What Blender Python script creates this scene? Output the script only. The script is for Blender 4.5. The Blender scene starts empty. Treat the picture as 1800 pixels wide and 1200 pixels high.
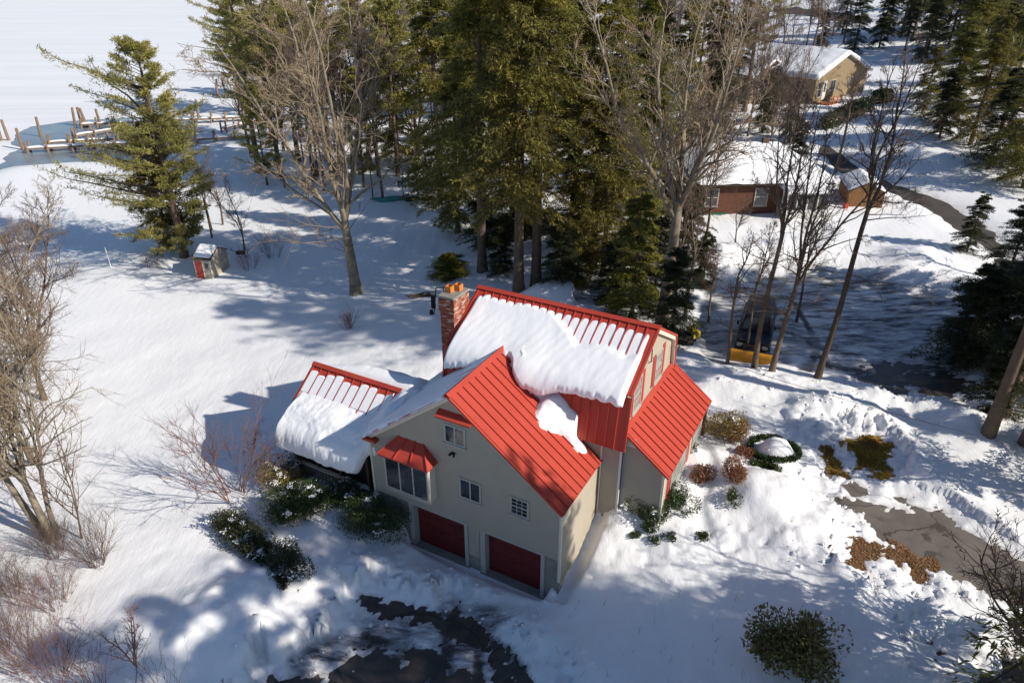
import bpy, bmesh, math, random
import numpy as np
from mathutils import Vector, Matrix
R = math.radians

# ---------------------------------------------------------------- camera, sky, sun, exposure
scene = bpy.context.scene
cam_data = bpy.data.cameras.new('camera'); cam = bpy.data.objects.new('camera', cam_data)
scene.collection.objects.link(cam); scene.camera = cam
cam.location = (0, 0, 22); cam.rotation_euler = (R(90 - 28.0), 0, 0)
cam_data.sensor_width = 36; cam_data.lens = 25.0; cam_data.clip_start = 0.5; cam_data.clip_end = 6000
SUN_AZ, SUN_EL = 116.3, 32.8          # clockwise from +y
world = bpy.data.worlds.new('World'); scene.world = world; world.use_nodes = True
wn = world.node_tree.nodes; bg = wn['Background']
sky = wn.new('ShaderNodeTexSky'); sky.sky_type = 'NISHITA'; sky.sun_disc = False
sky.sun_elevation = R(SUN_EL); sky.sun_rotation = R(SUN_AZ); sky.air_density = 1.0; sky.dust_density = 0.4; sky.ozone_density = 4.5
world.node_tree.links.new(sky.outputs[0], bg.inputs[0]); bg.inputs[1].default_value = 0.09
sun_d = bpy.data.lights.new('sun', 'SUN'); sun_d.energy = 4.5; sun_d.angle = R(0.53); sun_d.color = (1.0, 0.93, 0.82)
sun = bpy.data.objects.new('sun', sun_d); scene.collection.objects.link(sun)
sdir = Vector((math.sin(R(SUN_AZ)) * math.cos(R(SUN_EL)), math.cos(R(SUN_AZ)) * math.cos(R(SUN_EL)), math.sin(R(SUN_EL))))
sun.rotation_euler = sdir.to_track_quat('Z', 'Y').to_euler(); sun.location = (40, -20, 60)
scene.view_settings.view_transform = 'Standard'; scene.view_settings.look = 'None'
scene.view_settings.exposure = 0.22; scene.view_settings.gamma = 1
COL = scene.collection

# ---------------------------------------------------------------- terrain height as plain functions
LAKE_Z = -2.4
HA = np.array([1.924, 20.352]); HR = R(28.7)
HX = np.array([math.cos(HR), -math.sin(HR)]); HY = np.array([math.sin(HR), math.cos(HR)])
def loc2w(X, Y): return (HA[0] + HX[0] * X + HY[0] * Y, HA[1] + HX[1] * X + HY[1] * Y)
def w2loc(x, y):
    dx, dy = x - HA[0], y - HA[1]
    return dx * HX[0] + dy * HX[1], dx * HY[0] + dy * HY[1]
CTRL = [(1.92, 20.35, 0.0), (-4.61, 23.7, -0.1), (-1.69, 22.07, -0.65), (0.0, 19.55, -0.5), (-4.41, 19.18, -0.7), (-7.02, 17.17, -0.7), (0.0, 16.68, -0.5), (-10.48, 21.34, 0.1), (-6.78, 22.63, 0.1), (-8.85, 25.29, 0.3), (-12.14, 17.11, 0.3), (-17.49, 15.97, 0.3), (-19.66, 21.44, 0), (1.99, 16.49, -0.1), (5.85, 16.12, 0.4), (9.19, 15.67, 1.0), (8.81, 20.17, 1.3), (3.7, 23.6, 1.6), (6.35, 23.25, 1.9), (4.88, 21.81, 1.2), (11.09, 24.3, 2.1), (14.93, 24.55, 1.9), (16.83, 21.08, 1.9), (18.56, 18.41, 1.7), (16.85, 15.39, 1.1), (14.04, 19.78, 1.7), (13.58, 16.4, 1.2), (10.32, 31.15, 2.1), (16.46, 32.97, 2.1), (21.0, 35.05, 1.9), (23.53, 32.02, 1.9), (14.21, 37.8, 1.9), (12.82, 41.11, 1.8), (23.95, 45.93, 2.1), (1.62, 46.53, 1.4), (-5.41, 43.35, 0.7), (22.03, 27.51, 2.2), (22.18, 24.3, 2.1), (-11.97, 49.73, -0.4), (-16.34, 37.23, -0.55), (-17.42, 33.68, -0.55), (-25.1, 54.98, -1.2), (-35.89, 60.2, -1.3), (-42.06, 53.78, -1.3), (-26.53, 29.76, -0.5), (-18.79, 23.77, 0), (-16.57, 27.24, -0.3), (-25.97, 79.6, -1.2), (-16.17, 76.11, -0.5), (-5.92, 72.38, 0.6), (-22.02, 62.06, -0.9), (-47.18, 106.36, -2.3), (-52.85, 98.72, -2.35), (-68.07, 94.13, -2.35), (-45.27, 126.41, -2.3), (-70.99, 188.03, -2.4), (-108.64, 300.92, -2.4), (14.27, 56.05, 2.8), (19.58, 59.19, 3), (27.27, 58.88, 3.1), (31.08, 52.76, 3), (38.51, 58.11, 3.1), (19.14, 49.73, 2.3), (42.86, 71.13, 3.6), (38.88, 82.16, 4), (40.35, 96.85, 5.2), (51.45, 103.35, 5.6), (47.11, 74.12, 4.6), (95.96, 147.99, 10), (88.32, 220.95, 10), (65.57, 257.78, 8), (12.38, 165.73, 4), (7.13, 90.37, 2.2), (-34.45, 232.19, 0), (-36.41, 159.59, -1), (49.53, 147.32, 6), (-70, 95, -4), (-80, 140, -4.2), (-150, 200, -4.5), (-75, 230, -4.5), (-60, 400, -4.5), (-300, 600, -4.5), (-40, 60, -2.0), (-60, 70, -2.6), (-30, 30, -0.5), (-35, 10, 0), (20, 0, 1), (60, 20, 3), (70, 60, 4), (120, 120, 12), (250, 300, 30), (100, 350, 26), (500, 600, 45), (0, 350, 8), (0, 800, 15), (300, 1200, 50), (0, -20, 0), (-200, -100, -2), (200, -100, 8), (-12.5, 48, -0.4)]
_P = np.array([c[:2] for c in CTRL]); _Z = np.array([c[2] for c in CTRL])
def _phi(d): return np.sqrt(d * d + 4.0)
_K = _phi(np.linalg.norm(_P[:, None] - _P[None], axis=2))
_n = len(_P)
_M = np.zeros((_n + 1, _n + 1)); _M[:_n, :_n] = _K; _M[:_n, _n] = 1; _M[_n, :_n] = 1
_W = np.linalg.solve(_M, np.append(_Z, 0))
def vnoise(x, y, seed=0):
    xi = np.floor(x).astype(np.int64); yi = np.floor(y).astype(np.int64)
    fx = x - xi; fy = y - yi; fx = fx * fx * fx * (fx * (fx * 6 - 15) + 10); fy = fy * fy * fy * (fy * (fy * 6 - 15) + 10)
    def h(a, b):
        n = (a * 374761393 + b * 668265263 + seed * 1442695041) & 0xFFFFFFFF
        n = ((n ^ (n >> 13)) * 1274126177) & 0xFFFFFFFF
        n = (n ^ (n >> 16)) & 0xFFFF
        return n / 65535.0 * 2 - 1
    return (h(xi, yi) * (1 - fx) + h(xi + 1, yi) * fx) * (1 - fy) + (h(xi, yi + 1) * (1 - fx) + h(xi + 1, yi + 1) * fx) * fy
def fbm(x, y, f=1.0, o=4, seed=0, g=0.5):
    s = 0; a = 1.0
    for i in range(o):
        s = s + a * vnoise(x * f + 17.3 * i, y * f - 9.1 * i, seed + i); f *= 2.03; a *= g
    return s
def base_z(x, y):
    x = np.asarray(x, float); y = np.asarray(y, float); sh = x.shape
    q = np.stack([x.ravel(), y.ravel()], 1); out = np.empty(len(q))
    for i in range(0, len(q), 20000):
        d = np.linalg.norm(q[i:i + 20000, None] - _P[None], axis=2)
        out[i:i + 20000] = _phi(d) @ _W[:-1] + _W[-1]
    return np.clip(out, -4.5, 60).reshape(sh)
def sstep(a, b, t):
    t = np.clip((t - a) / (b - a), 0, 1); return t * t * (3 - 2 * t)
def poly_sd(x, y, P):
    """signed distance, positive inside"""
    P = np.asarray(P, float); n = len(P); d = np.full(x.shape, 1e9); ins = np.zeros(x.shape, bool)
    for i in range(n):
        a = P[i]; b = P[(i + 1) % n]; e = b - a
        t = np.clip(((x - a[0]) * e[0] + (y - a[1]) * e[1]) / (e @ e), 0, 1)
        d = np.minimum(d, np.hypot(x - a[0] - t * e[0], y - a[1] - t * e[1]))
        c = ((a[1] > y) != (b[1] > y)) & (x < (b[0] - a[0]) * (y - a[1]) / (b[1] - a[1] + 1e-12) + a[0])
        ins ^= c
    return np.where(ins, d, -d)
def line_d(x, y, P):
    P = np.asarray(P, float); d = np.full(x.shape, 1e9)
    for a, b in zip(P[:-1], P[1:]):
        e = b - a; t = np.clip(((x - a[0]) * e[0] + (y - a[1]) * e[1]) / (e @ e), 0, 1)
        d = np.minimum(d, np.hypot(x - a[0] - t * e[0], y - a[1] - t * e[1]))
    return d
BARE = [([(13.37, 24.4), (14.24, 24.09), (15.92, 23.45), (17.35, 22.51), (18.5, 21.67), (19.73, 20.33), (21.08, 19.11), (20.0, 17.47), (18.5, 18.3), (17.06, 19.41), (15.78, 20.28), (14.46, 21.78), (14.26, 22.93)], 0.3, 0.9, (1, 1)), ([(14.6, 24.76), (15.1, 24.93), (15.7, 24.58), (15.45, 24.12), (14.76, 24.12)], 0.12, 1.2, (1, 1)), ([(16.41, 24.09), (16.84, 23.86), (17.94, 22.99), (18.27, 22.31), (17.79, 21.95), (17.29, 22.4), (16.77, 23.24)], 0.15, 1.2, (1, 1)), ([(15.95, 27.66), (17.31, 28.3), (17.73, 28.14), (17.4, 26.82), (17.13, 25.55), (16.43, 25.0), (15.84, 25.79)], 0.55, 0.9, (1, 1)), ([(14.59, 27.5), (15.03, 27.38), (15.07, 26.27), (14.74, 25.63), (14.59, 26.09)], 0.45, 1.1, (1, 1)), ([(13.77, 21.49), (15.09, 21.15), (16.35, 20.12), (16.07, 20.0), (14.63, 20.63), (13.83, 20.55), (13.52, 20.07), (13.09, 20.23)], 0.24, 2.0, (1, 1)), ([(15.48, 20.57), (15.8, 20.12), (15.69, 19.56), (15.27, 19.44)], 0.22, 2.0, (1, 1)), ([(-5.96, 20.56), (-4.61, 20.62), (-2.75, 20.33), (-2.24, 19.66), (-3.11, 19.38), (-4.74, 19.9), (-5.96, 19.87)], 0.5, 0.8, (1, 1)), ([(-2.72, 19.94), (-1.11, 19.31), (-0.43, 18.33), (-1.3, 18.67), (-2.42, 19.01)], 0.35, 1.0, (1, 1)), ([(-6.52, 18.72), (-5.64, 18.64), (-5.1, 17.96), (-2.94, 17.61), (-1.22, 16.82), (-0.77, 15.34), (-8.1, 15.31), (-7.77, 16.9), (-6.92, 18.09)], 0.75, 0.6, (1, 1)), ([(-0.85, 18.13), (0.41, 17.11), (1.17, 15.74), (0.0, 15.68), (-0.82, 16.9)], 0.45, 0.9, (1, 1)), ([(19.34, 34.98), (21.83, 36.12), (23.95, 35.11), (24.68, 33.53), (23.67, 31.73), (21.03, 31.89), (19.38, 32.91)], 0.8, 0.6, (1, 1)), ([(14.92, 15.61), (16.03, 15.91), (17.42, 16.37), (17.93, 15.35), (14.4, 14.29)], 0.4, 0.8, (1, 1)), ([(14.65, 17.02), (15.02, 16.94), (14.96, 16.52), (14.58, 16.45)], 0.3, 1.2, (1, 1)), ([(36.81, 84.86), (36.41, 79.93), (35.57, 74.05), (37.12, 69.68), (38.72, 64.08), (39.17, 59.28), (38.81, 55.33), (36.11, 46.54), (34.18, 39.96), (32.29, 38.65), (34.42, 45.7), (35.8, 50.55), (36.58, 54.65), (37.06, 60.87), (35.59, 66.35), (33.64, 72.18), (34.34, 80.29)], 0.5, 0.3, (1, 1)), ([(82.1, 252.06), (89.88, 229.5), (90.61, 200.54), (88.18, 182.59), (83.08, 186.01), (82.42, 209.29), (77.62, 237.35)], 0.5, 0.3, (1, 1))]
ICE = [[(11.0, 41.17), (16.77, 48.82), (22.99, 48.69), (29.52, 45.29), (28.83, 40.45), (26.47, 35.02), (23.51, 31.45), (21.03, 31.89), (18.6, 33.27), (16.06, 34.85), (13.81, 34.85), (10.96, 34.98)], [(2.61, 50.6), (4.25, 49.36), (10.24, 47.32), (11.0, 41.17), (7.36, 41.31), (2.47, 47.41)], [(-5.96, 20.56), (-2.3, 20.38), (0.0, 18.77), (1.2, 16.41), (1.15, 15.33), (-8.15, 15.49), (-7.18, 17.86)]]
ROUGH = [[(13.79, 30.08), (16.45, 29.57), (15.22, 26.5), (14.66, 22.76), (13.01, 19.86), (10.76, 19.51), (9.44, 20.11), (11.33, 22.72), (11.44, 27.11), (9.79, 27.98)], [(-4.87, 22.65), (1.78, 19.78), (2.87, 17.32), (1.53, 15.27), (-0.88, 19.15), (-6.0, 20.81), (-7.96, 21.43)], [(3.88, 23.45), (5.97, 21.46), (9.46, 22.76), (11.08, 20.5), (8.75, 19.94), (2.36, 22.1)]]
TRACKS = [[(-4.2, 19.52), (-4.03, 18.7), (-2.96, 17.76), (-2.71, 16.32)], [(-2.73, 20.1), (-2.47, 18.23), (-2.04, 16.77)], [(-2.49, 19.94), (-1.54, 19.1), (-1.28, 18.16), (-1.17, 16.48)], [(-2.92, 19.66), (-1.09, 18.91), (-0.21, 18.18), (0.6, 16.51)], [(-5.68, 18.88), (-4.32, 18.47), (-2.55, 17.99)], [(-2.26, 19.82), (-0.65, 18.6), (0.41, 17.22)], [(13.37, 37.83), (15.72, 41.04), (18.1, 38.57), (18.01, 34.89)], [(19.12, 43.46), (18.49, 37.79), (16.43, 34.13)]]
MOUNDS = [(12.03, 26.29, 0.72, 0.66, 0.85, 0.05), (10.84, 23.7, 1.45, 1.2, 0.75, 0.05), (9.28, 24.97, 0.8, 0.9, 0.3, 0.15), (15.51, 30.08, 2.2, 1.3, 0.5, 0.3), (-10.39, 18.32, 3.2, 2.2, 1.3, 0.1), (-11.76, 21.32, 0.9, 0.8, 0.35, 0.1), (-9.72, 20.27, 1.4, 1.0, 0.6, 0.1), (3.17, 45.28, 2.2, 1.4, 1.1, 0.05), (-0.49, 57.84, 3, 1.5, 0.6, 0.1), (44.69, 81.1, 3, 1.5, 1.0, 0.1), (15.13, 50.77, 3, 1.4, 0.8, 0.2), (21.86, 51.54, 4, 1.2, 0.8, 0.3), (28.87, 48.03, 3, 1.5, 0.9, 0.3), (11.65, 21.56, 1.6, 1.3, 0.35, 0.4), (17.22, 19.71, 0.9, 0.5, 0.3, 0.3), (4.54, 22.94, 0.7, 0.6, 0.25, 0.2), (8.41, 26.13, 0.7, 0.7, 0.2, 0.15), (-9.22, 23.7, 1.2, 0.8, 0.2, 0.2), (-16.7, 29.19, 1.5, 1.5, 0.1, 0)]
RIDGES = [([(14.1, 29.34), (15.18, 29.97), (16.94, 30.08), (18.37, 28.83), (18.28, 26.38), (18.32, 24.42), (19.81, 21.97)], 0.8, 0.25), ([(15.22, 26.5), (14.47, 23.45), (13.64, 20.9), (12.7, 19.61)], 0.8, 0.45), ([(12.91, 19.61), (14.98, 19.5), (16.58, 18.49)], 0.5, 0.15), ([(-7.96, 21.43), (-6.38, 20.4), (-7.38, 18.77), (-8.77, 16.96)], 1.0, 0.35), ([(-5.88, 21.49), (-2.34, 20.96), (0.86, 18.63)], 0.9, 0.35), ([(9.54, 34.35), (13.18, 32.78), (16.41, 31.67), (20.58, 31.0), (22.4, 29.06)], 1.2, 0.45), ([(13.86, 48.92), (19.28, 50.2), (25.51, 49.82), (30.5, 49.74)], 1.3, 0.7), ([(41.96, 83.44), (43.12, 77.76), (45.15, 70.24)], 1.4, 0.5)]
GROOVES = [([(17.85, 27.69), (17.72, 25.21), (18.58, 22.65), (19.44, 21.34)], 0.28, 0.12), ([(15.92, 24.54), (16.86, 23.41), (17.45, 21.84)], 0.2, 0.06), ([(15.38, 26.9), (15.37, 23.84), (15.59, 21.75)], 0.15, 0.05), ([(16.08, 27.31), (16.42, 24.54), (16.93, 21.71)], 0.15, 0.05), ([(8.87, 26.99), (8.78, 24.97), (7.81, 23.37), (7.89, 22.01)], 0.35, 0.18)]
def ground_z(x, y):
    """bare ground, below the snow"""
    return base_z(x, y) - 0.30
def snow_fields(x, y):
    """snow surface height, bare mask, ice mask, track mask"""
    g = ground_z(x, y)
    near = np.exp(-(np.maximum(np.hypot(x - 5, y - 30) - 30, 0) / 25) ** 2)
    D = 0.30 + 0.0 * x
    lawn = sstep(-6, -10, x + 0.25 * (y - 30)) * 1.0
    D = D + (0.10 - 0.055 * lawn) * fbm(x, y, 0.35, 3, 5) * near + 0.02 * fbm(x, y, 1.6, 3, 9) * near * (1 - 0.6 * lawn)
    # rough shovelled and ploughed banks
    for (px, py, rx, ry, hh, lump) in MOUNDS:
        r = np.hypot((x - px) / rx, (y - py) / ry)
        D = D + hh * (np.exp(-r ** 2 * 1.2) if lump > .06 else np.exp(-r ** 4 * .8)) * (1 + lump * fbm(x, y, 1.5, 3, 21))
    for (P, w, hh) in RIDGES:
        d = line_d(x, y, P)
        D = D + hh * np.exp(-(d / w) ** 2) * (1 + 0.18 * fbm(x, y, 1.0, 5, 31, .65))
    for (P, w, hh) in GROOVES:
        d = line_d(x, y, P)
        D = D - hh * np.exp(-(d / w) ** 4)
    # deep footprints and pock marks in the front bank
    rough = 0 * x
    for P in ROUGH:
        rough = np.maximum(rough, sstep(-1.5, 1.0, poly_sd(x, y, P)))
    D = D + rough * (0.05 * fbm(x, y, 0.9, 5, 41, 0.72) + .03 * np.abs(vnoise(x * 5.1, y * 5.1, 78)) - 0.10 * sstep(0.45, 0.8, vnoise(x * 2.6, y * 2.6, 77)))
    ice = 0 * x
    for P in ICE:
        sd = poly_sd(x, y, P) + 0.9 * fbm(x, y, 0.5, 3, 51)
        ice = np.maximum(ice, sstep(-0.3, 0.6, sd))
    D = D * (1 - 0.85 * ice) + 0.03 * ice
    bare = 0 * x
    for (P, amp, fr, stretch) in BARE:
        n = fbm(x * stretch[0], y * stretch[1], fr, 5, 61, 0.78)
        sd = poly_sd(x, y, P) + amp * n
        D = np.where(sd > -0.9, np.minimum(D, np.maximum(-sd * 0.28, -0.10)), D)
        bare = np.maximum(bare, sstep(-0.25, 0.15, sd))
    trk = 0 * x
    for P in TRACKS:
        d = line_d(x, y, P)
        m = sstep(0.26, 0.14, d + 0.05 * fbm(x, y, 2.5, 2, 71))
        trk = np.maximum(trk, m * np.clip(0.8 + 0.5 * fbm(x, y, 1.0, 2, 81), 0, 1))
    D = D - 0.03 * np.clip(trk, 0, 1)
    # trench along the garage's right wall, and the doors' apron
    lx, ly = w2loc(x, y)
    inside = (lx > -14.2) & (lx < 2.6) & (ly > 0.3) & (ly < 9.6)
    w = sstep(0.55, 0.1, np.abs(lx - 0.12)) * (ly > -0.5) * (ly < 3.6)
    D = D - 0.5 * w
    z = g + D
    ap = sstep(0.15, -0.2, np.abs(lx + 4.0) - 3.5) * sstep(-0.75, -0.15, ly) * (ly < 1)
    z = z * (1 - ap) + (-0.87) * ap
    return z, bare, ice, np.clip(trk, 0, 1)
def snow_z(x, y):
    return float(snow_fields(np.array([float(x)]), np.array([float(y)]))[0][0])

# ---------------------------------------------------------------- helpers
def link(o, parent=None):
    COL.objects.link(o)
    if parent is not None: o.parent = parent
    return o
def tag(o, label=None, cat=None, group=None, kind=None):
    if label: o['label'] = label
    if cat: o['category'] = cat
    if group: o['group'] = group
    if kind: o['kind'] = kind
    return o
def empty(name, loc, rz=0, label=None, cat=None, group=None):
    o = bpy.data.objects.new(name, None); COL.objects.link(o); o.empty_display_size = 0.3
    o.location = loc; o.rotation_euler = (0, 0, rz)
    return tag(o, label, cat, group)
def mesh_np(name, V, faces, mats, midx=None, smooth=False):
    """V (n,3), faces: list of arrays (m,k)"""
    me = bpy.data.meshes.new(name); V = np.asarray(V, np.float32)
    me.vertices.add(len(V)); me.vertices.foreach_set('co', V.ravel())
    tot = sum(f.size for f in faces); nf = sum(len(f) for f in faces)
    me.loops.add(tot); me.polygons.add(nf)
    me.loops.foreach_set('vertex_index', np.concatenate([f.ravel() for f in faces]).astype(np.int32))
    sizes = np.concatenate([np.full(len(f), f.shape[1]) for f in faces]).astype(np.int32)
    st = np.concatenate([[0], np.cumsum(sizes)[:-1]]).astype(np.int32)
    me.polygons.foreach_set('loop_start', st); me.polygons.foreach_set('loop_total', sizes)
    if midx is not None: me.polygons.foreach_set('material_index', np.asarray(midx, np.int32))
    if smooth: me.polygons.foreach_set('use_smooth', np.ones(nf, bool))
    for m in (mats if isinstance(mats, (list, tuple)) else [mats]): me.materials.append(m)
    me.update(calc_edges=True); me.validate()
    return me
def obj(name, me, parent=None, loc=None, rot=None):
    o = bpy.data.objects.new(name, me); link(o, parent)
    if loc is not None: o.location = loc
    if rot is not None: o.rotation_euler = rot
    return o
class MB:
    """collects boxes, prisms and tubes for one mesh"""
    def __init__(s): s.v = []; s.f = []; s.m = []
    def add(s, V, F, m=0):
        b = len(s.v); s.v += [tuple(p) for p in V]; s.f += [tuple(i + b for i in f) for f in F]; s.m += [m] * len(F)
    def box(s, x0, x1, y0, y1, z0, z1, m=0):
        s.add([(x0, y0, z0), (x1, y0, z0), (x1, y1, z0), (x0, y1, z0), (x0, y0, z1), (x1, y0, z1), (x1, y1, z1), (x0, y1, z1)],
              [(0, 3, 2, 1), (4, 5, 6, 7), (0, 1, 5, 4), (1, 2, 6, 5), (2, 3, 7, 6), (3, 0, 4, 7)], m)
    def beam(s, p, q, w, h, m=0, up=(0, 0, 1)):
        p = Vector(p); q = Vector(q); d = (q - p).normalized(); u = Vector(up)
        a = d.cross(u)
        if a.length < 1e-4: a = d.cross(Vector((1, 0, 0)))
        a.normalize(); b = a.cross(d).normalized(); V = []
        for c in (p, q):
            for sa, sb in ((-1, -1), (1, -1), (1, 1), (-1, 1)): V.append(c + a * (sa * w / 2) + b * (sb * h / 2))
        s.add(V, [(0, 1, 2, 3), (7, 6, 5, 4), (0, 4, 5, 1), (1, 5, 6, 2), (2, 6, 7, 3), (3, 7, 4, 0)], m)
    def tube(s, pts, rad, n=6, m=0):
        pts = [Vector(p) for p in pts]; b = len(s.v); a = None
        for i, p in enumerate(pts):
            d = (pts[min(i + 1, len(pts) - 1)] - pts[max(i - 1, 0)]).normalized()
            if a is None: a = d.orthogonal().normalized()
            a = (a - d * a.dot(d)).normalized(); c = d.cross(a); r = rad[i] if isinstance(rad, (list, tuple)) else rad
            for k in range(n):
                t = 2 * math.pi * k / n; s.v.append(tuple(p + (a * math.cos(t) + c * math.sin(t)) * r))
        for i in range(len(pts) - 1):
            for k in range(n):
                s.f.append((b + i * n + k, b + i * n + (k + 1) % n, b + (i + 1) * n + (k + 1) % n, b + (i + 1) * n + k)); s.m.append(m)
        s.f.append(tuple(b + k for k in range(n))[::-1]); s.m.append(m)
        s.f.append(tuple(b + (len(pts) - 1) * n + k for k in range(n))); s.m.append(m)
    def poly(s, P, d, m=0):
        """extrude planar polygon P by vector d"""
        n = len(P); d = Vector(d); V = [Vector(p) for p in P]; V += [p + d for p in V]
        s.add(V, [tuple(range(n))[::-1], tuple(range(n, 2 * n))] + [(i, (i + 1) % n, n + (i + 1) % n, n + i) for i in range(n)], m)
    def mesh(s, name, mats, smooth=False):
        me = bpy.data.meshes.new(name); me.from_pydata(s.v, [], s.f)
        for m in (mats if isinstance(mats, (list, tuple)) else [mats]): me.materials.append(m)
        me.polygons.foreach_set('material_index', s.m)
        if smooth: me.polygons.foreach_set('use_smooth', [True] * len(s.f))
        bm = bmesh.new(); bm.from_mesh(me); bmesh.ops.recalc_face_normals(bm, faces=bm.faces); bm.to_mesh(me); bm.free()
        me.update(); return me
    def obj(s, name, mats, parent=None, smooth=False, bevel=0):
        o = obj(name, s.mesh(name, mats, smooth), parent)
        if bevel:
            b = o.modifiers.new('bevel', 'BEVEL'); b.width = bevel; b.segments = 2; b.limit_method = 'ANGLE'
        return o
def boxobj(name, x0, x1, y0, y1, z0, z1, mat, parent=None):
    b = MB(); b.box(x0, x1, y0, y1, z0, z1); return b.obj(name, mat, parent)

# ---------------------------------------------------------------- materials
def mat(name, col, rough=0.7, spec=0.5, noise=None, bump=None, metal=0, sub=0, transl=0, island=0, coat=0, objrand=0):
    """noise=(scale, amount 0..1, second colour, detail), bump=(scale, strength, distance)"""
    m = bpy.data.materials.new(name); m.use_nodes = True; nt = m.node_tree; N = nt.nodes; L = nt.links
    p = N['Principled BSDF']; p.inputs['Roughness'].default_value = rough; p.inputs['Metallic'].default_value = metal
    p.inputs['Specular IOR Level'].default_value = spec; p.inputs['Base Color'].default_value = (*col, 1)
    if coat: p.inputs['Coat Weight'].default_value = coat
    tc = N.new('ShaderNodeTexCoord'); cur = None
    if noise:
        nz = N.new('ShaderNodeTexNoise'); nz.inputs['Scale'].default_value = noise[0]; nz.inputs['Detail'].default_value = noise[3] if len(noise) > 3 else 5
        nz.inputs['Roughness'].default_value = 0.65; L.new(tc.outputs['Object'], nz.inputs['Vector'])
        mr = N.new('ShaderNodeMapRange'); mr.inputs[1].default_value = 0.35; mr.inputs[2].default_value = 0.68; mr.inputs[3].default_value = 0; mr.inputs[4].default_value = noise[1]
        L.new(nz.outputs[0], mr.inputs[0])
        mx = N.new('ShaderNodeMix'); mx.data_type = 'RGBA'; mx.inputs[6].default_value = (*col, 1); mx.inputs[7].default_value = (*noise[2], 1)
        L.new(mr.outputs[0], mx.inputs[0]); cur = mx.outputs[2]
    if island or objrand:
        if island:
            g = N.new('ShaderNodeNewGeometry'); src = g.outputs['Random Per Island']; amt = island
        else:
            g = N.new('ShaderNodeObjectInfo'); src = g.outputs['Random']; amt = objrand
        hsv = N.new('ShaderNodeHueSaturation'); mr2 = N.new('ShaderNodeMapRange'); mr2.inputs[3].default_value = 1 - amt; mr2.inputs[4].default_value = 1 + amt
        L.new(src, mr2.inputs[0]); L.new(mr2.outputs[0], hsv.inputs['Value'])
        if cur: L.new(cur, hsv.inputs['Color'])
        else: hsv.inputs['Color'].default_value = (*col, 1)
        if transl:
            oi = N.new('ShaderNodeObjectInfo'); m3 = N.new('ShaderNodeMapRange'); m3.inputs[3].default_value = .486; m3.inputs[4].default_value = .512; L.new(oi.outputs['Random'], m3.inputs[0]); L.new(m3.outputs[0], hsv.inputs['Hue'])
        cur = hsv.outputs[0]
    if cur: L.new(cur, p.inputs['Base Color'])
    if bump:
        nb = N.new('ShaderNodeTexNoise'); nb.inputs['Scale'].default_value = bump[0]; nb.inputs['Detail'].default_value = 6; L.new(tc.outputs['Object'], nb.inputs['Vector'])
        b = N.new('ShaderNodeBump'); b.inputs['Strength'].default_value = bump[1]; b.inputs['Distance'].default_value = bump[2]
        L.new(nb.outputs[0], b.inputs['Height']); L.new(b.outputs[0], p.inputs['Normal'])
    if transl:
        t = N.new('ShaderNodeBsdfTranslucent'); ms = N.new('ShaderNodeMixShader'); ms.inputs[0].default_value = transl
        if cur: L.new(cur, t.inputs[0])
        else: t.inputs[0].default_value = (*col, 1)
        L.new(p.outputs[0], ms.inputs[1]); L.new(t.outputs[0], ms.inputs[2]); L.new(ms.outputs[0], N['Material Output'].inputs[0])
    return m
M = {}
M['roof'] = mat('red_metal_roof', (0.49, 0.064, 0.038), 0.5, 0.35, (0.6, 0.8, (0.39, 0.046, 0.030), 8), (1.6, 0.12, 0.03))
M['siding'] = mat('cream_siding', (0.42, 0.37, 0.29), 0.6, 0.3, (1.3, 0.6, (0.36, 0.315, 0.25), 7), (40, 0.08, 0.004))
M['trim'] = mat('cream_trim', (0.72, 0.67, 0.54), 0.5, 0.4, (3, 0.3, (0.66, 0.61, 0.48)))
M['window_trim'] = mat('grey_white_trim', (0.46, 0.44, 0.39), 0.5, 0.3, (3, 0.4, (0.38, 0.36, 0.32)))
M['glass'] = mat('window_glass', (0.015, 0.018, 0.022), 0.04, 0.8, (1.2, 0.7, (0.05, 0.052, 0.055)))
M['glass_light'] = mat('curtained_glass', (0.32, 0.33, 0.32), 0.12, 0.7, (2.0, 0.6, (0.18, 0.19, 0.19)))
M['garage_door'] = mat('dark_red_door', (0.16, 0.020, 0.018), 0.5, 0.3, (1.5, 0.7, (0.11, 0.017, 0.016), 7))
M['shutter'] = mat('red_shutter', (0.46, 0.06, 0.04), 0.5, 0.4, (4, 0.4, (0.38, 0.05, 0.035)))
M['concrete'] = mat('concrete', (0.30, 0.28, 0.24), 0.9, 0.2, (2.2, 0.7, (0.20, 0.185, 0.16)), (18, 0.3, 0.01))
M['brick'] = mat('red_brick', (0.33, 0.10, 0.06), 0.85, 0.2, (3.0, 0.55, (0.22, 0.075, 0.05)), None, island=0.35)
M['brick_pale'] = mat('pale_brick', (0.52, 0.40, 0.33), 0.9, 0.2, (8, 0.8, (0.36, 0.16, 0.11)), None, island=0.25)
M['mortar'] = mat('mortar', (0.36, 0.33, 0.29), 0.95, 0.1, (6, 0.5, (0.25, 0.22, 0.19)))
M['flue'] = mat('clay_flue', (0.58, 0.22, 0.06), 0.8, 0.2, (5, 0.5, (0.42, 0.15, 0.05)))
M['dark_wood'] = mat('weathered_brown_wood', (0.13, 0.085, 0.06), 0.8, 0.2, (4, 0.6, (0.09, 0.06, 0.045)))
M['screen'] = mat('dark_screen', (0.012, 0.011, 0.012), 0.55, 0.3, (2, 0.5, (0.022, 0.018, 0.017)))
M['black'] = mat('black_metal', (0.02, 0.02, 0.022), 0.45, 0.4)
M['asphalt'] = mat('worn_asphalt', (0.19, 0.165, 0.145), 0.85, 0.25, (0.7, 0.75, (0.10, 0.087, 0.077), 8), (22, 0.5, 0.02))
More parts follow.
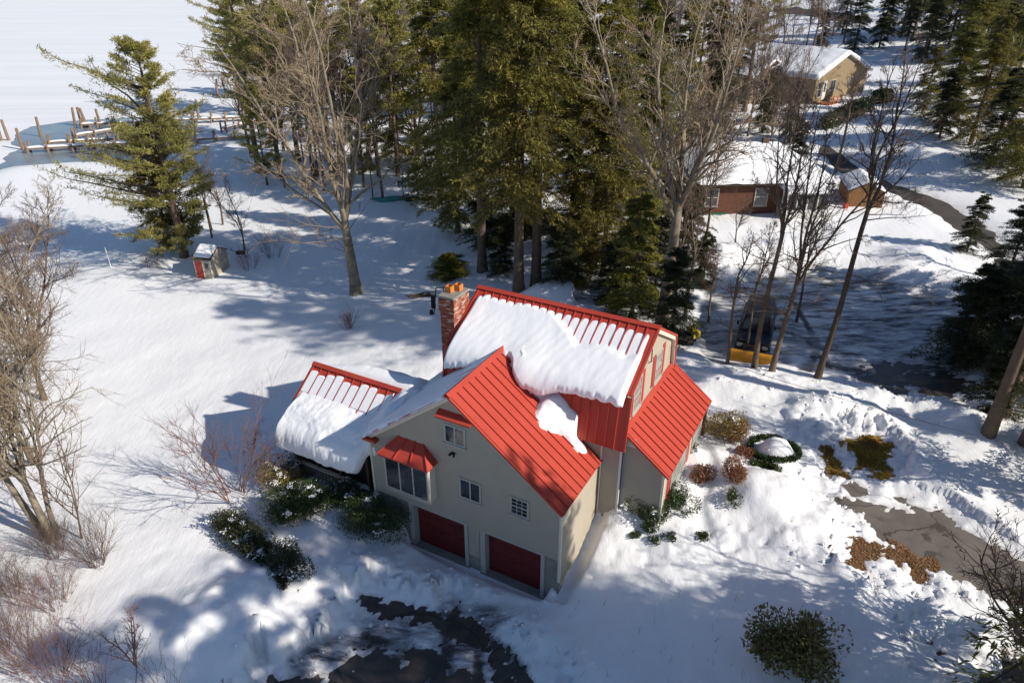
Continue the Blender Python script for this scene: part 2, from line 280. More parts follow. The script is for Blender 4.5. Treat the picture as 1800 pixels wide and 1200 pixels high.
M['wet_asphalt'] = mat('wet_dark_asphalt', (0.040, 0.036, 0.034), 0.42, 0.5, (1.1, 0.85, (0.10, 0.083, 0.07), 8), (16, 0.5, 0.02))
M['road'] = mat('road_asphalt', (0.065, 0.056, 0.05), 0.8, 0.3, (0.4, 0.8, (0.10, 0.085, 0.075), 8), (10, 0.4, 0.02))
M['leaf_litter'] = mat('brown_leaf_litter', (0.22, 0.115, 0.05), 0.9, 0.1, (3, 0.95, (0.10, 0.058, 0.03), 8), (14, 0.8, 0.05))
M['litter_leaf'] = mat('fallen_leaf', (0.22, 0.12, 0.058), 0.8, 0.2, None, None, island=0.5)
M['moss'] = mat('mossy_grass', (0.40, 0.28, 0.05), 0.9, 0.1, (1.6, 0.9, (0.33, 0.15, 0.045), 8), (14, 0.8, 0.05))
M['moss_blade'] = mat('moss_blade', (0.50, 0.36, 0.07), 0.8, 0.2, (1.2, 0.9, (0.27, 0.13, 0.045)), None, island=0.4)
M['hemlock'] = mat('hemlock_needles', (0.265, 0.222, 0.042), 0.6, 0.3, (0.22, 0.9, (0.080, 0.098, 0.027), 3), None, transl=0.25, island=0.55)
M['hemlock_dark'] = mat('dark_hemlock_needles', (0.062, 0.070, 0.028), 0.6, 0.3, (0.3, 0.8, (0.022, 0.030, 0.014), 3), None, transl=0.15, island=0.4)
M['pine'] = mat('pine_needles', (0.38, 0.325, 0.085), 0.55, 0.35, (0.3, 0.85, (0.16, 0.165, 0.052), 3), None, transl=0.22, island=0.45)
M['dead_needle'] = mat('sparse_brown_needles', (0.15, 0.12, 0.065), 0.8, 0.2, None, None, transl=0.1, island=0.35)
M['bark'] = mat('grey_brown_bark', (0.17, 0.125, 0.09), 0.95, 0.1, (2.2, 0.8, (0.09, 0.068, 0.05), 6), (14, 0.7, 0.03))
M['bark_pale'] = mat('pale_lichen_bark', (0.16, 0.125, 0.092), 0.9, 0.15, (1.6, 0.85, (0.36, 0.315, 0.23), 9), (10, 0.6, 0.03))
M['bark_dark'] = mat('dark_bark', (0.10, 0.078, 0.062), 0.95, 0.1, (3.5, 0.8, (0.055, 0.045, 0.038), 6), (14, 0.7, 0.03))
M['twig_tan'] = mat('tan_twigs', (0.36, 0.27, 0.18), 0.85, 0.15, (0.6, 0.7, (0.26, 0.19, 0.135)), None)
M['twig_brown'] = mat('brown_twigs', (0.19, 0.135, 0.105), 0.85, 0.15, (0.6, 0.7, (0.13, 0.09, 0.075)), None)
M['twig_red'] = mat('reddish_twigs', (0.24, 0.125, 0.095), 0.8, 0.2, (1.2, 0.7, (0.18, 0.10, 0.08)), None)
M['shrub'] = mat('evergreen_shrub_leaves', (0.052, 0.082, 0.020), 0.4, 0.5, (0.9, 0.8, (0.03, 0.05, 0.014), 3), None, transl=0.12, island=0.5)
M['rhodo'] = mat('rhododendron_leaves', (0.17, 0.155, 0.045), 0.4, 0.5, (1.5, 0.8, (0.14, 0.085, 0.035), 3), None, transl=0.2, island=0.5)
M['russet'] = mat('russet_leaves', (0.30, 0.13, 0.08), 0.7, 0.2, (2, 0.8, (0.22, 0.15, 0.06), 3), None, transl=0.15, island=0.5)
M['olive'] = mat('olive_leaves', (0.26, 0.21, 0.05), 0.6, 0.2, (2, 0.8, (0.22, 0.13, 0.06), 3), None, transl=0.15, island=0.5)
M['truck'] = mat('black_truck_paint', (0.006, 0.006, 0.007), 0.4, 0.35, None, None)
M['tyre'] = mat('rubber', (0.02, 0.02, 0.02), 0.9, 0.2)
M['chrome'] = mat('chrome', (0.4, 0.4, 0.42), 0.25, 0.5, metal=0.9)
M['plow'] = mat('yellow_plough', (0.62, 0.27, 0.015), 0.5, 0.4, (4, 0.5, (0.42, 0.18, 0.02)))
M['yellow'] = mat('yellow_plastic', (0.55, 0.42, 0.03), 0.5, 0.4)
M['lamp_glass'] = mat('lamp_glass', (0.45, 0.45, 0.43), 0.1, 0.6)
M['brown_shingle'] = mat('red_brown_shingle', (0.15, 0.062, 0.040), 0.85, 0.2, (3, 0.7, (0.09, 0.042, 0.03)), (20, 0.3, 0.01), objrand=0.0)
M['white_paint'] = mat('white_paint', (0.68, 0.68, 0.66), 0.6, 0.3, (3, 0.4, (0.58, 0.58, 0.56)))
M['green_paint'] = mat('green_paint', (0.02, 0.15, 0.08), 0.6, 0.3)
M['tan_shingle'] = mat('tan_shingle', (0.30, 0.225, 0.13), 0.8, 0.2, (2, 0.7, (0.22, 0.165, 0.10)), (14, 0.3, 0.01))
M['orange_wood'] = mat('orange_stained_wood', (0.40, 0.15, 0.06), 0.7, 0.3, (4, 0.5, (0.28, 0.10, 0.045)))
M['shed_wood'] = mat('brown_shed_boards', (0.33, 0.175, 0.075), 0.8, 0.2, (5, 0.5, (0.24, 0.12, 0.055)))
M['dock_wood'] = mat('weathered_dock_wood', (0.30, 0.21, 0.15), 0.9, 0.1, (3, 0.7, (0.17, 0.115, 0.08)))
M['rock'] = mat('dark_ledge_rock', (0.075, 0.066, 0.06), 0.9, 0.2, (1.5, 0.8, (0.04, 0.036, 0.034), 8), (4, 0.8, 0.12))
M['teal'] = mat('teal_plastic', (0.03, 0.22, 0.20), 0.5, 0.4)
M['water'] = mat('open_water', (0.16, 0.19, 0.215), 0.22, 0.5, (0.10, 0.9, (0.30, 0.34, 0.37)), (1.2, 0.06, 0.05))
M['paint_white'] = mat('white_pole', (0.78, 0.78, 0.78), 0.6, 0.3)
def add_cracks(m, scale, width, dark):
    nt = m.node_tree; N = nt.nodes; L = nt.links; p = N['Principled BSDF']; src = p.inputs['Base Color'].links[0].from_socket
    tc = N.new('ShaderNodeTexCoord'); nz = N.new('ShaderNodeTexNoise'); nz.inputs['Scale'].default_value = scale * 2.5; nz.inputs['Detail'].default_value = 6; L.new(tc.outputs['Object'], nz.inputs['Vector'])
    mx = N.new('ShaderNodeMix'); mx.data_type = 'RGBA'; mx.inputs[0].default_value = 0.42; L.new(tc.outputs['Object'], mx.inputs[6]); L.new(nz.outputs['Color'], mx.inputs[7])
    v = N.new('ShaderNodeTexVoronoi'); v.feature = 'DISTANCE_TO_EDGE'; v.inputs['Scale'].default_value = scale; L.new(mx.outputs[2], v.inputs['Vector'])
    mr = N.new('ShaderNodeMapRange'); mr.inputs[1].default_value = width * .4; mr.inputs[2].default_value = width; mr.inputs[3].default_value = .75; mr.inputs[4].default_value = 0; L.new(v.outputs['Distance'], mr.inputs[0])
    n2 = N.new('ShaderNodeTexNoise'); n2.inputs['Scale'].default_value = 1.1; n2.inputs['Detail'].default_value = 3; L.new(tc.outputs['Object'], n2.inputs['Vector'])
    m2 = N.new('ShaderNodeMapRange'); m2.inputs[1].default_value = .60; m2.inputs[2].default_value = .66; m2.inputs[3].default_value = 0; m2.inputs[4].default_value = .7; L.new(n2.outputs[0], m2.inputs[0])
    mm = N.new('ShaderNodeMath'); mm.operation = 'MAXIMUM'; L.new(mr.outputs[0], mm.inputs[0]); L.new(m2.outputs[0], mm.inputs[1])
    c = N.new('ShaderNodeMix'); c.data_type = 'RGBA'; L.new(mm.outputs[0], c.inputs[0]); L.new(src, c.inputs[6]); c.inputs[7].default_value = (*dark, 1); L.new(c.outputs[2], p.inputs['Base Color'])
add_cracks(M['asphalt'], 0.45, 0.010, (0.05, 0.043, 0.038)); add_cracks(M['wet_asphalt'], 0.35, 0.012, (0.02, 0.018, 0.017))
def snow_material(name, masks, bump_scale=1.0, white=(0.90, 0.90, 0.91)):
    m = bpy.data.materials.new(name); m.use_nodes = True; nt = m.node_tree; N = nt.nodes; L = nt.links
    p = N['Principled BSDF']; p.inputs['Roughness'].default_value = 0.62; p.inputs['Specular IOR Level'].default_value = 0.25
    p.inputs['Base Color'].default_value = (*white, 1)
    tc = N.new('ShaderNodeTexCoord')
    def nz(scale, detail=6, mapping=None, rough=0.6):
        n = N.new('ShaderNodeTexNoise'); n.inputs['Scale'].default_value = scale; n.inputs['Detail'].default_value = detail; n.inputs['Roughness'].default_value = rough
        if mapping:
            mp = N.new('ShaderNodeMapping'); mp.inputs['Scale'].default_value = mapping[0]; mp.inputs['Rotation'].default_value = (0, 0, mapping[1])
            L.new(tc.outputs['Object'], mp.inputs[0]); L.new(mp.outputs[0], n.inputs['Vector'])
        else: L.new(tc.outputs['Object'], n.inputs['Vector'])
        return n
    a = nz(7 * bump_scale, 8, None, 0.75); b = nz(1.0, 6, ((2.0, 0.8, 1), R(70)), 0.65)
    ad = N.new('ShaderNodeMath'); ad.operation = 'MULTIPLY_ADD'; ad.inputs[1].default_value = 0.30; L.new(a.outputs[0], ad.inputs[0]); L.new(b.outputs[0], ad.inputs[2])
    bp = N.new('ShaderNodeBump'); bp.inputs['Strength'].default_value = 0.55 if masks else 0.22; bp.inputs['Distance'].default_value = 0.08
    L.new(ad.outputs[0], bp.inputs['Height']); L.new(bp.outputs[0], p.inputs['Normal'])
    if masks:
        at = N.new('ShaderNodeAttribute'); at.attribute_name = 'masks'; sp = N.new('ShaderNodeSeparateColor'); L.new(at.outputs['Color'], sp.inputs[0])
        cur = None
        def layer(prev, colr, fac_socket, nscale, lo, hi, amt, mapping=None):
            n = nz(nscale, 8, mapping, 0.7); mr = N.new('ShaderNodeMapRange'); mr.inputs[1].default_value = lo; mr.inputs[2].default_value = hi; mr.inputs[3].default_value = 0; mr.inputs[4].default_value = amt
            L.new(n.outputs[0], mr.inputs[0]); mu = N.new('ShaderNodeMath'); mu.operation = 'MULTIPLY'; mu.use_clamp = True
            L.new(mr.outputs[0], mu.inputs[0]); L.new(fac_socket, mu.inputs[1])
            mx = N.new('ShaderNodeMix'); mx.data_type = 'RGBA'; L.new(mu.outputs[0], mx.inputs[0]); mx.inputs[7].default_value = (*colr, 1)
            if prev: L.new(prev, mx.inputs[6])
            else: mx.inputs[6].default_value = (*white, 1)
            return mx.outputs[2]
        cur = layer(None, (0.085, 0.085, 0.095), sp.outputs[1], 0.9, 0.36, 0.60, 1.0, ((0.6, 2.2, 1), 0.15))   # icy, driven-on
        cur = layer(cur, (0.44, 0.37, 0.32), sp.outputs[0], 2.2, 0.35, 0.6, 0.85)                             # dirty melt edge
        cur = layer(cur, (0.050, 0.048, 0.048), sp.outputs[2], 6.0, 0.2, 0.5, 1.0)                         # tyre tracks
        L.new(cur, p.inputs['Base Color'])
    return m
M['snow_ground'] = snow_material('ground_snow', True)
M['snow'] = snow_material('roof_snow', False, 1.0)
M['lake_snow'] = mat('wind_packed_lake_snow', (0.91, 0.91, 0.915), 0.6, 0.3, (0.02, 0.8, (0.76, 0.77, 0.785), 8), None)
_m = M['lake_snow']; _N = _m.node_tree.nodes; _L = _m.node_tree.links
_tc = _N.new('ShaderNodeTexCoord'); _mp = _N.new('ShaderNodeMapping'); _mp.inputs['Scale'].default_value = (0.012, 0.22, 1); _mp.inputs['Rotation'].default_value = (0, 0, R(12))
_L.new(_tc.outputs['Object'], _mp.inputs[0]); _nz = [n for n in _N if n.type == 'TEX_NOISE'][0]; _nz.inputs['Scale'].default_value = 1.0; _L.new(_mp.outputs[0], _nz.inputs['Vector'])

# ---------------------------------------------------------------- ground, roads, lake
def graded(lo, d0, d1, hi, step, grow=1.09):
    mid = list(np.arange(d0, d1 + 1e-6, step)); a = [d0]; s = step
    while a[-1] > lo: s *= grow; a.append(a[-1] - s)
    b = [mid[-1]]; s = step
    while b[-1] < hi: s *= grow; b.append(b[-1] + s)
    return np.array(sorted(set(a[1:] + mid + b[1:])))
gx = graded(-1500, -15, 20, 1500, 0.125, 1.05); gy = graded(-300, 13.5, 34, 2600, 0.125, 1.04)
GX, GY = np.meshgrid(gx, gy, indexing='ij')
Z, bare, ice, trk = snow_fields(GX, GY)
nx, ny = GX.shape
idx = np.arange(nx * ny).reshape(nx, ny)
quads = np.stack([idx[:-1, :-1], idx[1:, :-1], idx[1:, 1:], idx[:-1, 1:]], -1).reshape(-1, 4)
me = mesh_np('ground', np.stack([GX, GY, Z], -1).reshape(-1, 3), [quads], M['snow_ground'], smooth=True)
ca = me.color_attributes.new('masks', 'FLOAT_COLOR', 'POINT')
ca.data.foreach_set('color', np.stack([bare, ice, trk, np.ones_like(Z)], -1).astype(np.float32).ravel())
ground = obj('ground', me); tag(ground, 'snow covered ground with banks, mounds, footprints and icy patches', kind='structure')
def sheet(name, polys, step, m, label, kind='structure', off=0.0, grow=1.2, rag=0.0):
    P = np.concatenate([np.array(p) for p in polys]); x0, y0 = P.min(0) - grow; x1, y1 = P.max(0) + grow
    xs = np.arange(x0, x1, step); ys = np.arange(y0, y1, step); X, Y = np.meshgrid(xs, ys, indexing='ij')
    sd = np.max([poly_sd(X, Y, p) for p in polys], axis=0); sd = sd + rag * fbm(X, Y, 1.3, 4, 91, .7); keep = sd > -grow
    Zg = ground_z(X, Y) + off + 0.012 * fbm(X, Y, 1.2, 3, 11)
    I = np.arange(X.size).reshape(X.shape)
    q = np.stack([I[:-1, :-1], I[1:, :-1], I[1:, 1:], I[:-1, 1:]], -1).reshape(-1, 4)
    k = keep.ravel(); q = q[k[q].all(1)]
    used = np.unique(q); remap = -np.ones(X.size, int); remap[used] = np.arange(len(used))
    V = np.stack([X, Y, Zg], -1).reshape(-1, 3)[used]
    o = obj(name, mesh_np(name, V, [remap[q]], m, smooth=True)); return tag(o, label, kind=kind)
B = [b[0] for b in BARE]
sheet('driveway', [B[0], B[1], B[2]], 0.25, M['asphalt'], 'cracked grey brown asphalt driveway melting out right of the house')
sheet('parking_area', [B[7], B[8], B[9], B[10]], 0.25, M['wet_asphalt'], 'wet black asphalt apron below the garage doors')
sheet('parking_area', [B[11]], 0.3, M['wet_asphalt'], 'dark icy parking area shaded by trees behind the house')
sheet('path', [B[12], B[13]], 0.25, M['asphalt'], 'bare brown ground at lower right corner')
sheet('road', [B[14]], 0.6, M['road'], 'narrow plowed road curving past the neighbouring house', grow=2.5)
sheet('road', [B[15]], 2.0, M['road'], 'far plowed road crossing the hill at the top', grow=6)
sheet('lawn', [B[3], B[4]], 0.2, M['moss'], 'mossy brown grass melting out above the driveway', off=.008, grow=.5)
sheet('lawn', [B[5], B[6]], 0.06, M['leaf_litter'], 'strip of brown leaf litter along the driveway edge', off=.012, grow=.10, rag=.22)
rng = np.random.default_rng(5)
def scatter_flat(name, polys, n, size, m, label, upright=False, thr=0.0):
    P = np.concatenate([np.array(p) for p in polys]); x0, y0 = P.min(0) - .5; x1, y1 = P.max(0) + .5
    X = rng.uniform(x0, x1, n * 6); Y = rng.uniform(y0, y1, n * 6)
    z, br, _, _ = snow_fields(X, Y); g = ground_z(X, Y)
    sd = np.max([poly_sd(X, Y, p) for p in polys], axis=0)
    k = (sd + .35 * fbm(X, Y, 1.5, 4, 92, .7) > -0.10) & (z < g + 0.03); X, Y, z = X[k][:n], Y[k][:n], np.maximum(z, g)[k][:n]
    n = len(X); a = rng.uniform(0, 6.28, n); s = size * rng.uniform(.5, 1.4, n)
    c = np.stack([X, Y, z + 0.012], -1); d = np.stack([np.cos(a), np.sin(a), 0 * a], -1); e = np.stack([-np.sin(a), np.cos(a), 0 * a], -1)
    if upright: d = d * 0.5 + np.array([0, 0, 1.0]) ; wv = e * (s * 0.18)[:, None]
    else:
        d = d + np.stack([0 * a, 0 * a, rng.uniform(-.1, .5, n)], -1); wv = e * (s * 0.5)[:, None]
    dv = d * s[:, None]
    V = np.stack([c, c + dv * .5 + wv, c + dv, c + dv * .5 - wv], 1).reshape(-1, 3)
    o = obj(name, mesh_np(name, V, [np.arange(4 * n).reshape(n, 4)], m)); tag(o, label, kind='stuff')
scatter_flat('grass', [B[3], B[4]], 9000, 0.09, M['moss_blade'], 'short matted mossy grass showing through the snow', True)
scatter_flat('fallen_leaves', [B[5], B[6], B[13]], 9000, 0.07, M['litter_leaf'], 'brown fallen leaves along the edge of the driveway')
# lake
X = graded(-3000, -90, -20, 600, 1.5, 1.2); Y = graded(20, 60, 200, 4000, 1.5, 1.2)
LX, LY = np.meshgrid(X, Y, indexing='ij'); LZ = LAKE_Z + 0.05 * fbm(LX, LY, 0.15, 3, 3) * np.exp(-np.hypot(LX + 50, LY - 100) / 300)
I = np.arange(LX.size).reshape(LX.shape); q = np.stack([I[:-1, :-1], I[1:, :-1], I[1:, 1:], I[:-1, 1:]], -1).reshape(-1, 4)
lake = obj('lake', mesh_np('lake', np.stack([LX, LY, LZ], -1).reshape(-1, 3), [q], M['lake_snow'], smooth=True)); tag(lake, 'frozen lake under wind streaked snow', kind='structure')
WATER = [(-68.5, 94.8), (-63.9, 94.8), (-59.8, 96.9), (-52.4, 99.5), (-48.0, 106.4), (-48.1, 110.9), (-53.9, 126.4), (-57.2, 131.6), (-58.2, 131.6), (-69.7, 130.0), (-76.6, 127.9), (-80.7, 123.0), (-80.7, 118.4), (-77.1, 110.9), (-73.5, 106.4), (-72.9, 101.8)]
wp = WATER; n = 160; pts = []
P = np.array(wp); c = P.mean(0)
for i in range(len(P)):
    a, b2 = P[i], P[(i + 1) % len(P)]; k = max(2, int(np.hypot(*(b2 - a)) / 0.8))
    for t in range(k):
        p = a + (b2 - a) * t / k; o_ = 0.5 * float(fbm(np.array([p[0]]), np.array([p[1]]), 0.3, 3, 8)[0]); pts.append((p[0] + o_, p[1] + o_, LAKE_Z + 0.10))
me = bpy.data.meshes.new('open_water'); me.from_pydata(pts, [], [tuple(range(len(pts)))]); me.materials.append(M['water'])
tag(obj('open_water', me), 'dark open water kept free of ice around the docks', kind='structure')

# ---------------------------------------------------------------- the red roofed house (local axes: x right, y back, z up)
house = empty('house', (HA[0], HA[1], 0), -HR, 'cream clapboard house with bright red standing seam metal roofs half under snow', 'house')
def H2W(p): return Vector((*loc2w(p[0], p[1]), p[2]))
def clap(name, P2, org, ax, thick=0.0, exp_=0.155, parent=house, m=None):
    """clapboard courses over polygon P2 (s,z); org + s*ax, z up; outward = ax x z ... n"""
    org = Vector(org); ax = Vector(ax); n = ax.cross(Vector((0, 0, 1))); b = MB()
    zs = [p[1] for p in P2]; z = min(zs)
    def span(z):
        xs = []
        for i in range(len(P2)):
            a, c = P2[i], P2[(i + 1) % len(P2)]
            if (a[1] - z) * (c[1] - z) <= 0 and a[1] != c[1]: xs.append(a[0] + (z - a[1]) / (c[1] - a[1]) * (c[0] - a[0]))
            elif a[1] == c[1] and abs(a[1] - z) < 1e-6: xs += [a[0], c[0]]
        return (min(xs), max(xs)) if xs else None
    zt = max(zs)
    while z < zt - 0.02:
        z1 = min(z + exp_, zt - 1e-4); s0 = span(z + 1e-4); s1 = span(z1)
        if s0 and s1:
            def pt(s, zz, o): return tuple(org + ax * s + Vector((0, 0, zz)) + n * o)
            V = [pt(s0[0], z, .044), pt(s0[1], z, .044), pt(s1[1], z1, .010), pt(s1[0], z1, .010), pt(s0[0], z, 0.0), pt(s0[1], z, 0.0)]
            b.add(V, [(0, 1, 2, 3), (4, 5, 1, 0)])
        z = z1
    o = obj('siding', b.mesh('siding', m or M['siding']), parent); o['kind'] = 'stuff'; return o
def prism_wall(name, P2, org, ax, t, m, parent=house):
    org = Vector(org); ax = Vector(ax); n = ax.cross(Vector((0, 0, 1))); b = MB()
    b.poly([org + ax * s + Vector((0, 0, z)) for s, z in P2], -n * t)
    return b.obj(name, m, parent)
XA, ZA = Vector((1, 0, 0)), Vector((0, 0, 1)); YA = Vector((0, 1, 0))
# garage wing ------------------------------------------------
gL, gR, pk, sl = -9.02, -0.10, -4.84, 0.765
def gz(x): return 7.77 - sl * abs(x - pk) - 0.16
GP = [(gL, 1.52), (gR, 1.52), (gR, gz(gR)), (pk, gz(pk)), (gL, gz(gL))]
prism_wall('wall', GP, (0, 0, 0), XA, 0.15, M['siding'])
clap('siding', GP, (0, -0.002, 0), XA)
# middle strip between the doors, and the foundation
b = MB(); b.box(-4.27, -3.68, 0.0, 0.15, -0.05, 1.52); b.obj('wall', M['siding'], house); clap('siding', [(-4.23, -0.05), (-3.72, -0.05), (-3.72, 1.52), (-4.23, 1.52)], (0, -0.002, 0), XA)
for a_ in ((-0.72, gR - .01, 0.03, 0.2, -1.2, 1.515), (-4.27, -3.68, 0.03, 0.2, -1.2, -0.055), (gL + .02, -7.3, 0.03, 0.2, -1.2, 1.515), (gR - .2, gR - .012, 0.2, 3.6, -1.2, 1.0)): boxobj('foundation', *a_, M['concrete'], house)
for (x0, x1, z0) in ((-0.70, gR - .02, -.8), (gL + .04, -7.32, -.8)):      # concrete block faces
    z = z0; k = 0
    while z < 1.3:
        x = x0 - (.2 if k % 2 else 0)
        while x < x1 - .05:
            a_, c_ = max(x, x0), min(x + .39, x1)
            if c_ - a_ > .06: boxobj('block', a_, c_, .018, .03, z, z + .19, M['concrete'], house)
            x += .4
        z += .2; k += 1
# side wall facing right
SW = [(0.0, 0.55), (3.6, 0.95), (3.6, 4.02), (0.0, 4.02)]
prism_wall('wall', [(0.16, 0.3), (3.62, 0.3), (3.62, 4.0), (0.16, 4.0)], (gR, 0, 0), YA, 0.15, M['siding']); clap('siding', [(0.0, 0.3), (3.6, 0.3), (3.6, 4.0), (0.0, 4.0)], (gR + .002, 0, 0), YA)
prism_wall('wall', [(0.0, -0.5), (5.5, -0.5), (5.5, 4.35), (0.0, 4.35)], (gL, 5.5, 0), -YA, 0.15, M['siding'])
for x_, z_ in ((gR + .02, 4.0), (gL - .02, 4.35)): b = MB(); b.beam((x_, -.02, 0.4), (x_, -.02, z_), 0.10, 0.10); b.obj('corner_board', M['trim'], house)
# garage doors
for (x0, x1) in ((-3.68, -0.72), (-7.27, -4.28)):
    zt = 1.62; fr = MB(); w = 0.23
    fr.box(x0, x0 + w, -0.035, 0.34, -1.0, zt); fr.box(x1 - w * .7, x1, -0.035, 0.34, -1.0, zt); fr.box(x0 + w, x1 - w * .7, -0.035, 0.34, zt - .16, zt)
    fr.obj('door_frame', M['window_trim'], house)
    gd = empty('garage_door', (0, 0, 0)); gd.parent = house
    n = 4; z0 = -0.85; hgt = (zt - .16 - z0) / n
    for k in range(n):
        p = MB(); p.box(x0 + w, x1 - w * .7, 0.30, 0.35, z0 + k * hgt + .006, z0 + (k + 1) * hgt - .006)
        for c in range(4):
            cw = (x1 - x0 - w * 1.7) / 4; cx = x0 + w + c * cw
            p.box(cx + .09, cx + cw - .09, 0.288, 0.30, z0 + k * hgt + .09, z0 + (k + 1) * hgt - .09)
        o = p.obj('door_panel', M['garage_door'], gd)
    h = MB(); h.beam(((x0 + x1) / 2 - .08, .27, z0 + 1.0), ((x0 + x1) / 2 + .08, .27, z0 + 1.0), .03, .03); h.obj('handle', M['black'], gd)
boxobj('door_sill', -7.3, -4.25, -0.08, 0.34, -1.1, -0.83, M['concrete'], house); boxobj('door_sill', -3.7, -0.7, -0.08, 0.34, -1.1, -0.83, M['concrete'], house)
# windows: frame > panes; plane y=y0 facing -y
def window(x0, x1, z0, z1, y=0.0, cols=2, rows=1, muntin=0, xf=None, glass='glass', parent=house, proud=0.075):
    """local plane (s,z) mapped by xf(s, depth, z)"""
    xf = xf or (lambda s, d, z: (s, y + d, z))
    def bx(b, s0, s1, za, zb, d0, d1):
        V = [xf(s, d, z) for z in (za, zb) for s, d in ((s0, d0), (s1, d0), (s1, d1), (s0, d1))]
        b.add(V, [(0, 3, 2, 1), (4, 5, 6, 7), (0, 1, 5, 4), (1, 2, 6, 5), (2, 3, 7, 6), (3, 0, 4, 7)])
    f = MB(); w = 0.075
    bx(f, x0, x1, z0, z0 + w, -proud, .02); bx(f, x0, x1, z1 - w, z1, -proud, .02)
    bx(f, x0, x0 + w, z0 + w, z1 - w, -proud, .02); bx(f, x1 - w, x1, z0 + w, z1 - w, -proud, .02)
    o = f.obj('window', M['window_trim'], parent)
    s = MB(); bx(s, x0 - .04, x1 + .04, z0 - .05, z0 - .002, -proud - .05, .02); s.obj('sill', M['window_trim'], o)
    cw = (x1 - x0 - 2 * w) / cols; rh = (z1 - z0 - 2 * w) / rows
    mb = MB()
    for c in range(1, cols): bx(mb, x0 + w + c * cw - .03, x0 + w + c * cw + .03, z0 + w, z1 - w, -proud + .008, .018)
    for r_ in range(1, rows): bx(mb, x0 + w, x1 - w, z0 + w + r_ * rh - .03, z0 + w + r_ * rh + .03, -proud + .010, .016)
    if muntin:
        nn, mm = muntin
        for c in range(1, nn): q = x0 + w + (x1 - x0 - 2 * w) * c / nn; bx(mb, q - .012, q + .012, z0 + w, z1 - w, -proud + .014, .014)
        for c in range(1, mm): q = z0 + w + (z1 - z0 - 2 * w) * c / mm; bx(mb, x0 + w, x1 - w, q - .012, q + .012, -proud + .015, .013)
    if mb.v: mb.obj('mullion', M['window_trim'], o)
    for c in range(cols):
        for r_ in range(rows):
            g = MB(); bx(g, x0 + w + c * cw, x0 + w + (c + 1) * cw, z0 + w + r_ * rh, z0 + w + (r_ + 1) * rh, -.054, -.052); g.obj('pane', M[glass], o)
    return o
window(-5.18, -4.20, 5.46, 6.33, cols=2)
window(-4.58, -3.56, 2.92, 3.93, cols=2)
window(-2.25, -1.43, 3.06, 3.92, cols=1, rows=2, muntin=(3, 4))
# small awning over the upper window
b = MB(); b.poly([(-5.36, 0, 6.98), (-5.36, -.40, 6.80), (-5.36, -.40, 6.75), (-5.36, 0, 6.92)], (1.6, 0, 0)); b.obj('awning', M['roof'], house)
aw = MB(); aw.box(-5.3, -3.85, -.34, -.32, 6.69, 6.745); aw.obj('awning_brace', M['garage_door'], house)
# wall lamp
b = MB(); b.box(-4.86, -4.74, -.06, -.03, 4.95, 5.07); b.beam((-4.84, -.05, 5.02), (-4.90, -.22, 4.98), .08, .08); b.beam((-4.76, -.05, 5.02), (-4.68, -.22, 4.98), .08, .08); b.obj('lamp', M['black'], house)
# bay window with hipped red awning
bay = MB(); bay.poly([(-7.92, 0, 2.35), (-7.92, -.5, 2.35), (-5.74, -.5, 2.35), (-5.74, 0, 2.35)], (0, 0, .22)); bay.poly([(-7.92, 0, 4.1), (-7.92, -.5, 4.1), (-5.74, -.5, 4.1), (-5.74, 0, 4.1)], (0, 0, .22))
bay.box(-7.92, -7.86, -.5, 0, 2.57, 4.1); bay.box(-5.80, -5.74, -.5, 0, 2.57, 4.1); bay.obj('bay', M['trim'], house)
window(-7.92, -5.74, 2.5, 4.15, y=-.505, cols=3)
b = MB(); T = [(-7.42, .0, 4.95), (-6.25, .0, 4.95)]; Lw = [(-8.06, -.78, 4.30), (-5.58, -.78, 4.30), (-5.58, 0.0, 4.30), (-8.06, 0.0, 4.30)]
V = [T[0], T[1]] + Lw + [(p[0], p[1], p[2] - .07) for p in Lw]
b.add(V, [(0, 2, 3, 1), (1, 3, 4), (0, 5, 2), (2, 6, 7, 3), (3, 7, 8, 4), (5, 9, 6, 2), (6, 9, 8, 7)])
aw = b.obj('awning', M['roof'], house)
sb = MB()
for t in (0, .33, .66, 1): sb.beam((-7.42 + 1.17 * t, -.02, 4.96), (-8.06 + 2.48 * t, -.79, 4.33), .035, .05)
sb.obj('seam', M['roof'], aw)
b = MB(); b.box(-9.25, -8.55, -.30, -.02, 4.28, 4.42); b.obj('eave_return', M['roof'], house)
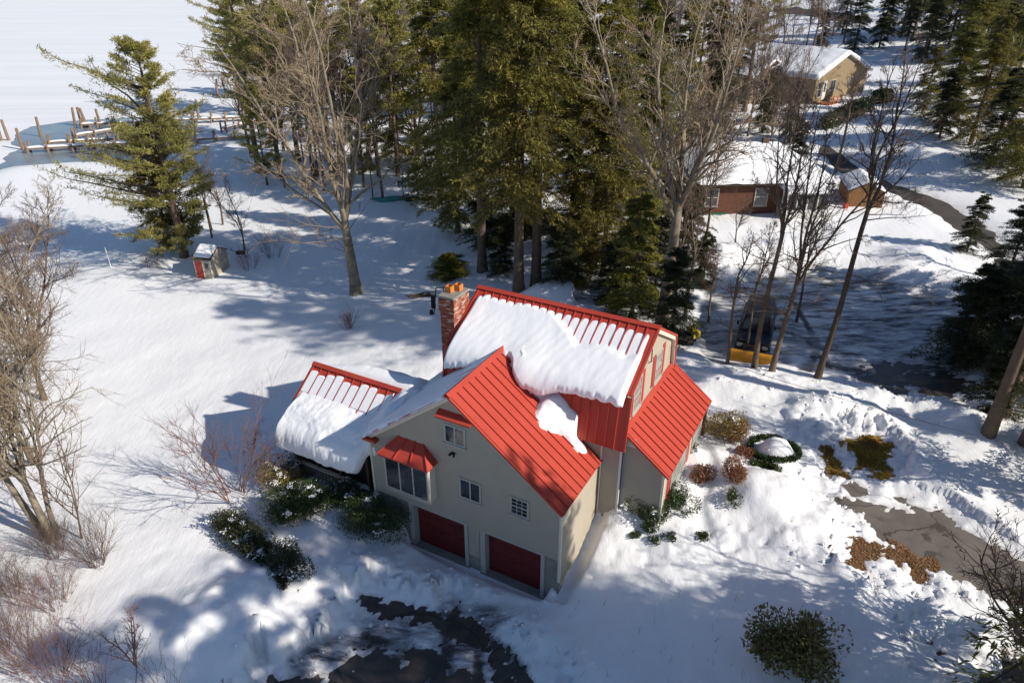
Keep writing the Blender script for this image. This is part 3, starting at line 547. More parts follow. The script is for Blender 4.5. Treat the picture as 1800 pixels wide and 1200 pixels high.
# roofs: pans with raised seams, each panel an object -------------
def metal_roof(P0, U, Vv, wid, length, n, name='roof', seamh=0.05, thick=0.05, parent=house, cap=True, edge=0.10, rowz=None):
    """P0 = top-left corner, U = unit along the ridge, Vv = unit down the slope; n panels over wid"""
    U = Vector(U).normalized(); Vv = Vector(Vv).normalized(); N = U.cross(Vv); N = N if N.z > 0 else -N; P0 = Vector(P0)
    rf = empty(name, (0, 0, 0)); rf.parent = parent; pw = wid / n; me = None
    b = MB(); q = [(0, 0), (pw - .012, 0), (pw - .012, length), (0, length)]
    b.poly([U * s + Vv * t - N * thick for s, t in q], N * thick)
    b.poly([U * s + Vv * t - N * .002 for s, t in ((0, 0), (.035, 0), (.035, length), (0, length))], N * seamh)
    me = b.mesh('roof_panel', M['roof'])
    for k in range(n):
        o = obj('roof_panel', me, rf, P0 + U * (pw * k))
    if cap:
        c = MB()
        c.poly([P0 + U * s + Vv * t + N * .055 for s, t in ((-edge, -.05), (wid + edge, -.05), (wid + edge, .16), (-edge, .16))], N * .02); c.obj('ridge_cap', M['roof'], rf)
    e = MB()
    for s0, s1 in ((-edge, 0.0), (wid, wid + edge)):
        e.poly([P0 + U * s + Vv * t - N * (thick + .02) for s, t in ((s0, 0), (s1, 0), (s1, length + .02), (s0, length + .02))], N * (thick + .035))
    e.poly([P0 + U * s + Vv * t - N * .08 for s, t in ((0, length), (wid, length), (wid, length + .03), (0, length + .03))], N * .09); e.obj('roof_edge', M['roof'], rf)
    return rf
cs = 1 / math.sqrt(1 + sl * sl)
GD = 5.6
garage_right = metal_roof((pk, -.18, 7.77), YA, (1, 0, -sl), GD, 4.90 / cs, 13)
garage_left = metal_roof((pk, -.18, 7.77), YA, (-1, 0, -sl), GD, 4.46 / cs, 13)
b = MB()   # white rake board under the roof edge
for x1, sg in ((gR + .05, 1), (gL - .22, -1)):
    b.beam((pk, -.09, 7.58), (x1, -.09, 7.58 - sl * abs(x1 - pk)), .10, .16, up=(0, 0, 1))
b.obj('rake_board', M['trim'], house)
# main gambrel ------------------------------------------------
mx0, mx1 = -7.45, 0.95
RY, RZ, BY, BZ, EY, EZ = 6.6, 9.02, 3.72, 7.36, 3.35, 4.93
up = Vector((0, BY - RY, BZ - RZ)); low = Vector((0, EY - BY, EZ - BZ))
metal_roof((mx0, RY, RZ), XA, up, mx1 - mx0, up.length, 21)
metal_roof((mx0, BY, BZ), XA, low, mx1 - mx0, low.length, 21, cap=False)
metal_roof((mx0, RY, RZ), XA, (0, -up.y, up.z), mx1 - mx0, up.length, 21)
metal_roof((mx0, 2 * RY - BY, BZ), XA, (0, -low.y, low.z), mx1 - mx0, low.length, 21, cap=False)
EP = [(3.6, 1.0), (9.6, 1.0), (9.6, EZ), (2 * RY - BY - .12, BZ - .12), (RY, RZ - .14), (BY + .12, BZ - .12), (3.6, EZ)]
prism_wall('wall', EP, (0.80, 0, 0), YA, 0.15, M['siding']); clap('siding', EP, (0.802, 0, 0), YA)
prism_wall('wall', [(-p[0], p[1]) for p in EP], (mx0 + .12, 0, 0), -YA, 0.15, M['siding'])
prism_wall('wall', [(mx0 + .15, 0.0), (0.78, 0.0), (0.78, EZ), (mx0 + .15, EZ)], (0, 3.61, 0), XA, 0.15, M['siding']); clap('siding', [(-0.1, 0.5), (0.78, 0.5), (0.78, EZ), (-0.1, EZ)], (0, 3.608, 0), XA)
prism_wall('wall', [(-0.78, 0.0), (-(mx0 + .15), 0.0), (-(mx0 + .15), EZ), (-0.78, EZ)], (0, 9.6, 0), -XA, 0.15, M['siding'])
# deep white rake trim on the gable end, seen at the rear slope
b = MB(); k = .22
for (y0, z0, y1, z1) in ((RY, RZ, 2 * RY - BY, BZ), (2 * RY - BY, BZ, 2 * RY - EY, EZ), (RY, RZ, BY, BZ)):
    b.beam((.93, y0, z0 - .17), (.93, y1, z1 - .17), .20, .14, up=(1, 0, 0))
b.obj('rake_board', M['trim'], house)
# downspout and corner boards
b = MB(); b.beam((0.86, 3.53, 1.4), (0.86, 3.53, 4.85), .09, .09); b.obj('downspout', M['white_paint'], house)
b = MB(); b.beam((0.02, 3.56, 1.2), (0.02, 3.56, 4.9), .07, .05); b.obj('corner_board', M['trim'], house)
# gable end windows and shutters
xfm = lambda s, d, z: (0.802 - d, s, z)
window(4.46, 5.40, 5.95, 7.45, cols=1, rows=2, muntin=(3, 4), xf=xfm, glass='glass_light'); window(7.14, 8.02, 5.95, 7.38, cols=1, rows=2, muntin=(3, 4), xf=xfm, glass='glass_light')
def shutter(y0, y1, z0, z1, x=0.802):
    f = MB(); f.box(x + .03, x + .06, y0, y1, z0, z1); o = f.obj('shutter', M['shutter'], house)
    s = MB(); z = z0 + .08
    while z < z1 - .1: s.box(x + .06, x + .072, y0 + .05, y1 - .05, z, z + .05); z += .085
    s.obj('slat', M['shutter'], o)
for y0, y1 in ((4.10, 4.42), (5.44, 5.76), (6.76, 7.10), (8.06, 8.40)): shutter(y0, y1, 5.95, 7.48)
b = MB(); b.tube([(.84, 5.95, 8.35), (.98, 5.97, 8.30), (.98, 6.02, 7.7), (.86, 6.02, 7.6)], .025); b.obj('cable', M['bark_dark'], house)
# lean-to on the right ----------------------------------------
LT0, LTx, LTz0, LTz1 = 3.62, 2.86, 5.74, 4.17
metal_roof((0.86, LT0, LTz0), YA, (LTx - .86, 0, LTz1 - LTz0), 6.25, math.hypot(LTx - .86, LTz1 - LTz0), 14)
wl = 2.62; sl2 = (LTz0 - LTz1) / (LTx - .86)
def lz(x): return LTz0 - sl2 * (x - .86) - .12
LP = [(0.90, 1.2), (wl, 1.2), (wl, lz(wl)), (.90, lz(.90))]
prism_wall('wall', LP, (0, 3.72, 0), XA, .15, M['siding']); clap('siding', LP, (0, 3.718, 0), XA)
prism_wall('wall', [(3.75, 1.2), (9.6, 1.2), (9.6, lz(wl)), (3.75, lz(wl))], (wl, 0, 0), YA, .15, M['siding']); clap('siding', [(3.72, 1.2), (9.6, 1.2), (9.6, lz(wl)), (3.72, lz(wl))], (wl + .002, 0, 0), YA)
prism_wall('wall', [(-p[0], p[1]) for p in LP], (0, 9.6, 0), -XA, .15, M['siding'])
b = MB(); b.beam((wl + .02, 3.70, 1.3), (wl + .02, 3.70, lz(wl)), .10, .10); b.beam((.9, 3.66, lz(.9) + .02), (wl + .2, 3.66, lz(wl + .2) + .02), .05, .14); b.obj('corner_board', M['trim'], house)
xfl = lambda s, d, z: (wl + .002 - d, s, z)
window(4.75, 7.0, 2.45, 3.85, cols=3, rows=1, muntin=(9, 4), xf=xfl, glass='glass_light'); window(7.9, 9.1, 2.45, 3.85, cols=1, rows=2, muntin=(3, 4), xf=xfl, glass='glass_light')
for y0, y1 in ((4.25, 4.68), (7.06, 7.45)): shutter(y0, y1, 2.4, 3.9, wl)
b = MB(); b.box(1.0, 1.38, 3.68, 3.70, 5.02, 5.42)
for k in range(4): b.box(1.03, 1.35, 3.66, 3.68, 5.06 + k * .09, 5.10 + k * .09)
b.obj('vent', M['trim'], house)
b = MB(); b.beam((2.72, 9.75, 1.6), (2.72, 9.75, 4.1), .12, .12); b.obj('post', M['dark_wood'], house)
# chimney ------------------------------------------------------
chim = empty('chimney', (0, 0, 0)); chim.parent = house
cx0, cx1, cy0, cy1, cz0, cz1 = -8.22, -7.52, 4.45, 5.60, 3.5, 9.20
boxobj('chimney_core', cx0 + .015, cx1 - .015, cy0 + .015, cy1 - .015, cz0, cz1 - .01, M['mortar'], chim)
bk = MB(); rr = random.Random(3); z = cz0; row = 0; bl, bh = .205, .062
while z < cz1 - bh:
    ext = .05 if z > cz1 - .62 else (.025 if z > cz1 - .70 else 0)
    X0, X1, Y0, Y1 = cx0 - ext, cx1 + ext, cy0 - ext, cy1 + ext
    off = (row % 2) * .5 * bl
    for side in range(4):
        a0, a1 = (X0, X1) if side in (0, 2) else (Y0, Y1)
        s = a0 - off
        while s < a1 - .02:
            s0, s1 = max(s, a0), min(s + bl - .012, a1); j = rr.uniform(0, .006)
            pale = 1 if (rr.random() < (.30 if side == 1 else .10)) else 0  # pale bricks come more often on the right face
            if s1 - s0 > .02:
                if side == 0: bk.box(s0, s1, Y0 - j, Y0 + .02 + ext, z, z + bh - .01, pale)
                if side == 2: bk.box(s0, s1, Y1 - .02 - ext, Y1 + j, z, z + bh - .01, pale)
                if side == 1: bk.box(X1 - .02 - ext, X1 + j, s0, s1, z, z + bh - .01, pale)
                if side == 3: bk.box(X0 - j, X0 + .02 + ext, s0, s1, z, z + bh - .01, pale)
            s += bl
    z += bh; row += 1
o = bk.obj('brick', [M['brick'], M['brick_pale']], chim); o['kind'] = 'stuff'
boxobj('chimney_cap', cx0 - .06, cx1 + .06, cy0 - .06, cy1 + .06, cz1 - .005, cz1 + .09, M['concrete'], chim)
for (a, b_) in ((-8.02, 4.95), (-7.78, 5.3)):
    f = MB()
    for s in ((-.15, -.12, -.15, .15), (.12, .15, -.15, .15), (-.12, .12, -.15, -.12), (-.12, .12, .12, .15)): f.box(a + s[0], a + s[1], b_ + s[2], b_ + s[3], cz1 + .09, cz1 + .38)
    f.box(a - .12, a + .12, b_ - .12, b_ + .12, cz1 + .09, cz1 + .12); f.obj('flue', M['flue'], chim)
b = MB(); b.poly([(-7.50, 3.55, 4.9), (-7.50, 3.2, 4.9), (-7.50, 3.68, 7.3), (-7.50, 6.6, 8.98), (-7.50, 6.6, 8.72), (-7.50, 4.0, 7.2)], (-.07, 0, 0)); b.obj('rake_flashing', M['roof'], house)
# porch on the left --------------------------------------------
px0, px1, pRY, pRZ, pEY, pEZ = -14.35, -8.9, 2.62, 5.12, 0.05, 3.25
dn = Vector((0, pEY - pRY, pEZ - pRZ))
metal_roof((px0, pRY, pRZ), XA, dn, px1 - px0, dn.length, 11)
metal_roof((px0, pRY, pRZ), XA, (0, -dn.y, dn.z), px1 - px0, dn.length, 11)
fl = 0.95
boxobj('porch_floor', px0 + .15, px1 - .1, .35, 5.0, fl - .18, fl, M['dark_wood'], house)
prism_wall('porch_skirt', [(px0 + .15, -.6), (px1 - .1, -.6), (px1 - .1, fl - .18), (px0 + .15, fl - .18)], (0, .42, 0), XA, .08, M['concrete'])
b = MB(); b.beam((px0 + .1, .36, fl + .02), (px1 - .85, .36, fl + .02), .14, .13); b.obj('porch_rail', M['trim'], house)
posts = [px0 + .25, px0 + 1.55, px0 + 2.9, px1 - .88]
for x in posts[:3] + [posts[3]]:
    b = MB(); b.beam((x, .42, fl), (x, .42, 3.25), .11, .11); b.obj('porch_post', M['dark_wood'], house)
b = MB(); b.beam((px0 + .2, .40, 3.18), (px1 - .8, .40, 3.18), .12, .16); b.beam((px1 - .88, .40, 3.2), (px1 - .88, 2.6, 4.85), .12, .16); b.obj('porch_beam', M['dark_wood'], house)
b = MB(); b.box(px0 + .2, px1 - .9, .46, .47, fl, 3.15); b.obj('porch_screen', M['screen'], house)
b = MB(); b.box(px1 - .9, gL - .0, 1.2, 1.21, fl, 4.3); b.obj('porch_screen', M['screen'], house)
b = MB(); b.poly([(px0 + .18, .45, fl), (px0 + .18, 5.0, fl), (px0 + .18, 5.0, 3.3), (px0 + .18, pRY, pRZ - .12), (px0 + .18, .45, 3.3)], (.05, 0, 0)); b.obj('porch_screen', M['screen'], house)

# ---------------------------------------------------------------- snow lying on the roofs
def blanket(S, T0, T1, nt, P, Hf, name, label, parent_xf=True, under=0.03):
    """warped grid: S (ns) along, T0/T1 edges per S; P(s,t)->(pos,normal) arrays; Hf(s,t01,t)->thickness"""
    ns = len(S); t = np.linspace(0, 1, nt); SS = np.repeat(S[:, None], nt, 1); TT = T0[:, None] + (T1 - T0)[:, None] * t[None]
    pos, nor = P(SS, TT); Hh = Hf(SS, np.repeat(t[None], ns, 0), TT)
    top = pos + nor * Hh[..., None]; bot = pos - nor * under
    V = np.concatenate([top.reshape(-1, 3), bot.reshape(-1, 3)]); I = np.arange(ns * nt).reshape(ns, nt); n = ns * nt
    q = np.stack([I[:-1, :-1], I[1:, :-1], I[1:, 1:], I[:-1, 1:]], -1).reshape(-1, 4)
    rim = np.concatenate([I[0, :], I[1:, -1], I[-1, :-1][::-1], I[1:-1, 0][::-1]]); r2 = np.roll(rim, -1)
    sk = np.stack([rim, r2, r2 + n, rim + n], -1)
    me = mesh_np(name, V, [q, q[:, ::-1] + n, sk], M['snow'], smooth=True)
    bm = bmesh.new(); bm.from_mesh(me); bmesh.ops.recalc_face_normals(bm, faces=bm.faces); bm.to_mesh(me); bm.free()
    o = obj(name, me, None, (HA[0], HA[1], 0), (0, 0, -HR)); return tag(o, label, 'snow', kind='stuff')
def iso_snow(x0, x1, y0, y1, step, zroof, sdf, thick, label, norm=(0, 0, 1)):
    X, Y = np.meshgrid(np.arange(x0, x1, step), np.arange(y0, y1, step), indexing='ij'); sd = sdf(X, Y)
    h = np.where(sd > 0, thick(X, Y) * np.sqrt(np.clip(sd / (sd + 0.12), 0, 1)), sd * 1.2); h = np.maximum(h, -.05)
    zr = zroof(X, Y); keep = (sd > -2.5 * step).ravel(); I = np.arange(X.size).reshape(X.shape)
    q = np.stack([I[:-1, :-1], I[1:, :-1], I[1:, 1:], I[:-1, 1:]], -1).reshape(-1, 4); q = q[keep[q].all(1)]
    used = np.unique(q); rm = -np.ones(X.size, int); rm[used] = np.arange(len(used))
    V = np.stack([X + norm[0] * h, Y + norm[1] * h, zr + norm[2] * h], -1).reshape(-1, 3)[used]
    o = obj('roof_snow', mesh_np('roof_snow', V, [rm[q]], M['snow'], smooth=True), None, (HA[0], HA[1], 0), (0, 0, -HR)); return tag(o, label, 'snow', kind='stuff')
# main front slope: bare teeth along the ridge, thick lip that curls over the break
U1 = np.array([0, (BY - RY), (BZ - RZ)]); LU = np.linalg.norm(U1); U1 = U1 / LU; N1 = np.array([0, U1[2] * 1.0, -U1[1]]); N1 = np.array([0, -abs(U1[2]), abs(U1[1])])
S = np.linspace(-7.30, 0.80, 230)
pw = (mx1 - mx0) / 21; ph = ((S - mx0) / pw) % 1.0
tooth = np.where((ph > .10) & (ph < .95), np.sin(np.clip((ph - .10) / .85, 0, 1) * math.pi) ** .18, 0.0) * (.75 + .5 * (np.sin(np.floor((S - mx0) / pw) * 12.9898) * 43758.5453 % 1.0))
lft = sstep(-7.3, -4.5, S)
T0 = 0.50 + 0.22 * sstep(-3.5, 0.5, S) + .07 * fbm(S, S * 0, .9, 3, 4) - tooth * (.14 + .10 * sstep(-5.0, .3, S)) + (1 - sstep(-7.3, -6.6, S)) * .10
T1 = LU + 0.62 + .12 * fbm(S, S * 0, .8, 3, 14) + .07 * np.sin(S * 2.2) + .30 * sstep(-5.6, -6.6, S) + .38 * sstep(-1.9, -2.7, S) * sstep(-4.1, -3.4, S) - .80 * np.exp(-((S + 4.65) / .60) ** 4) + .05 * fbm(S, S * 0, 4.0, 3, 15) - .015
def Pm(s, t):
    over = np.clip(t - (LU - .05), 0, None); a = np.clip(over / .9, 0, 1) * R(50)
    base = np.array([0, RY, RZ])[None, None] + U1[None, None] * np.minimum(t, LU - .05)[..., None]; base = base.copy(); base[..., 0] = s
    # arc beyond the break
    ang0 = math.atan2(-U1[2], -U1[1])    # slope below horizontal
    am = ang0 + a * .5
    base[..., 1] -= over * np.cos(am); base[..., 2] -= over * np.sin(am) - 0 * over
    an = ang0 + a; nor = np.stack([0 * s, -np.sin(an), np.cos(an)], -1)
    return base, nor
def Hm(s, u, t):
    seam = ((s - mx0) / pw) % 1.0; sd_ = np.minimum(seam, 1 - seam); tsol = .40 + 1.15 * sstep(-4.2, -1.6, s) + .2 * fbm(s, s * 0, 1.1, 2, 77)
    bare_row = sstep(tsol + .12, tsol - .12, t) * np.exp(-(sd_ / .10) ** 4)
    edge = np.sqrt(np.clip(u / .06, 0, 1)) * np.sqrt(np.clip((1.0 - u) / .07, 0, 1))
    sx = np.sqrt(np.clip((s + 7.30) / .15, 0, 1)) * np.sqrt(np.clip((.80 - s) / .15, 0, 1))
    deep = .032 + .13 * sstep(tsol - .15, tsol + .35, t) + .13 * sstep(1.2, LU, t)
    rip = .0018 * np.sin((s + .35 * t) * 6.283 / pw + .8 * fbm(s, t, .8, 2, 5)) * sstep(.8, 1.6, t)
    h = deep * (1 + .12 * fbm(s, t, .45, 3, 33)) + rip + .010 * fbm(s, t * .5, 1.6, 3, 35)
    drift = .08 * np.exp(-((s + 3.6) / .8) ** 2) * sstep(1.2, LU, t)        # heaped where the garage ridge meets the slope
    return (h + drift) * edge * sx - .012
blanket(S, T0, T1, 80, Pm, Hm, 'roof_snow', 'thick snow blanket curling over the lower edge of the main red roof', under=.02)
# heap sliding down the valley onto the bright red garage slope
def zgr(X, Y): return 7.77 - sl * np.abs(X - pk) + .004
ISL = [(-4.78, 5.3), (-4.55, 4.2), (-4.15, 3.65), (-3.5, 3.25), (-3.1, 3.3), (-2.75, 3.42), (-2.68, 2.85), (-2.45, 2.45), (-2.15, 2.3), (-1.8, 2.5), (-1.6, 2.75), (-1.35, 2.95), (-1.12, 2.9), (-.75, 2.85), (-.45, 3.1), (-.40, 3.32), (-.7, 3.42), (-1.0, 3.4), (-1.15, 3.9), (-2.4, 4.0), (-3.4, 5.0)]
def sd_isl(X, Y): return poly_sd(X, Y, ISL) + .07 * fbm(X, Y, 2.6, 4, 6, .6)
nn = (sl * cs, 0, cs)
iso_snow(-5.2, -.2, 2.0, 5.4, .04, zgr, sd_isl, lambda X, Y: .15 + .07 * fbm(X, Y, 1.8, 4, 12) + .80 * sstep(2.5, 3.6, Y) * sstep(-1.0, -1.6, X), 'lumpy heap of slid snow on the bright red garage roof', nn)
# whole left slope of the garage roof
def sd_left(X, Y):
    return np.minimum.reduce([(pk - .12) - X + .03 * fbm(X, Y, 3, 2, 2), X + 9.26 + 0 * X, Y + .27 + .03 * fbm(X, Y, 2.5, 3, 3), 5.55 - Y, np.maximum(np.maximum(cx0 - .1 - X, X - cx1 - .1), np.maximum(cy0 - .12 - Y, Y - cy1 - .1)) + .02])
def zl(X, Y):
    a = 7.77 - sl * np.abs(X - pk); b_ = pRZ - (pRZ - pEZ) / (pRY - pEY) * np.abs(Y - pRY); k = .22
    valley = np.log(np.exp(np.clip(a / k, -60, 60)) + np.exp(np.clip(np.where(X < -8.2, b_, -5) / k, -60, 60))) * k
    return np.where(X < -7.4, valley, a) + .004
iso_snow(-9.36, pk + .1, -.40, 5.6, .05, zl, sd_left, lambda X, Y: .07 + .10 * sstep(-5.6, -8.2, X) + .035 * fbm(X, Y, 1.3, 4, 17) - .05 * np.exp(-((((Y + .18) / (GD / 13)) % 1 - .5) / .18) ** 2) * sstep(-7.0, -5.2, X) + .25 * sstep(3.0, 4.6, Y) * sstep(-6.4, -5.0, X), 'snow covering the shaded left slope of the garage roof', (-sl * cs, 0, cs))
# porch front slope: thick slab hanging over the eave, climbing onto the garage eave at the right
dnn = np.array([0, pEY - pRY, pEZ - pRZ]); PL = np.linalg.norm(dnn); dnn = dnn / PL
S2 = np.linspace(px0 + .02, -8.55, 200); pwp = (px1 - px0) / 11
T0p = 1.30 - .75 * sstep(-10.9, -8.9, S2) + .06 * fbm(S2, S2 * 0, 1.3, 3, 24) + .10 * np.sin(S2 * 1.1)
T1p = PL + 1.05 + .09 * fbm(S2, S2 * 0, 1.3, 5, 44, .65) - 1.0 * sstep(-9.75, -9.15, S2)
def Pp(s, t):
    over = np.clip(t - PL, 0, None); base = np.zeros(s.shape + (3,)); tt = np.minimum(t, PL)
    base[..., 0] = s; base[..., 1] = pRY + dnn[1] * tt; base[..., 2] = pRZ + dnn[2] * tt
    ang0 = math.atan2(-dnn[2], -dnn[1]); a = np.clip(over / .55, 0, 1) * R(52); am = ang0 + a * .9
    base[..., 1] -= .40 * (1 - np.exp(-over / .40)); base[..., 2] -= over * np.sin(am) * .92
    lift = (sstep(-10.1, -8.7, s) ** 1.5) * (.75) * sstep(PL * 1.25, PL * .4, t) ; base[..., 2] += lift * .9
    an = ang0 + a; return base, np.stack([0 * s, -np.sin(an), np.cos(an)], -1)
def Hp(s, u, t):
    seam = ((s - px0) / pwp) % 1.0; g = np.exp(-(np.minimum(seam, 1 - seam) / .09) ** 2)
    edge = np.sqrt(np.clip(u / .22, 0, 1)) * np.sqrt(np.clip((1 - u) / .08, 0, 1)); sx = np.sqrt(np.clip((s - px0) / .25, 0, 1)) * np.sqrt(np.clip((-8.55 - s) / .35, 0, 1))
    h = .05 + .46 * sstep(0.0, .45, u) - .16 * sstep(.7, 1, u) + .05 * fbm(s, t, 1.1, 4, 55)  + .06 * fbm(s, t, 2.5, 3, 56) * sstep(.8, 1, u)
    return h * edge * sx - .01
blanket(S2, T0p, T1p, 90, Pp, Hp, 'roof_snow', 'deep slab of snow drooping over the front eave of the porch', under=.02)
# thin tongues between the porch seams above the slab
for k in range(11):
    s0 = px0 + k * pwp + .036; s1 = px0 + (k + 1) * pwp - .002; top0 = .34 + .13 * math.sin(k * 1.7); Sx = np.linspace(s0, s1, 14)
    ts = top0 + .10 * (1 - np.sin(np.linspace(0.05, math.pi - .2, 14)) ** .22)
    if s1 > -9.3: continue
    blanket(Sx, ts, np.full(14, 1.5), 20, Pp, lambda s, u, t: (.042 * np.sqrt(np.clip(u / .05, 0, 1))) - .004, 'roof_snow', 'thin snow tongues between the raised seams of the porch roof', under=.01)
# rear porch slope, seen over the ridge
S3 = np.linspace(px0 + .55, -8.7, 120)
def Pr(s, t):
    base = np.zeros(s.shape + (3,)); base[..., 0] = s; base[..., 1] = pRY - dnn[1] * t; base[..., 2] = pRZ + dnn[2] * t; return base, np.stack([0 * s, 0 * s + .55, 0 * s + .83], -1)
def Hr(s, u, t):
    return (.40 + .32 * sstep(-13.5, -10.5, s) + .05 * fbm(s, t, 1, 3, 5)) * np.sqrt(np.clip(u / .12, 0, 1)) * np.sqrt(np.clip((1 - u) / .12, 0, 1)) * np.sqrt(np.clip((s - px0 - .55) / .9, 0, 1)) * np.sqrt(np.clip((-8.7 - s) / .3, 0, 1)) - .01
blanket(S3, np.full(120, .12), np.full(120, PL + .25), 60, Pr, Hr, 'roof_snow', 'rounded drift of snow behind the porch ridge')

# ---------------------------------------------------------------- plants: generators
def nrm(a): return a / (np.linalg.norm(a, axis=-1, keepdims=True) + 1e-9)
class Geo:
    def __init__(s): s.V = []; s.Q = []; s.mi = []; s.n = 0
    def add(s, V, Q, m):
        s.V.append(V.reshape(-1, 3)); s.Q.append(Q + s.n); s.mi.append(np.full(len(Q), m)); s.n += len(s.V[-1])
    def tubes(s, P, Rd, k=4, m=0):
        """P (n, p, 3), Rd (n, p)"""
        if len(P) == 0: return
        P = np.asarray(P, float); Rd = np.asarray(Rd, float); n, p, _ = P.shape
        d = nrm(np.gradient(P, axis=1)); ref = np.where(np.abs(d[:, :1, 2:3]) > .9, np.array([1., 0, 0]), np.array([0, 0, 1.]))
        a = nrm(np.cross(d, np.broadcast_to(ref, d.shape))); c = np.cross(d, a)
        t = np.arange(k) * 2 * math.pi / k
        ring = P[:, :, None] + (a[:, :, None] * np.cos(t)[:, None] + c[:, :, None] * np.sin(t)[:, None]) * Rd[:, :, None, None]
        I = np.arange(n * p * k).reshape(n, p, k); J = np.roll(I, -1, 2)
        q = np.stack([I[:, :-1], J[:, :-1], J[:, 1:], I[:, 1:]], -1).reshape(-1, 4); s.add(ring, q, m)
    def cards(s, C, D, Nn, L, W, m=0):
        """rhombic leaf cards starting at C pointing along D"""
        D = nrm(D); side = nrm(np.cross(D, Nn)); L = L[:, None]; W = W[:, None]
        V = np.stack([C, C + D * L * .45 + side * W * .5, C + D * L, C + D * L * .45 - side * W * .5], 1)
        s.add(V, np.arange(4 * len(C)).reshape(-1, 4), m)
    def mesh(s, name, mats, smooth=False):
        return mesh_np(name, np.concatenate(s.V), [np.concatenate(s.Q)], mats, np.concatenate(s.mi), smooth)
def trunk_mesh(h, r, seed, mats, lean=(0, 0), k=9, wob=.12, top=.12):
    g = Geo(); rg = np.random.default_rng(seed); t = np.linspace(0, 1, 12); ph = rg.uniform(0, 6, 2)
    P = np.stack([wob * np.sin(t * 5 + ph[0]) * t + lean[0] * t ** 1.3, wob * np.sin(t * 4 + ph[1]) * t + lean[1] * t ** 1.3, -.5 + (h + .5) * t], -1)
    rad = r * (1 - t) ** .8 + r * top + r * .45 * np.exp(-t * 28); g.tubes(P[None], rad[None], k); return g.mesh('trunk', mats, True)
def conifer_meshes(h, seed, kind='hemlock', cb=.15, Rm=4.2, dens=1.0, mname='hemlock', oneside=None):
    rg = np.random.default_rng(seed); g = Geo()
    nb = int((h * (1 - cb)) * (8.6 if kind == 'hemlock' else 6.5) * dens)
    zf = cb + (1 - cb) * np.sort(rg.uniform(0, 1, nb)) ** .95; z = zf * h; u = (zf - cb) / (1 - cb)
    prof = np.clip(1 - u, 0, 1) ** (.62 if kind == 'hemlock' else .5) * (0.55 + .45 * np.clip(u / .18, 0, 1))
    az = rg.uniform(0, 6.283, nb)
    L = Rm * prof * rg.uniform(.55, 1.12, nb) + .35
    lob = .68 + .36 * np.sin(az * 2 + z * .7 + seed) * np.sin(z * 1.6 + seed * 2.1) + .12 * np.sin(az * 5 + z * 2.3); L = L * np.clip(lob + .14, .22, 1.3)
    if kind == 'pine':
        L = L * np.where(rg.random(nb) < .28, 1.25, .85)
    if oneside is not None: L = L * (.72 + .42 * np.clip(np.cos(az - oneside), -.5, 1))
    dirh = np.stack([np.cos(az), np.sin(az), 0 * az], -1)
    rise = (.25 - .45 * (1 - u)) if kind == 'hemlock' else (.30 + .25 * u - .15 * (1 - u))
    npt = 6; t = np.linspace(0, 1, npt)
    droop = (.30 if kind == 'hemlock' else .06)
    P = dirh[:, None] * (L[:, None] * t)[..., None]; P[..., 2] = z[:, None] + (L * rise)[:, None] * t - (L * droop)[:, None] * t ** 2 + (.10 * L[:, None] * t ** 3 if kind == 'pine' else 0)
    P[:, :, :2] += rg.normal(0, .05, (nb, npt, 2)) * (L[:, None, None]) * t[None, :, None]
    g.tubes(P, (.012 + .011 * L)[:, None] * (1.15 - t), 3, 1)
    # side twigs
    nt = 13 if kind == 'hemlock' else 8
    C = []; D = []; N_ = []; LL = []; WW = []
    for sgn in (-1, 1):
        for j in range(nt):
            tj = (.16 if kind == 'hemlock' else .40) + ((.84 if kind == 'hemlock' else .6)) * (j + rg.uniform(0, 1, nb)) / nt
            x = np.clip(tj, 0, .999) * (npt - 1); i0 = x.astype(int); fr = (x - i0)[:, None]
            b0 = P[np.arange(nb), i0] * (1 - fr) + P[np.arange(nb), i0 + 1] * fr
            side = np.cross(dirh, [0, 0, 1.]) * sgn; tl = (.40 * L * (1.08 - tj) + .22) * rg.uniform(.6, 1.2, nb)
            td = nrm(dirh * .75 + side * .8 + np.stack([0 * az, 0 * az, rg.normal(-.12 if kind == 'hemlock' else .15, .14, nb)], -1))
            m = 12 if kind == 'hemlock' else 6
            for q in range(m):
                f = (q + rg.uniform(0, 1, nb)) / m; c = b0 + td * (tl * f)[:, None] + rg.normal(0, .05, (nb, 3))
                if kind == 'hemlock':
                    C.append(c); D.append(td + rg.normal(0, .55, (nb, 3)) + np.array([0, 0, -.28])); N_.append(np.array([0, 0, 1.]) + rg.normal(0, .5, (nb, 3)))
                    LL.append(rg.uniform(.16, .40, nb)); WW.append(rg.uniform(.04, .09, nb))
                else:
                    for e in range(3):
                        C.append(c + rg.normal(0, .05, (nb, 3))); D.append(td * .5 + rg.normal(0, .8, (nb, 3)) + np.array([0, 0, .35])); N_.append(rg.normal(0, 1, (nb, 3)))
                        LL.append(rg.uniform(.16, .38, nb)); WW.append(rg.uniform(.035, .08, nb))
    g.cards(np.concatenate(C), np.concatenate(D), np.concatenate(N_), np.concatenate(LL), np.concatenate(WW), 0)
    return g.mesh('crown', [M[mname], M['bark_dark']])
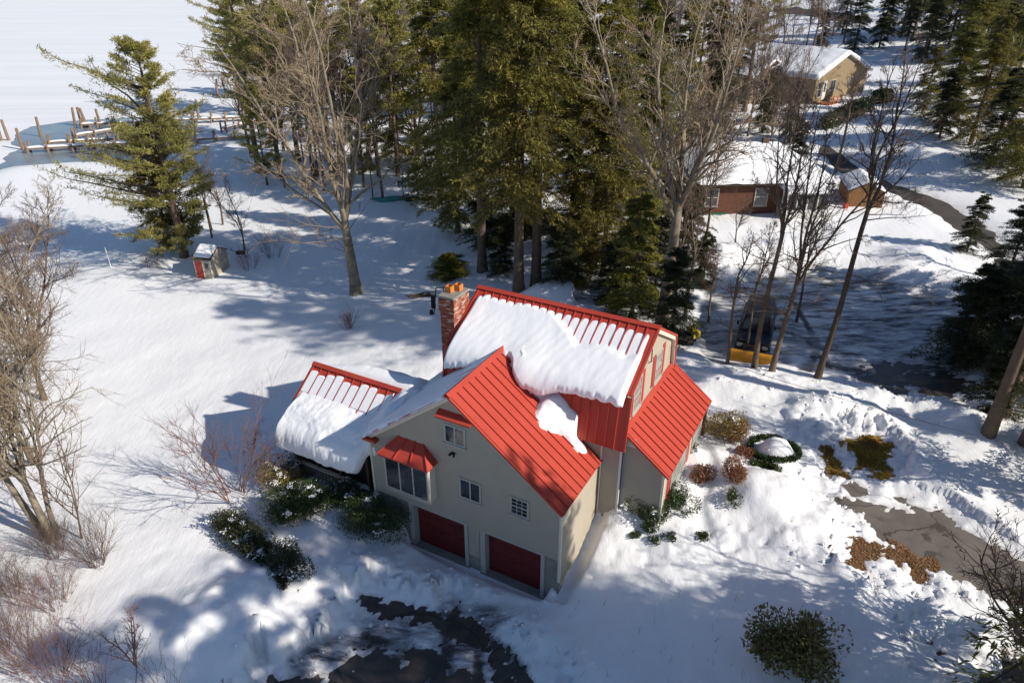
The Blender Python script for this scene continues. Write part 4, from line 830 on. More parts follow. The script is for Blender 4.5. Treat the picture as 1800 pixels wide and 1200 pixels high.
def bare_tree(h, seed, r=.22, mats=('bark', 'twig_brown'), fork=.35, spread=.55, leaders=3, lean=(0, 0), levels=4, dens=1.0, droop=0.0, low=0.0, twig_r=.008, up=.30):
    """returns trunk mesh (trunk + leaders) and crown mesh (limbs and twigs)"""
    rg = np.random.default_rng(seed); big = Geo(); small = Geo()
    def path(p, d, L, n, wander, lift):
        pts = [p]; d = d / np.linalg.norm(d)
        for i in range(n - 1):
            d = d + rg.normal(0, wander, 3) + np.array([0, 0, lift]); d = d / np.linalg.norm(d); pts.append(pts[-1] + d * L / (n - 1))
        return np.array(pts), d
    leadp = []; fk = h * fork
    tp = np.linspace(0, 1, 10); ph = rg.uniform(0, 6, 2); ln = np.array([lean[0], lean[1], 0.])
    def axis(zz): 
        f = zz / h; return ln * h * f ** 1.15 + np.array([.10 * math.sin(f * 9 + ph[0]), .10 * math.sin(f * 8 + ph[1]), zz])
    P = np.array([axis(fk * t) for t in tp]); P[0, 2] = -.6
    rt = r * (1 - .35 * tp) + r * .5 * np.exp(-tp * 14); big.tubes(P[None], rt[None], 9)
    for k in range(leaders):
        a = 6.283 * k / leaders + rg.uniform(-.5, .5); sp = spread * rg.uniform(.5, 1.25) * (0.35 if (leaders > 1 and k == 0) else 1)
        if leaders == 1: sp = 0.03
        d = np.array([math.cos(a) * sp, math.sin(a) * sp, 1]) + ln * 1.1; LL = (h - fk) * rg.uniform(.75, 1.08); n = 14
        st = axis(fk * rg.uniform(.86, 1.0)); q, _ = path(st, d, LL, n, .075, .035); leadp.append(q)
        rr = r * (.44 if leaders > 1 else .66) * rg.uniform(.8, 1.05) * (1 - np.linspace(0, 1, n)) ** .9 + .014; big.tubes(q[None], rr[None], 7); q_r = rr
        leadp[-1] = (q, rr)
    groups = {}
    def branch(pt, d, L, rad, lev):
        n = (7, 6, 5, 4, 4)[min(lev, 4)]; q, _ = path(pt, d, L, n, (.12, .15, .18, .2, .2)[min(lev, 4)], up * .12 - droop * .1)
        groups.setdefault((lev, n), []).append((q, rad * (1 - np.linspace(0, .8, n)) + twig_r * .5))
        if lev >= levels: return
        nb = max(2, int(rg.poisson((9, 8, 6, 4)[min(lev, 3)] * dens)))
        for _ in range(nb):
            f = rg.uniform(.18, 1.0); x = f * (n - 1) * .999; i = int(x); p = q[i] + (q[i + 1] - q[i]) * (x - i); dd = nrm(q[i + 1] - q[i])
            side = nrm(np.cross(dd, rg.normal(0, 1, 3))); nd = dd * rg.uniform(.6, 1.1) + side * rg.uniform(.5, 1.0) + np.array([0, 0, up * .5])
            branch(p, nd, L * rg.uniform(.30, .58) * (1.15 - .45 * f), max(rad * .5 * (1 - .5 * f), twig_r), lev + 1)
    for q, rr in leadp:
        nb = int(max(5, len(q) * 1.5 * dens))
        for j in range(nb):
            f = (j + rg.random()) / nb; f = .04 + .95 * f; x = f * (len(q) - 1) * .999; i = int(x); p = q[i] + (q[i + 1] - q[i]) * (x - i); dd = nrm(q[i + 1] - q[i])
            side = nrm(np.cross(dd, rg.normal(0, 1, 3))); nd = dd * .8 + side * rg.uniform(.6, 1.1) + np.array([0, 0, up * .6])
            branch(p, nd, (h - fk) * rg.uniform(.22, .42) * (1.1 - .7 * f), rr[i] * .5 + .006, 1)
    if low > 0:
        for j in range(int(10 * dens)):
            zz = fk * rg.uniform(1 - low, 1.0); a = rg.uniform(0, 6.28); branch(axis(zz), np.array([math.cos(a), math.sin(a), rg.uniform(-.05, .35)]), h * rg.uniform(.14, .26), .035, 2)
    for (lev, n), L_ in groups.items():
        small.tubes(np.array([a for a, _ in L_]), np.array([b for _, b in L_]), 4 if lev <= 1 else 3, 0 if lev <= 1 else 1)
    return big.mesh('trunk', [M[mats[0]]], True), small.mesh('crown', [M[mats[0]], M[mats[1]]])
def shrub_twigs(w, h, n, seed, m, lev=3, r=.010, spread=.6):
    rg = np.random.default_rng(seed); g = Geo(); G_ = {}
    def br(p, d, L, rad, l):
        k = 5 if l < 2 else 4; pts = [p]; d = nrm(d)
        for i in range(k - 1): d = nrm(d + rg.normal(0, .13, 3) + np.array([0, 0, .04])); pts.append(pts[-1] + d * L / (k - 1))
        pts = np.array(pts); G_.setdefault(k, []).append((pts, rad * (1 - np.linspace(0, .7, k))))
        if l >= lev: return
        for _ in range(rg.integers(3, 6)):
            f = rg.uniform(.25, 1); x = f * (k - 1) * .999; i = int(x); q = pts[i] + (pts[i + 1] - pts[i]) * (x - i)
            br(q, nrm(pts[i + 1] - pts[i]) + rg.normal(0, .45, 3) + np.array([0, 0, .15]), L * rg.uniform(.35, .6), rad * .6, l + 1)
    for _ in range(n):
        a = rg.uniform(0, 6.28); s = rg.uniform(0, spread); br(np.array([math.cos(a) * w * .12, math.sin(a) * w * .12, -.15]), np.array([math.cos(a) * s, math.sin(a) * s, 1]), h * rg.uniform(.65, 1.0), r * rg.uniform(.8, 1.6), 1)
    for k, L_ in G_.items(): g.tubes(np.array([a for a, _ in L_]), np.array([b for _, b in L_]), 3, 0)
    return g.mesh('twigs', [M[m]])
def leafy(w, d, h, n, seed, m, size=.10, lumps=5, snow=0.0):
    """dense low shrub: leaf cards on lumpy shell volume"""
    rg = np.random.default_rng(seed); g = Geo(); cs_ = [(rg.uniform(-.32, .32) * w, rg.uniform(-.32, .32) * d, rg.uniform(.25, .62) * h, rg.uniform(.26, .42) * (5 / max(lumps, 5)) ** .33) for _ in range(lumps)]
    C = []
    for (a, b, c, rr) in cs_:
        k = n // lumps; v = nrm(rg.normal(0, 1, (k, 3))); rad = rg.uniform(.55, 1.03, (k, 1)) ** .5 * (1 + .18 * np.sin(v[:, :1] * 7 + v[:, 1:2] * 9))
        C.append(np.array([a, b, c]) + v * rad * np.array([w * rr, d * rr, h * rr * 1.05]))
    C = np.concatenate(C); C = C[C[:, 2] > -.1]; k = len(C); o = nrm(C - np.array([0, 0, h * .3]))
    g.cards(C, o * .6 + rg.normal(0, .6, (k, 3)) + np.array([0, 0, .2]), rg.normal(0, .7, (k, 3)) + np.array([0, 0, 1]), rg.uniform(.6, 1.4, k) * size, rg.uniform(.6, 1.4, k) * size * .5, 0)
    # inner stems
    ns = 14; P = np.zeros((ns, 4, 3)); t = np.linspace(0, 1, 4); e = C[rg.integers(0, k, ns)]; P = e[:, None] * t[None, :, None]; P[:, 0, 2] = -.2
    g.tubes(P, np.full((ns, 4), .018), 4, 1)
    if snow:
        top = C[C[:, 2] > np.quantile(C[:, 2], .6)]; q0 = top[rg.integers(0, len(top), max(3, int(snow / 6)))]; q = np.repeat(q0, 16, 0) + rg.normal(0, .10, (len(q0) * 16, 3)) * np.array([1, 1, .30]) * rg.uniform(.4, 1.3, (len(q0), 1)).repeat(16, 0); s2 = rg.uniform(.025, .06, len(q))
        for dv in ((0, 0, 1), (1, 0, .15)):
            a = rg.uniform(0, 6.28, len(q)); D = np.stack([np.cos(a), np.sin(a), rg.uniform(-.2, .2, len(q))], -1); g.cards(q + np.array([0, 0, .03]), D, np.broadcast_to(np.array(dv, float), q.shape) + rg.normal(0, .2, q.shape), s2 * 1.8, s2 * 1.5, 2)
    return g.mesh('leaves', [M[m], M['bark_dark'], M['snow']])
TREES = {}
def tree_kind(key):
    if key in TREES: return TREES[key]
    k = key
    if k.startswith('hem'):
        i = int(k[-1]); hh = {1: 24, 2: 22, 3: 18, 4: 14}[i]
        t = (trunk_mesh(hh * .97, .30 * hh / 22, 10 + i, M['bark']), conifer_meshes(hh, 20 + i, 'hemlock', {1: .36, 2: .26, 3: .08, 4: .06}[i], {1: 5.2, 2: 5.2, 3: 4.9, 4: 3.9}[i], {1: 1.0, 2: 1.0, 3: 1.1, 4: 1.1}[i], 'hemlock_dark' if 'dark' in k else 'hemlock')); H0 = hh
    elif k.startswith('pine'):
        i = int(k[-1]); hh = {1: 24, 2: 20, 3: 16}[i]
        t = (trunk_mesh(hh * .97, .28 * hh / 22, 40 + i, M['bark']), conifer_meshes(hh, 50 + i, 'pine', {1: .34, 2: .28, 3: .12}[i], {1: 5.0, 2: 4.6, 3: 5.2}[i], {1: 1.0, 2: 1.1, 3: 1.5}[i], 'pine')); H0 = hh
    elif k.startswith('bare'):
        i = int(k[-1]); p = {1: dict(h=22, fork=.30, leaders=4, spread=.32, dens=.9), 2: dict(h=19, fork=.45, leaders=2, spread=.22, dens=.7), 3: dict(h=17, fork=.5, leaders=1, dens=.85, levels=4, low=.4), 4: dict(h=14, fork=.22, leaders=3, spread=.3, dens=.7)}[i]
        t = bare_tree(seed=70 + i, r=.19, mats=('bark', 'twig_brown'), levels=p.pop('levels', 3), **p); H0 = p['h']
    TREES[key] = (t, H0); return TREES[key]
def place_tree(key, x, y, h, label, cat='tree', group=None, rot=None, name=None, sxy=1.0, tilt=(0, 0)):
    (tm, cm), H0 = tree_kind(key); z = snow_z(x, y) - .15; s = h / H0
    nm = name or ('hemlock_tree' if 'hem' in key else 'pine_tree' if 'pine' in key else 'bare_tree')
    t = empty(nm, (x, y, z), 0, label, cat, group); t.rotation_euler = (tilt[0], tilt[1], rot if rot is not None else (x * 7.7 + y * 3.1) % 6.28); t.scale = (s * sxy, s * sxy, s)
    obj('trunk', tm, t); obj('crown', cm, t); return t
def custom_tree(x, y, label, group=None, cat='tree', name='bare_tree', **kw):
    tm, cm = bare_tree(**kw); t = empty(name, (x, y, snow_z(x, y) - .1), 0, label, cat, group); obj('trunk', tm, t); obj('crown', cm, t); return t
def custom_conifer(x, y, label, h, seed, kind, cb, Rm, dens, mname, r=.3, name=None, group=None, cat='tree', oneside=None, lean=(0, 0)):
    t = empty(name or ('hemlock_tree' if kind == 'hemlock' else 'pine_tree'), (x, y, snow_z(x, y) - .1), 0, label, cat, group)
    obj('trunk', trunk_mesh(h * .97, r, seed, M['bark']), t); obj('crown', conifer_meshes(h, seed, kind, cb, Rm, dens, mname, oneside), t); return t
def twig_shrub(x, y, w, h, n, seed, m, label, name='bare_shrub', group=None, lev=3, r=.010, spread=.6):
    s = empty(name, (x, y, snow_z(x, y)), 0, label, 'shrub', group); obj('twigs', shrub_twigs(w, h, n, seed, m, lev, r, spread), s); return s
def leaf_shrub(x, y, w, d, h, n, seed, m, label, name='evergreen_shrub', rot=0, size=.1, lumps=5, snow=0, group=None, off=-.1):
    s = empty(name, (x, y, snow_z(x, y) + off), rot, label, 'shrub', group); obj('leaves', leafy(w, d, h, n, seed, m, size, lumps, snow), s); return s

# ---------------------------------------------------------------- plants: placed
POS_leftpine = (-29.19, 59.55)
POS_lefthem = (-31.2, 61.3)
POS_bigbare = (-11.98, 49.75)
POS_white = (9.46, 39.75)
POS_t1275 = (12.03, 34.77)
POS_t1327 = (13.53, 34.34)
POS_t1357 = (14.28, 33.63)
POS_t1435 = (16.48, 33.01)
POS_lean = (22.51, 27.63)
POS_fg1 = (-19.89, 23.05)
POS_fg2 = (-22.99, 25.15)
POS_fg3 = (-20.5, 22.81)
POS_fg4 = (-29.03, 30.82)
POS_fgvert = (-23.33, 30.27)
POS_reds = (-12.98, 25.96)
POS_rhodo = (9.29, 15.97)
POS_shed = (-25.2, 55.22)
POS_pole = (-34.52, 57.09)
POS_brick = (14.55, 57.37)
POS_tan = (39.71, 97.11)
POS_dark = (1.19, 56.59)
POS_truck = (13.35, 34.89)
POS_ring = (12.05, 26.52)
POS_debris = (-6.59, 47.53)
POS_stand = (-5.4, 44.1)
POS_blower = (10.39, 37.53)
POS_wirepole = (23.36, 22.44)
POS_cottage_shed = (29.78, 60.24)
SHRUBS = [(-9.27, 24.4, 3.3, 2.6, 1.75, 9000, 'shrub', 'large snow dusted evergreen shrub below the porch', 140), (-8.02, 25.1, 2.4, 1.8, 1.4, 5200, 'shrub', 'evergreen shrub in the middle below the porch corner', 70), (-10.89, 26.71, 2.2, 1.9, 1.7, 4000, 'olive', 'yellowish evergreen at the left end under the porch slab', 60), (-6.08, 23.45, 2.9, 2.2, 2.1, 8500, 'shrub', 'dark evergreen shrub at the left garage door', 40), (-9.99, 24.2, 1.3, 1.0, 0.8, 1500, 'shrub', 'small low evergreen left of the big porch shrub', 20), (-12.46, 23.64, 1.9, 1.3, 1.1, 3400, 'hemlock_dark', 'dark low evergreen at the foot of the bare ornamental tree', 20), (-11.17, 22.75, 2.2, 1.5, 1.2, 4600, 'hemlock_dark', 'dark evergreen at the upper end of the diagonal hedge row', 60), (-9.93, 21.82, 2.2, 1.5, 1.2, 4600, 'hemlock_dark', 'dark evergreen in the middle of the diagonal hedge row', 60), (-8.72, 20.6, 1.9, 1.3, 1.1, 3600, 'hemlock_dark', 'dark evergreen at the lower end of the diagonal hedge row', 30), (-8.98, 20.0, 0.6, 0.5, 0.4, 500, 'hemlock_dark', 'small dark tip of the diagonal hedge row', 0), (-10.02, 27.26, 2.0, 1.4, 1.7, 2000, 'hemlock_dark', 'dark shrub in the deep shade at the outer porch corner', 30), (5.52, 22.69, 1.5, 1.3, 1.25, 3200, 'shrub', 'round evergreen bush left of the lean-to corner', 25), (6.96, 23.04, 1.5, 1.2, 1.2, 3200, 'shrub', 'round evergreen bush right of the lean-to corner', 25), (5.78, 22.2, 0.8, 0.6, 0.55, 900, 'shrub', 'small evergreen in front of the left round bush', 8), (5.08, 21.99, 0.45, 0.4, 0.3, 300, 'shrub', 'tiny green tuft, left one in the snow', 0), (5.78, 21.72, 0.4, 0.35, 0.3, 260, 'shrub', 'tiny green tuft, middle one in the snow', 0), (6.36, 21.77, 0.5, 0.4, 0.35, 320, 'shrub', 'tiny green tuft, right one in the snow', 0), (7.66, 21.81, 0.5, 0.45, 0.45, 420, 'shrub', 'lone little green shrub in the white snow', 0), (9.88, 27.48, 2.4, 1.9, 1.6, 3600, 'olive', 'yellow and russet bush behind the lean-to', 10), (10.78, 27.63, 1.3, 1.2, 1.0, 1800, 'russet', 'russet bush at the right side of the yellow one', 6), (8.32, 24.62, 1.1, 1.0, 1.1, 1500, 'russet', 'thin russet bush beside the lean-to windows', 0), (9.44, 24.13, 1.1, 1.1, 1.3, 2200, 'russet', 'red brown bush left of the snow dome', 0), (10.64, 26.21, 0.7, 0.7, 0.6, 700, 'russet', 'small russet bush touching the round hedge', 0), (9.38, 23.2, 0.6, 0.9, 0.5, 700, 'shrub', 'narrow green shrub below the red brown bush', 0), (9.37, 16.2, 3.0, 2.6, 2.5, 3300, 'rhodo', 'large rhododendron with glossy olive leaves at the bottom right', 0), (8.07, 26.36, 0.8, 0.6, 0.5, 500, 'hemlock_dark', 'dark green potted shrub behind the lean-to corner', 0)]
RINGTAIL = [(10.72, 25.59), (11.56, 25.79), (11.77, 25.03)]
BR_A = (24.18, 22.61)
BR_B = (17.91, 14.77)
WIRE1 = (30.0, 20.0)
WIRE2 = (31.5, 16.5)
TRX, TRY, TRZ, TRR = 13.85, 36.1, 1.604, -22
PLANTS = [('hem1', -2.29, 51.08, 23.7, 'tall hemlock with bare lower trunk, leftmost of the three behind the chimney', None, 1.0, (0, 0)),
 ('hem2', 0.49, 46.58, 23.7, 'tall dense hemlock in the middle, its straight trunk rising behind the chimney', None, 1.05, (0, 0)),
 ('hem1', 1.72, 47.03, 24.1, 'tall hemlock with leaning dark trunk beside the dark boulder', None, 1.0, (0, 0)),
 ('hem2', 5.99, 49.85, 21.0, 'broad dark hemlock standing behind the small one near the roof', None, 1.05, (0, 0)),
 ('hem3', -7.33, 71.55, 21.4, 'dense hemlock left of the tall centre group', None, 1.1, (0, 0)),
 ('hem2', -3.95, 74.76, 21.9, 'hemlock behind the centre group above the stone pile', None, 1.0, (0, 0)),
 ('hem4', 7.73, 41.31, 9.0, 'small bright hemlock just behind the red ridge', None, 1.1, (0, 0)),
 ('hem4', 4.74, 47.5, 6.9, 'shaded young hemlock left of the small bright one', None, 1.1, (0, 0)),
 ('hem3', 8.51, 58.36, 15.8, 'mid sized hemlock behind the pale bare tree', None, 1.0, (0, 0)),
 ('hem2', 3.51, 71.91, 20.1, 'tall hemlock deep in the centre wood', None, 1.0, (0, 0)),
 ('hem3', 7.13, 90.38, 17.8, 'hemlock in the back row left of the pale bare crown', None, 1.0, (0, 0)),
 ('hemdark4', 9.63, 37.97, 6.5, 'dark young hemlock beside the pale trunk at the red gable', None, 1.1, (0, 0)),
 ('hem4', -4.85, 51.08, 1.9, 'low spreading hemlock branches left of the tall trunks', None, 4.2, (0, 0)),
 ('pine1', -32.32, 90.4, 23.1, 'leftmost white pine of the shore group with long drooping limbs', None, 1.15, (0, 0)),
 ('pine2', -28.42, 86.52, 20.8, 'second white pine of the shore group with twin trunk look', None, 0.9, (0, 0)),
 ('pine1', -28.04, 93.57, 23.4, 'third white pine of the shore group', None, 1, (0, 0)),
 ('pine2', -23.66, 84.05, 21.7, 'fourth white pine near the big bare tree', None, 0.9, (0, 0)),
 ('pine1', -21.14, 87.71, 21.9, 'white pine standing right behind the big bare tree', None, 1, (0, 0)),
 ('pine2', -17.86, 89.24, 22.1, 'white pine right of the big bare tree', None, 1, (0, 0)),
 ('pine1', -13.36, 82.82, 20.3, 'slender white pine at the right end of the shore group', None, 0.9, (0, 0)),
 ('pine2', -48.18, 132.16, 24.0, 'white pine at the water edge leaning over the dock', None, 1.1, (0, 0)),
 ('pine3', -29.14, 83.53, 11.3, 'low bushy pine with wide plumes at the left of the shore wood', None, 0.85, (0, 0)),
 ('pine3', -9.97, 73.94, 6.5, 'short bright pine with drooping golden sprays at the wood edge', None, 0.9, (0, 0)),
 ('hem3', 0.0, 57.7, 16.1, 'hemlock filling the gap behind the two straight centre trunks', None, 1.0, (0, 0)),
 ('hem3', 6.72, 48.72, 14.2, 'dark hemlock between the leaning dark trunk and the small bright hemlock', None, 1.0, (0, 0)),
 ('hem3', -14.09, 88.0, 19.6, 'hemlock at the left side of the centre wood', None, 1.0, (0, 0)),
 ('hem3', 10.2, 52.29, 14.4, 'hemlock directly behind the pale bare trunk', None, 0.9, (0, 0)),
 ('hem3', -4.84, 60.84, 16.4, 'hemlock behind the left straight trunk', None, 0.9, (0, 0)),
 ('hem2', 5.63, 61.75, 19.9, 'dense hemlock right of the two straight centre trunks', None, 1.0, (0, 0)),
 ('hem2', -2.27, 80.89, 22.2, 'big hemlock at the heart of the centre wood', None, 1.0, (0, 0)),
 ('hem3', 12.31, 68.86, 17.1, 'hemlock beyond the pale bare crown on its left', None, 1.0, (0, 0)),
 ('hemdark4', 12.82, 48.96, 6.0, 'dark hemlock at the left end of the cottage snow bank', None, 1.2, (0, 0)),
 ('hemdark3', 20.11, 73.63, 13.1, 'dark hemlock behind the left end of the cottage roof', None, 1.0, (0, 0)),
 ('pine2', -35.57, 107.37, 23.2, 'white pine behind the first shore pines', None, 1.2, (0, 0)),
 ('pine1', -24.68, 97.06, 22.5, 'white pine in the second row of the shore wood', None, 1.2, (0, 0)),
 ('pine3', -16.8, 79.49, 12.7, 'young bushy pine behind the forked giant', None, 0.9, (0, 0)),
 ('pine1', -31.97, 109.96, 23.6, 'white pine in the third row of the shore wood', None, 1.1, (0, 0)),
 ('pine2', -16.67, 100.63, 21.7, 'white pine at the back of the shore wood', None, 1.1, (0, 0)),
 ('hem3', 24.11, 90.59, 15.3, 'hemlock behind the cottage roof on its left', None, 1.1, (0, 0)),
 ('hem3', 19.2, 83.63, 15.0, 'hemlock right behind the pale bare trunk high up', None, 1.0, (0, 0)),
 ('hemdark3', 30.53, 101.46, 12.1, 'dark hemlock behind the cottage chimney', None, 1.0, (0, 0)),
 ('hemdark4', 32.33, 92.27, 7.1, 'dark hemlock between the cottage and the tan house', None, 1.2, (0, 0)),
 ('hem3', 51.59, 87.19, 11.4, 'hemlock at the lower left of the upper right group', None, 1.2, (0, 0)),
 ('hem3', 49.63, 70.46, 11.9, 'broad hemlock at the right frame edge above the road', None, 1.3, (0, 0)),
 ('hemdark3', 60.7, 93.12, 13.5, 'dark hemlock inside the upper right group', None, 1.3, (0, 0)),
 ('hemdark4', 25.53, 35.06, 6.8, 'dark hemlock reaching over the icy parking area', None, 1.4, (0, 0)),
 ('hemdark3', 30.15, 37.39, 9.3, 'wide dark hemlock at the right edge beyond the parking area', None, 1.3, (0, 0)),
 ('bare3', -15.06, 75.13, 8.8, 'thin bare sapling at the wood edge, left', None, 0.8, (0, 0)),
 ('bare3', -11.37, 73.01, 7.1, 'thin bare sapling at the wood edge, right', None, 0.8, (0, 0)),
 ('bare3', -26.64, 81.95, 11.4, 'thin bare tree in front of the shore pines', None, 0.8, (0, 0)),
 ('bare4', -24.31, 60.97, 7.3, 'small dark bare tree right of the shed', None, 1.0, (0, 0)),
 ('bare3', 13.6, 36.29, 9.8, 'very thin bare sapling between the truck trees', None, 0.7, (0, 0)),
 ('bare3', 18.24, 40.95, 9.5, 'thin bare tree behind the truck', None, 0.8, (0, 0)),
 ('bare4', 17.1, 51.68, 4.9, 'small bare tree in front of the cottage windows', None, 1.0, (0, 0)),
 ('bare1', 10.78, 42.83, 16.7, 'bare tree close behind the pale trunk', None, 0.7, (0, 0)),
 ('bare1', 23.88, 66.79, 17.0, 'bare tree behind the cottage roof', None, 0.8, (0, 0)),
 ('hemdark4', -0.87, 50.39, 4.1, 'low dark hemlock between the two straight centre trunks', None, 1.5, (0, 0)),
 ('hemdark4', 3.4, 45.74, 4.8, 'low dark hemlock right of the leaning dark trunk', None, 1.5, (0, 0)),
 ('hemdark4', 6.77, 43.96, 5.2, 'dark hemlock just left behind the small bright hemlock', None, 1.3, (0, 0)),
 ('hemdark4', 9.77, 44.6, 6.4, 'dark hemlock tight against the pale bare trunk', None, 1.3, (0, 0)),
 ('hemdark3', 4.55, 53.61, 9.3, 'dark hemlock screening the boulder on its right', None, 1.2, (0, 0)),
 ('hemdark4', -2.37, 55.78, 5.3, 'dark hemlock screening the boulder on its left', None, 1.4, (0, 0)),
 ('hemdark4', 13.45, 46.21, 4.2, 'dark small hemlock right of the red gable', None, 1.3, (0, 0)),
 ('bare1', -32.0, 100.88, 21.1, 'twiggy bare tree among the shore pines, first', None, 1.0, (0, 0)),
 ('bare1', -23.56, 85.9, 21.6, 'twiggy bare tree among the shore pines, second', None, 1.1, (0, 0)),
 ('bare4', -20.74, 92.89, 19.3, 'twiggy bare tree among the shore pines, third', None, 1.3, (0, 0)),
 ('bare1', -15.86, 83.66, 20.5, 'twiggy bare tree among the shore pines, fourth', None, 1.0, (0, 0)),
 ('bare4', -11.19, 84.43, 17.2, 'twiggy bare tree at the right of the shore wood', None, 1.2, (0, 0)),
 ('bare1', -10.85, 98.3, 19.4, 'twiggy bare tree behind the golden pine', None, 1.0, (0, 0)),
 ('bare4', -36.73, 100.49, 15.4, 'twiggy bare tree at the water side of the shore pines', None, 1.2, (0, 0)),
 ('bare2', -37.36, 83.57, 11.6, 'thin bare tree right behind the lone lakeside pine', None, 0.8, (0, 0)),
 ('bare2', -4.32, 116.22, 17.448, 'bare grey tree deep in the wood behind the house', 'trees deep in the wood behind the house', 1.0, (0, 0)),
 ('pine2', -10.6, 101.68, 16.918, 'evergreen deep in the wood behind the house', 'trees deep in the wood behind the house', 1.0, (0, 0)),
 ('bare1', 20.39, 102.29, 16.593, 'bare grey tree deep in the wood behind the house', 'trees deep in the wood behind the house', 1.0, (0, 0)),
 ('pine2', -51.7, 139.98, 17.573, 'evergreen deep in the wood behind the house', 'trees deep in the wood behind the house', 1.0, (0, 0)),
 ('bare1', -20.62, 159.36, 20.731, 'bare grey tree deep in the wood behind the house', 'trees deep in the wood behind the house', 1.0, (0, 0)),
 ('pine1', -42.38, 132.85, 19.770, 'evergreen deep in the wood behind the house', 'trees deep in the wood behind the house', 1.0, (0, 0)),
 ('hem2', 26.33, 142.14, 20.737, 'evergreen deep in the wood behind the house', 'trees deep in the wood behind the house', 1.0, (0, 0)),
 ('pine2', 12.75, 137.4, 21.626, 'evergreen deep in the wood behind the house', 'trees deep in the wood behind the house', 1.0, (0, 0)),
 ('hemdark2', -44.13, 152.87, 18.776, 'evergreen deep in the wood behind the house', 'trees deep in the wood behind the house', 1.0, (0, 0)),
 ('bare2', 26.47, 106.62, 21.199, 'bare grey tree deep in the wood behind the house', 'trees deep in the wood behind the house', 1.0, (0, 0)),
 ('hem2', 2.36, 122.1, 17.803, 'evergreen deep in the wood behind the house', 'trees deep in the wood behind the house', 1.0, (0, 0)),
 ('pine2', -9.34, 122.57, 19.265, 'evergreen deep in the wood behind the house', 'trees deep in the wood behind the house', 1.0, (0, 0)),
 ('hem2', 1.1, 114.44, 21.772, 'evergreen deep in the wood behind the house', 'trees deep in the wood behind the house', 1.0, (0, 0)),
 ('pine1', 31.19, 98.75, 21.587, 'evergreen deep in the wood behind the house', 'trees deep in the wood behind the house', 1.0, (0, 0)),
 ('pine1', 27.56, 117.18, 15.796, 'evergreen deep in the wood behind the house', 'trees deep in the wood behind the house', 1.0, (0, 0)),
 ('bare1', -30.75, 151.51, 19.012, 'bare grey tree deep in the wood behind the house', 'trees deep in the wood behind the house', 1.0, (0, 0)),
 ('pine2', 22.24, 136.03, 20.757, 'evergreen deep in the wood behind the house', 'trees deep in the wood behind the house', 1.0, (0, 0)),
 ('hemdark2', -8.65, 127.24, 19.729, 'evergreen deep in the wood behind the house', 'trees deep in the wood behind the house', 1.0, (0, 0)),
 ('bare1', -59.61, 178.82, 15.718, 'bare grey tree deep in the wood behind the house', 'trees deep in the wood behind the house', 1.0, (0, 0)),
 ('bare2', 2.28, 147.26, 16.916, 'bare grey tree deep in the wood behind the house', 'trees deep in the wood behind the house', 1.0, (0, 0)),
 ('bare1', -8.43, 128.51, 19.458, 'bare grey tree deep in the wood behind the house', 'trees deep in the wood behind the house', 1.0, (0, 0)),
 ('hemdark2', -50.5, 152.4, 17.377, 'evergreen deep in the wood behind the house', 'trees deep in the wood behind the house', 1.0, (0, 0)),
 ('hem3', -5.81, 114.66, 18.367, 'evergreen deep in the wood behind the house', 'trees deep in the wood behind the house', 1.0, (0, 0)),
 ('bare1', 38.0, 129.01, 17.549, 'bare grey tree deep in the wood behind the house', 'trees deep in the wood behind the house', 1.0, (0, 0)),
 ('bare1', -29.39, 122.98, 15.046, 'bare grey tree deep in the wood behind the house', 'trees deep in the wood behind the house', 1.0, (0, 0)),
 ('pine1', -21.65, 118.07, 16.256, 'evergreen deep in the wood behind the house', 'trees deep in the wood behind the house', 1.0, (0, 0)),
 ('hemdark2', 21.06, 112.75, 19.333, 'evergreen deep in the wood behind the house', 'trees deep in the wood behind the house', 1.0, (0, 0)),
 ('bare1', 28.29, 86.7, 16.083, 'bare grey tree deep in the wood behind the house', 'trees deep in the wood behind the house', 1.0, (0, 0)),
 ('bare2', 26.04, 91.54, 20.823, 'bare grey tree deep in the wood behind the house', 'trees deep in the wood behind the house', 1.0, (0, 0)),
 ('bare1', 10.65, 138.04, 18.515, 'bare grey tree deep in the wood behind the house', 'trees deep in the wood behind the house', 1.0, (0, 0)),
 ('pine2', -33.86, 128.63, 20, 'distant pine in the shore wood, left one', None, 1.0, (0, 0)),
 ('pine1', -27.71, 138.87, 22, 'distant pine in the shore wood, right one', None, 1.0, (0, 0)),
 ('pine1', -14.79, 119.38, 22, 'distant pine behind the centre wood', None, 1.0, (0, 0)),
 ('hem2', -5.52, 119.35, 21, 'distant hemlock behind the centre wood', None, 1.0, (0, 0)),
 ('hemdark2', 1.85, 120.36, 20, 'distant dark conifer above the tallest hemlock gap', None, 1.0, (0, 0)),
 ('hem3', 48.98, 77.0, 12.7, 'conical hemlock on the slope above the small road', None, 1.15, (0, 0)),
 ('hem2', 56.14, 83.54, 14.9, 'big hemlock at the right edge above the road', None, 1.1, (0, 0)),
 ('hemdark4', 47.28, 80.08, 7.4, 'shaded hemlock at the left of the upper right group', None, 1.2, (0, 0)),
 ('hemdark3', 46.73, 69.64, 9.5, 'dark spreading hemlock in front of the upper right group', None, 1.2, (0, 0)),
 ('hem4', 51.21, 91.85, 8.5, 'narrow pointed hemlock beside the long snow slope', None, 1.0, (0, 0)),
 ('hemdark3', 63.55, 142.01, 12, 'dark hemlock behind the tan house, left', None, 1.0, (0, 0)),
 ('hemdark4', 70.02, 146.06, 11, 'dark hemlock behind the tan house, middle', None, 1.0, (0, 0)),
 ('hemdark2', 71.98, 140.11, 10, 'dark hemlock behind the tan house, right', None, 1.0, (0, 0)),
 ('hemdark3', 86.05, 157.82, 14, 'far dark hemlock at the upper right', None, 1.0, (0, 0)),
 ('hemdark4', 90.46, 153.47, 16, 'far dark hemlock at the top right corner', None, 1.0, (0, 0)),
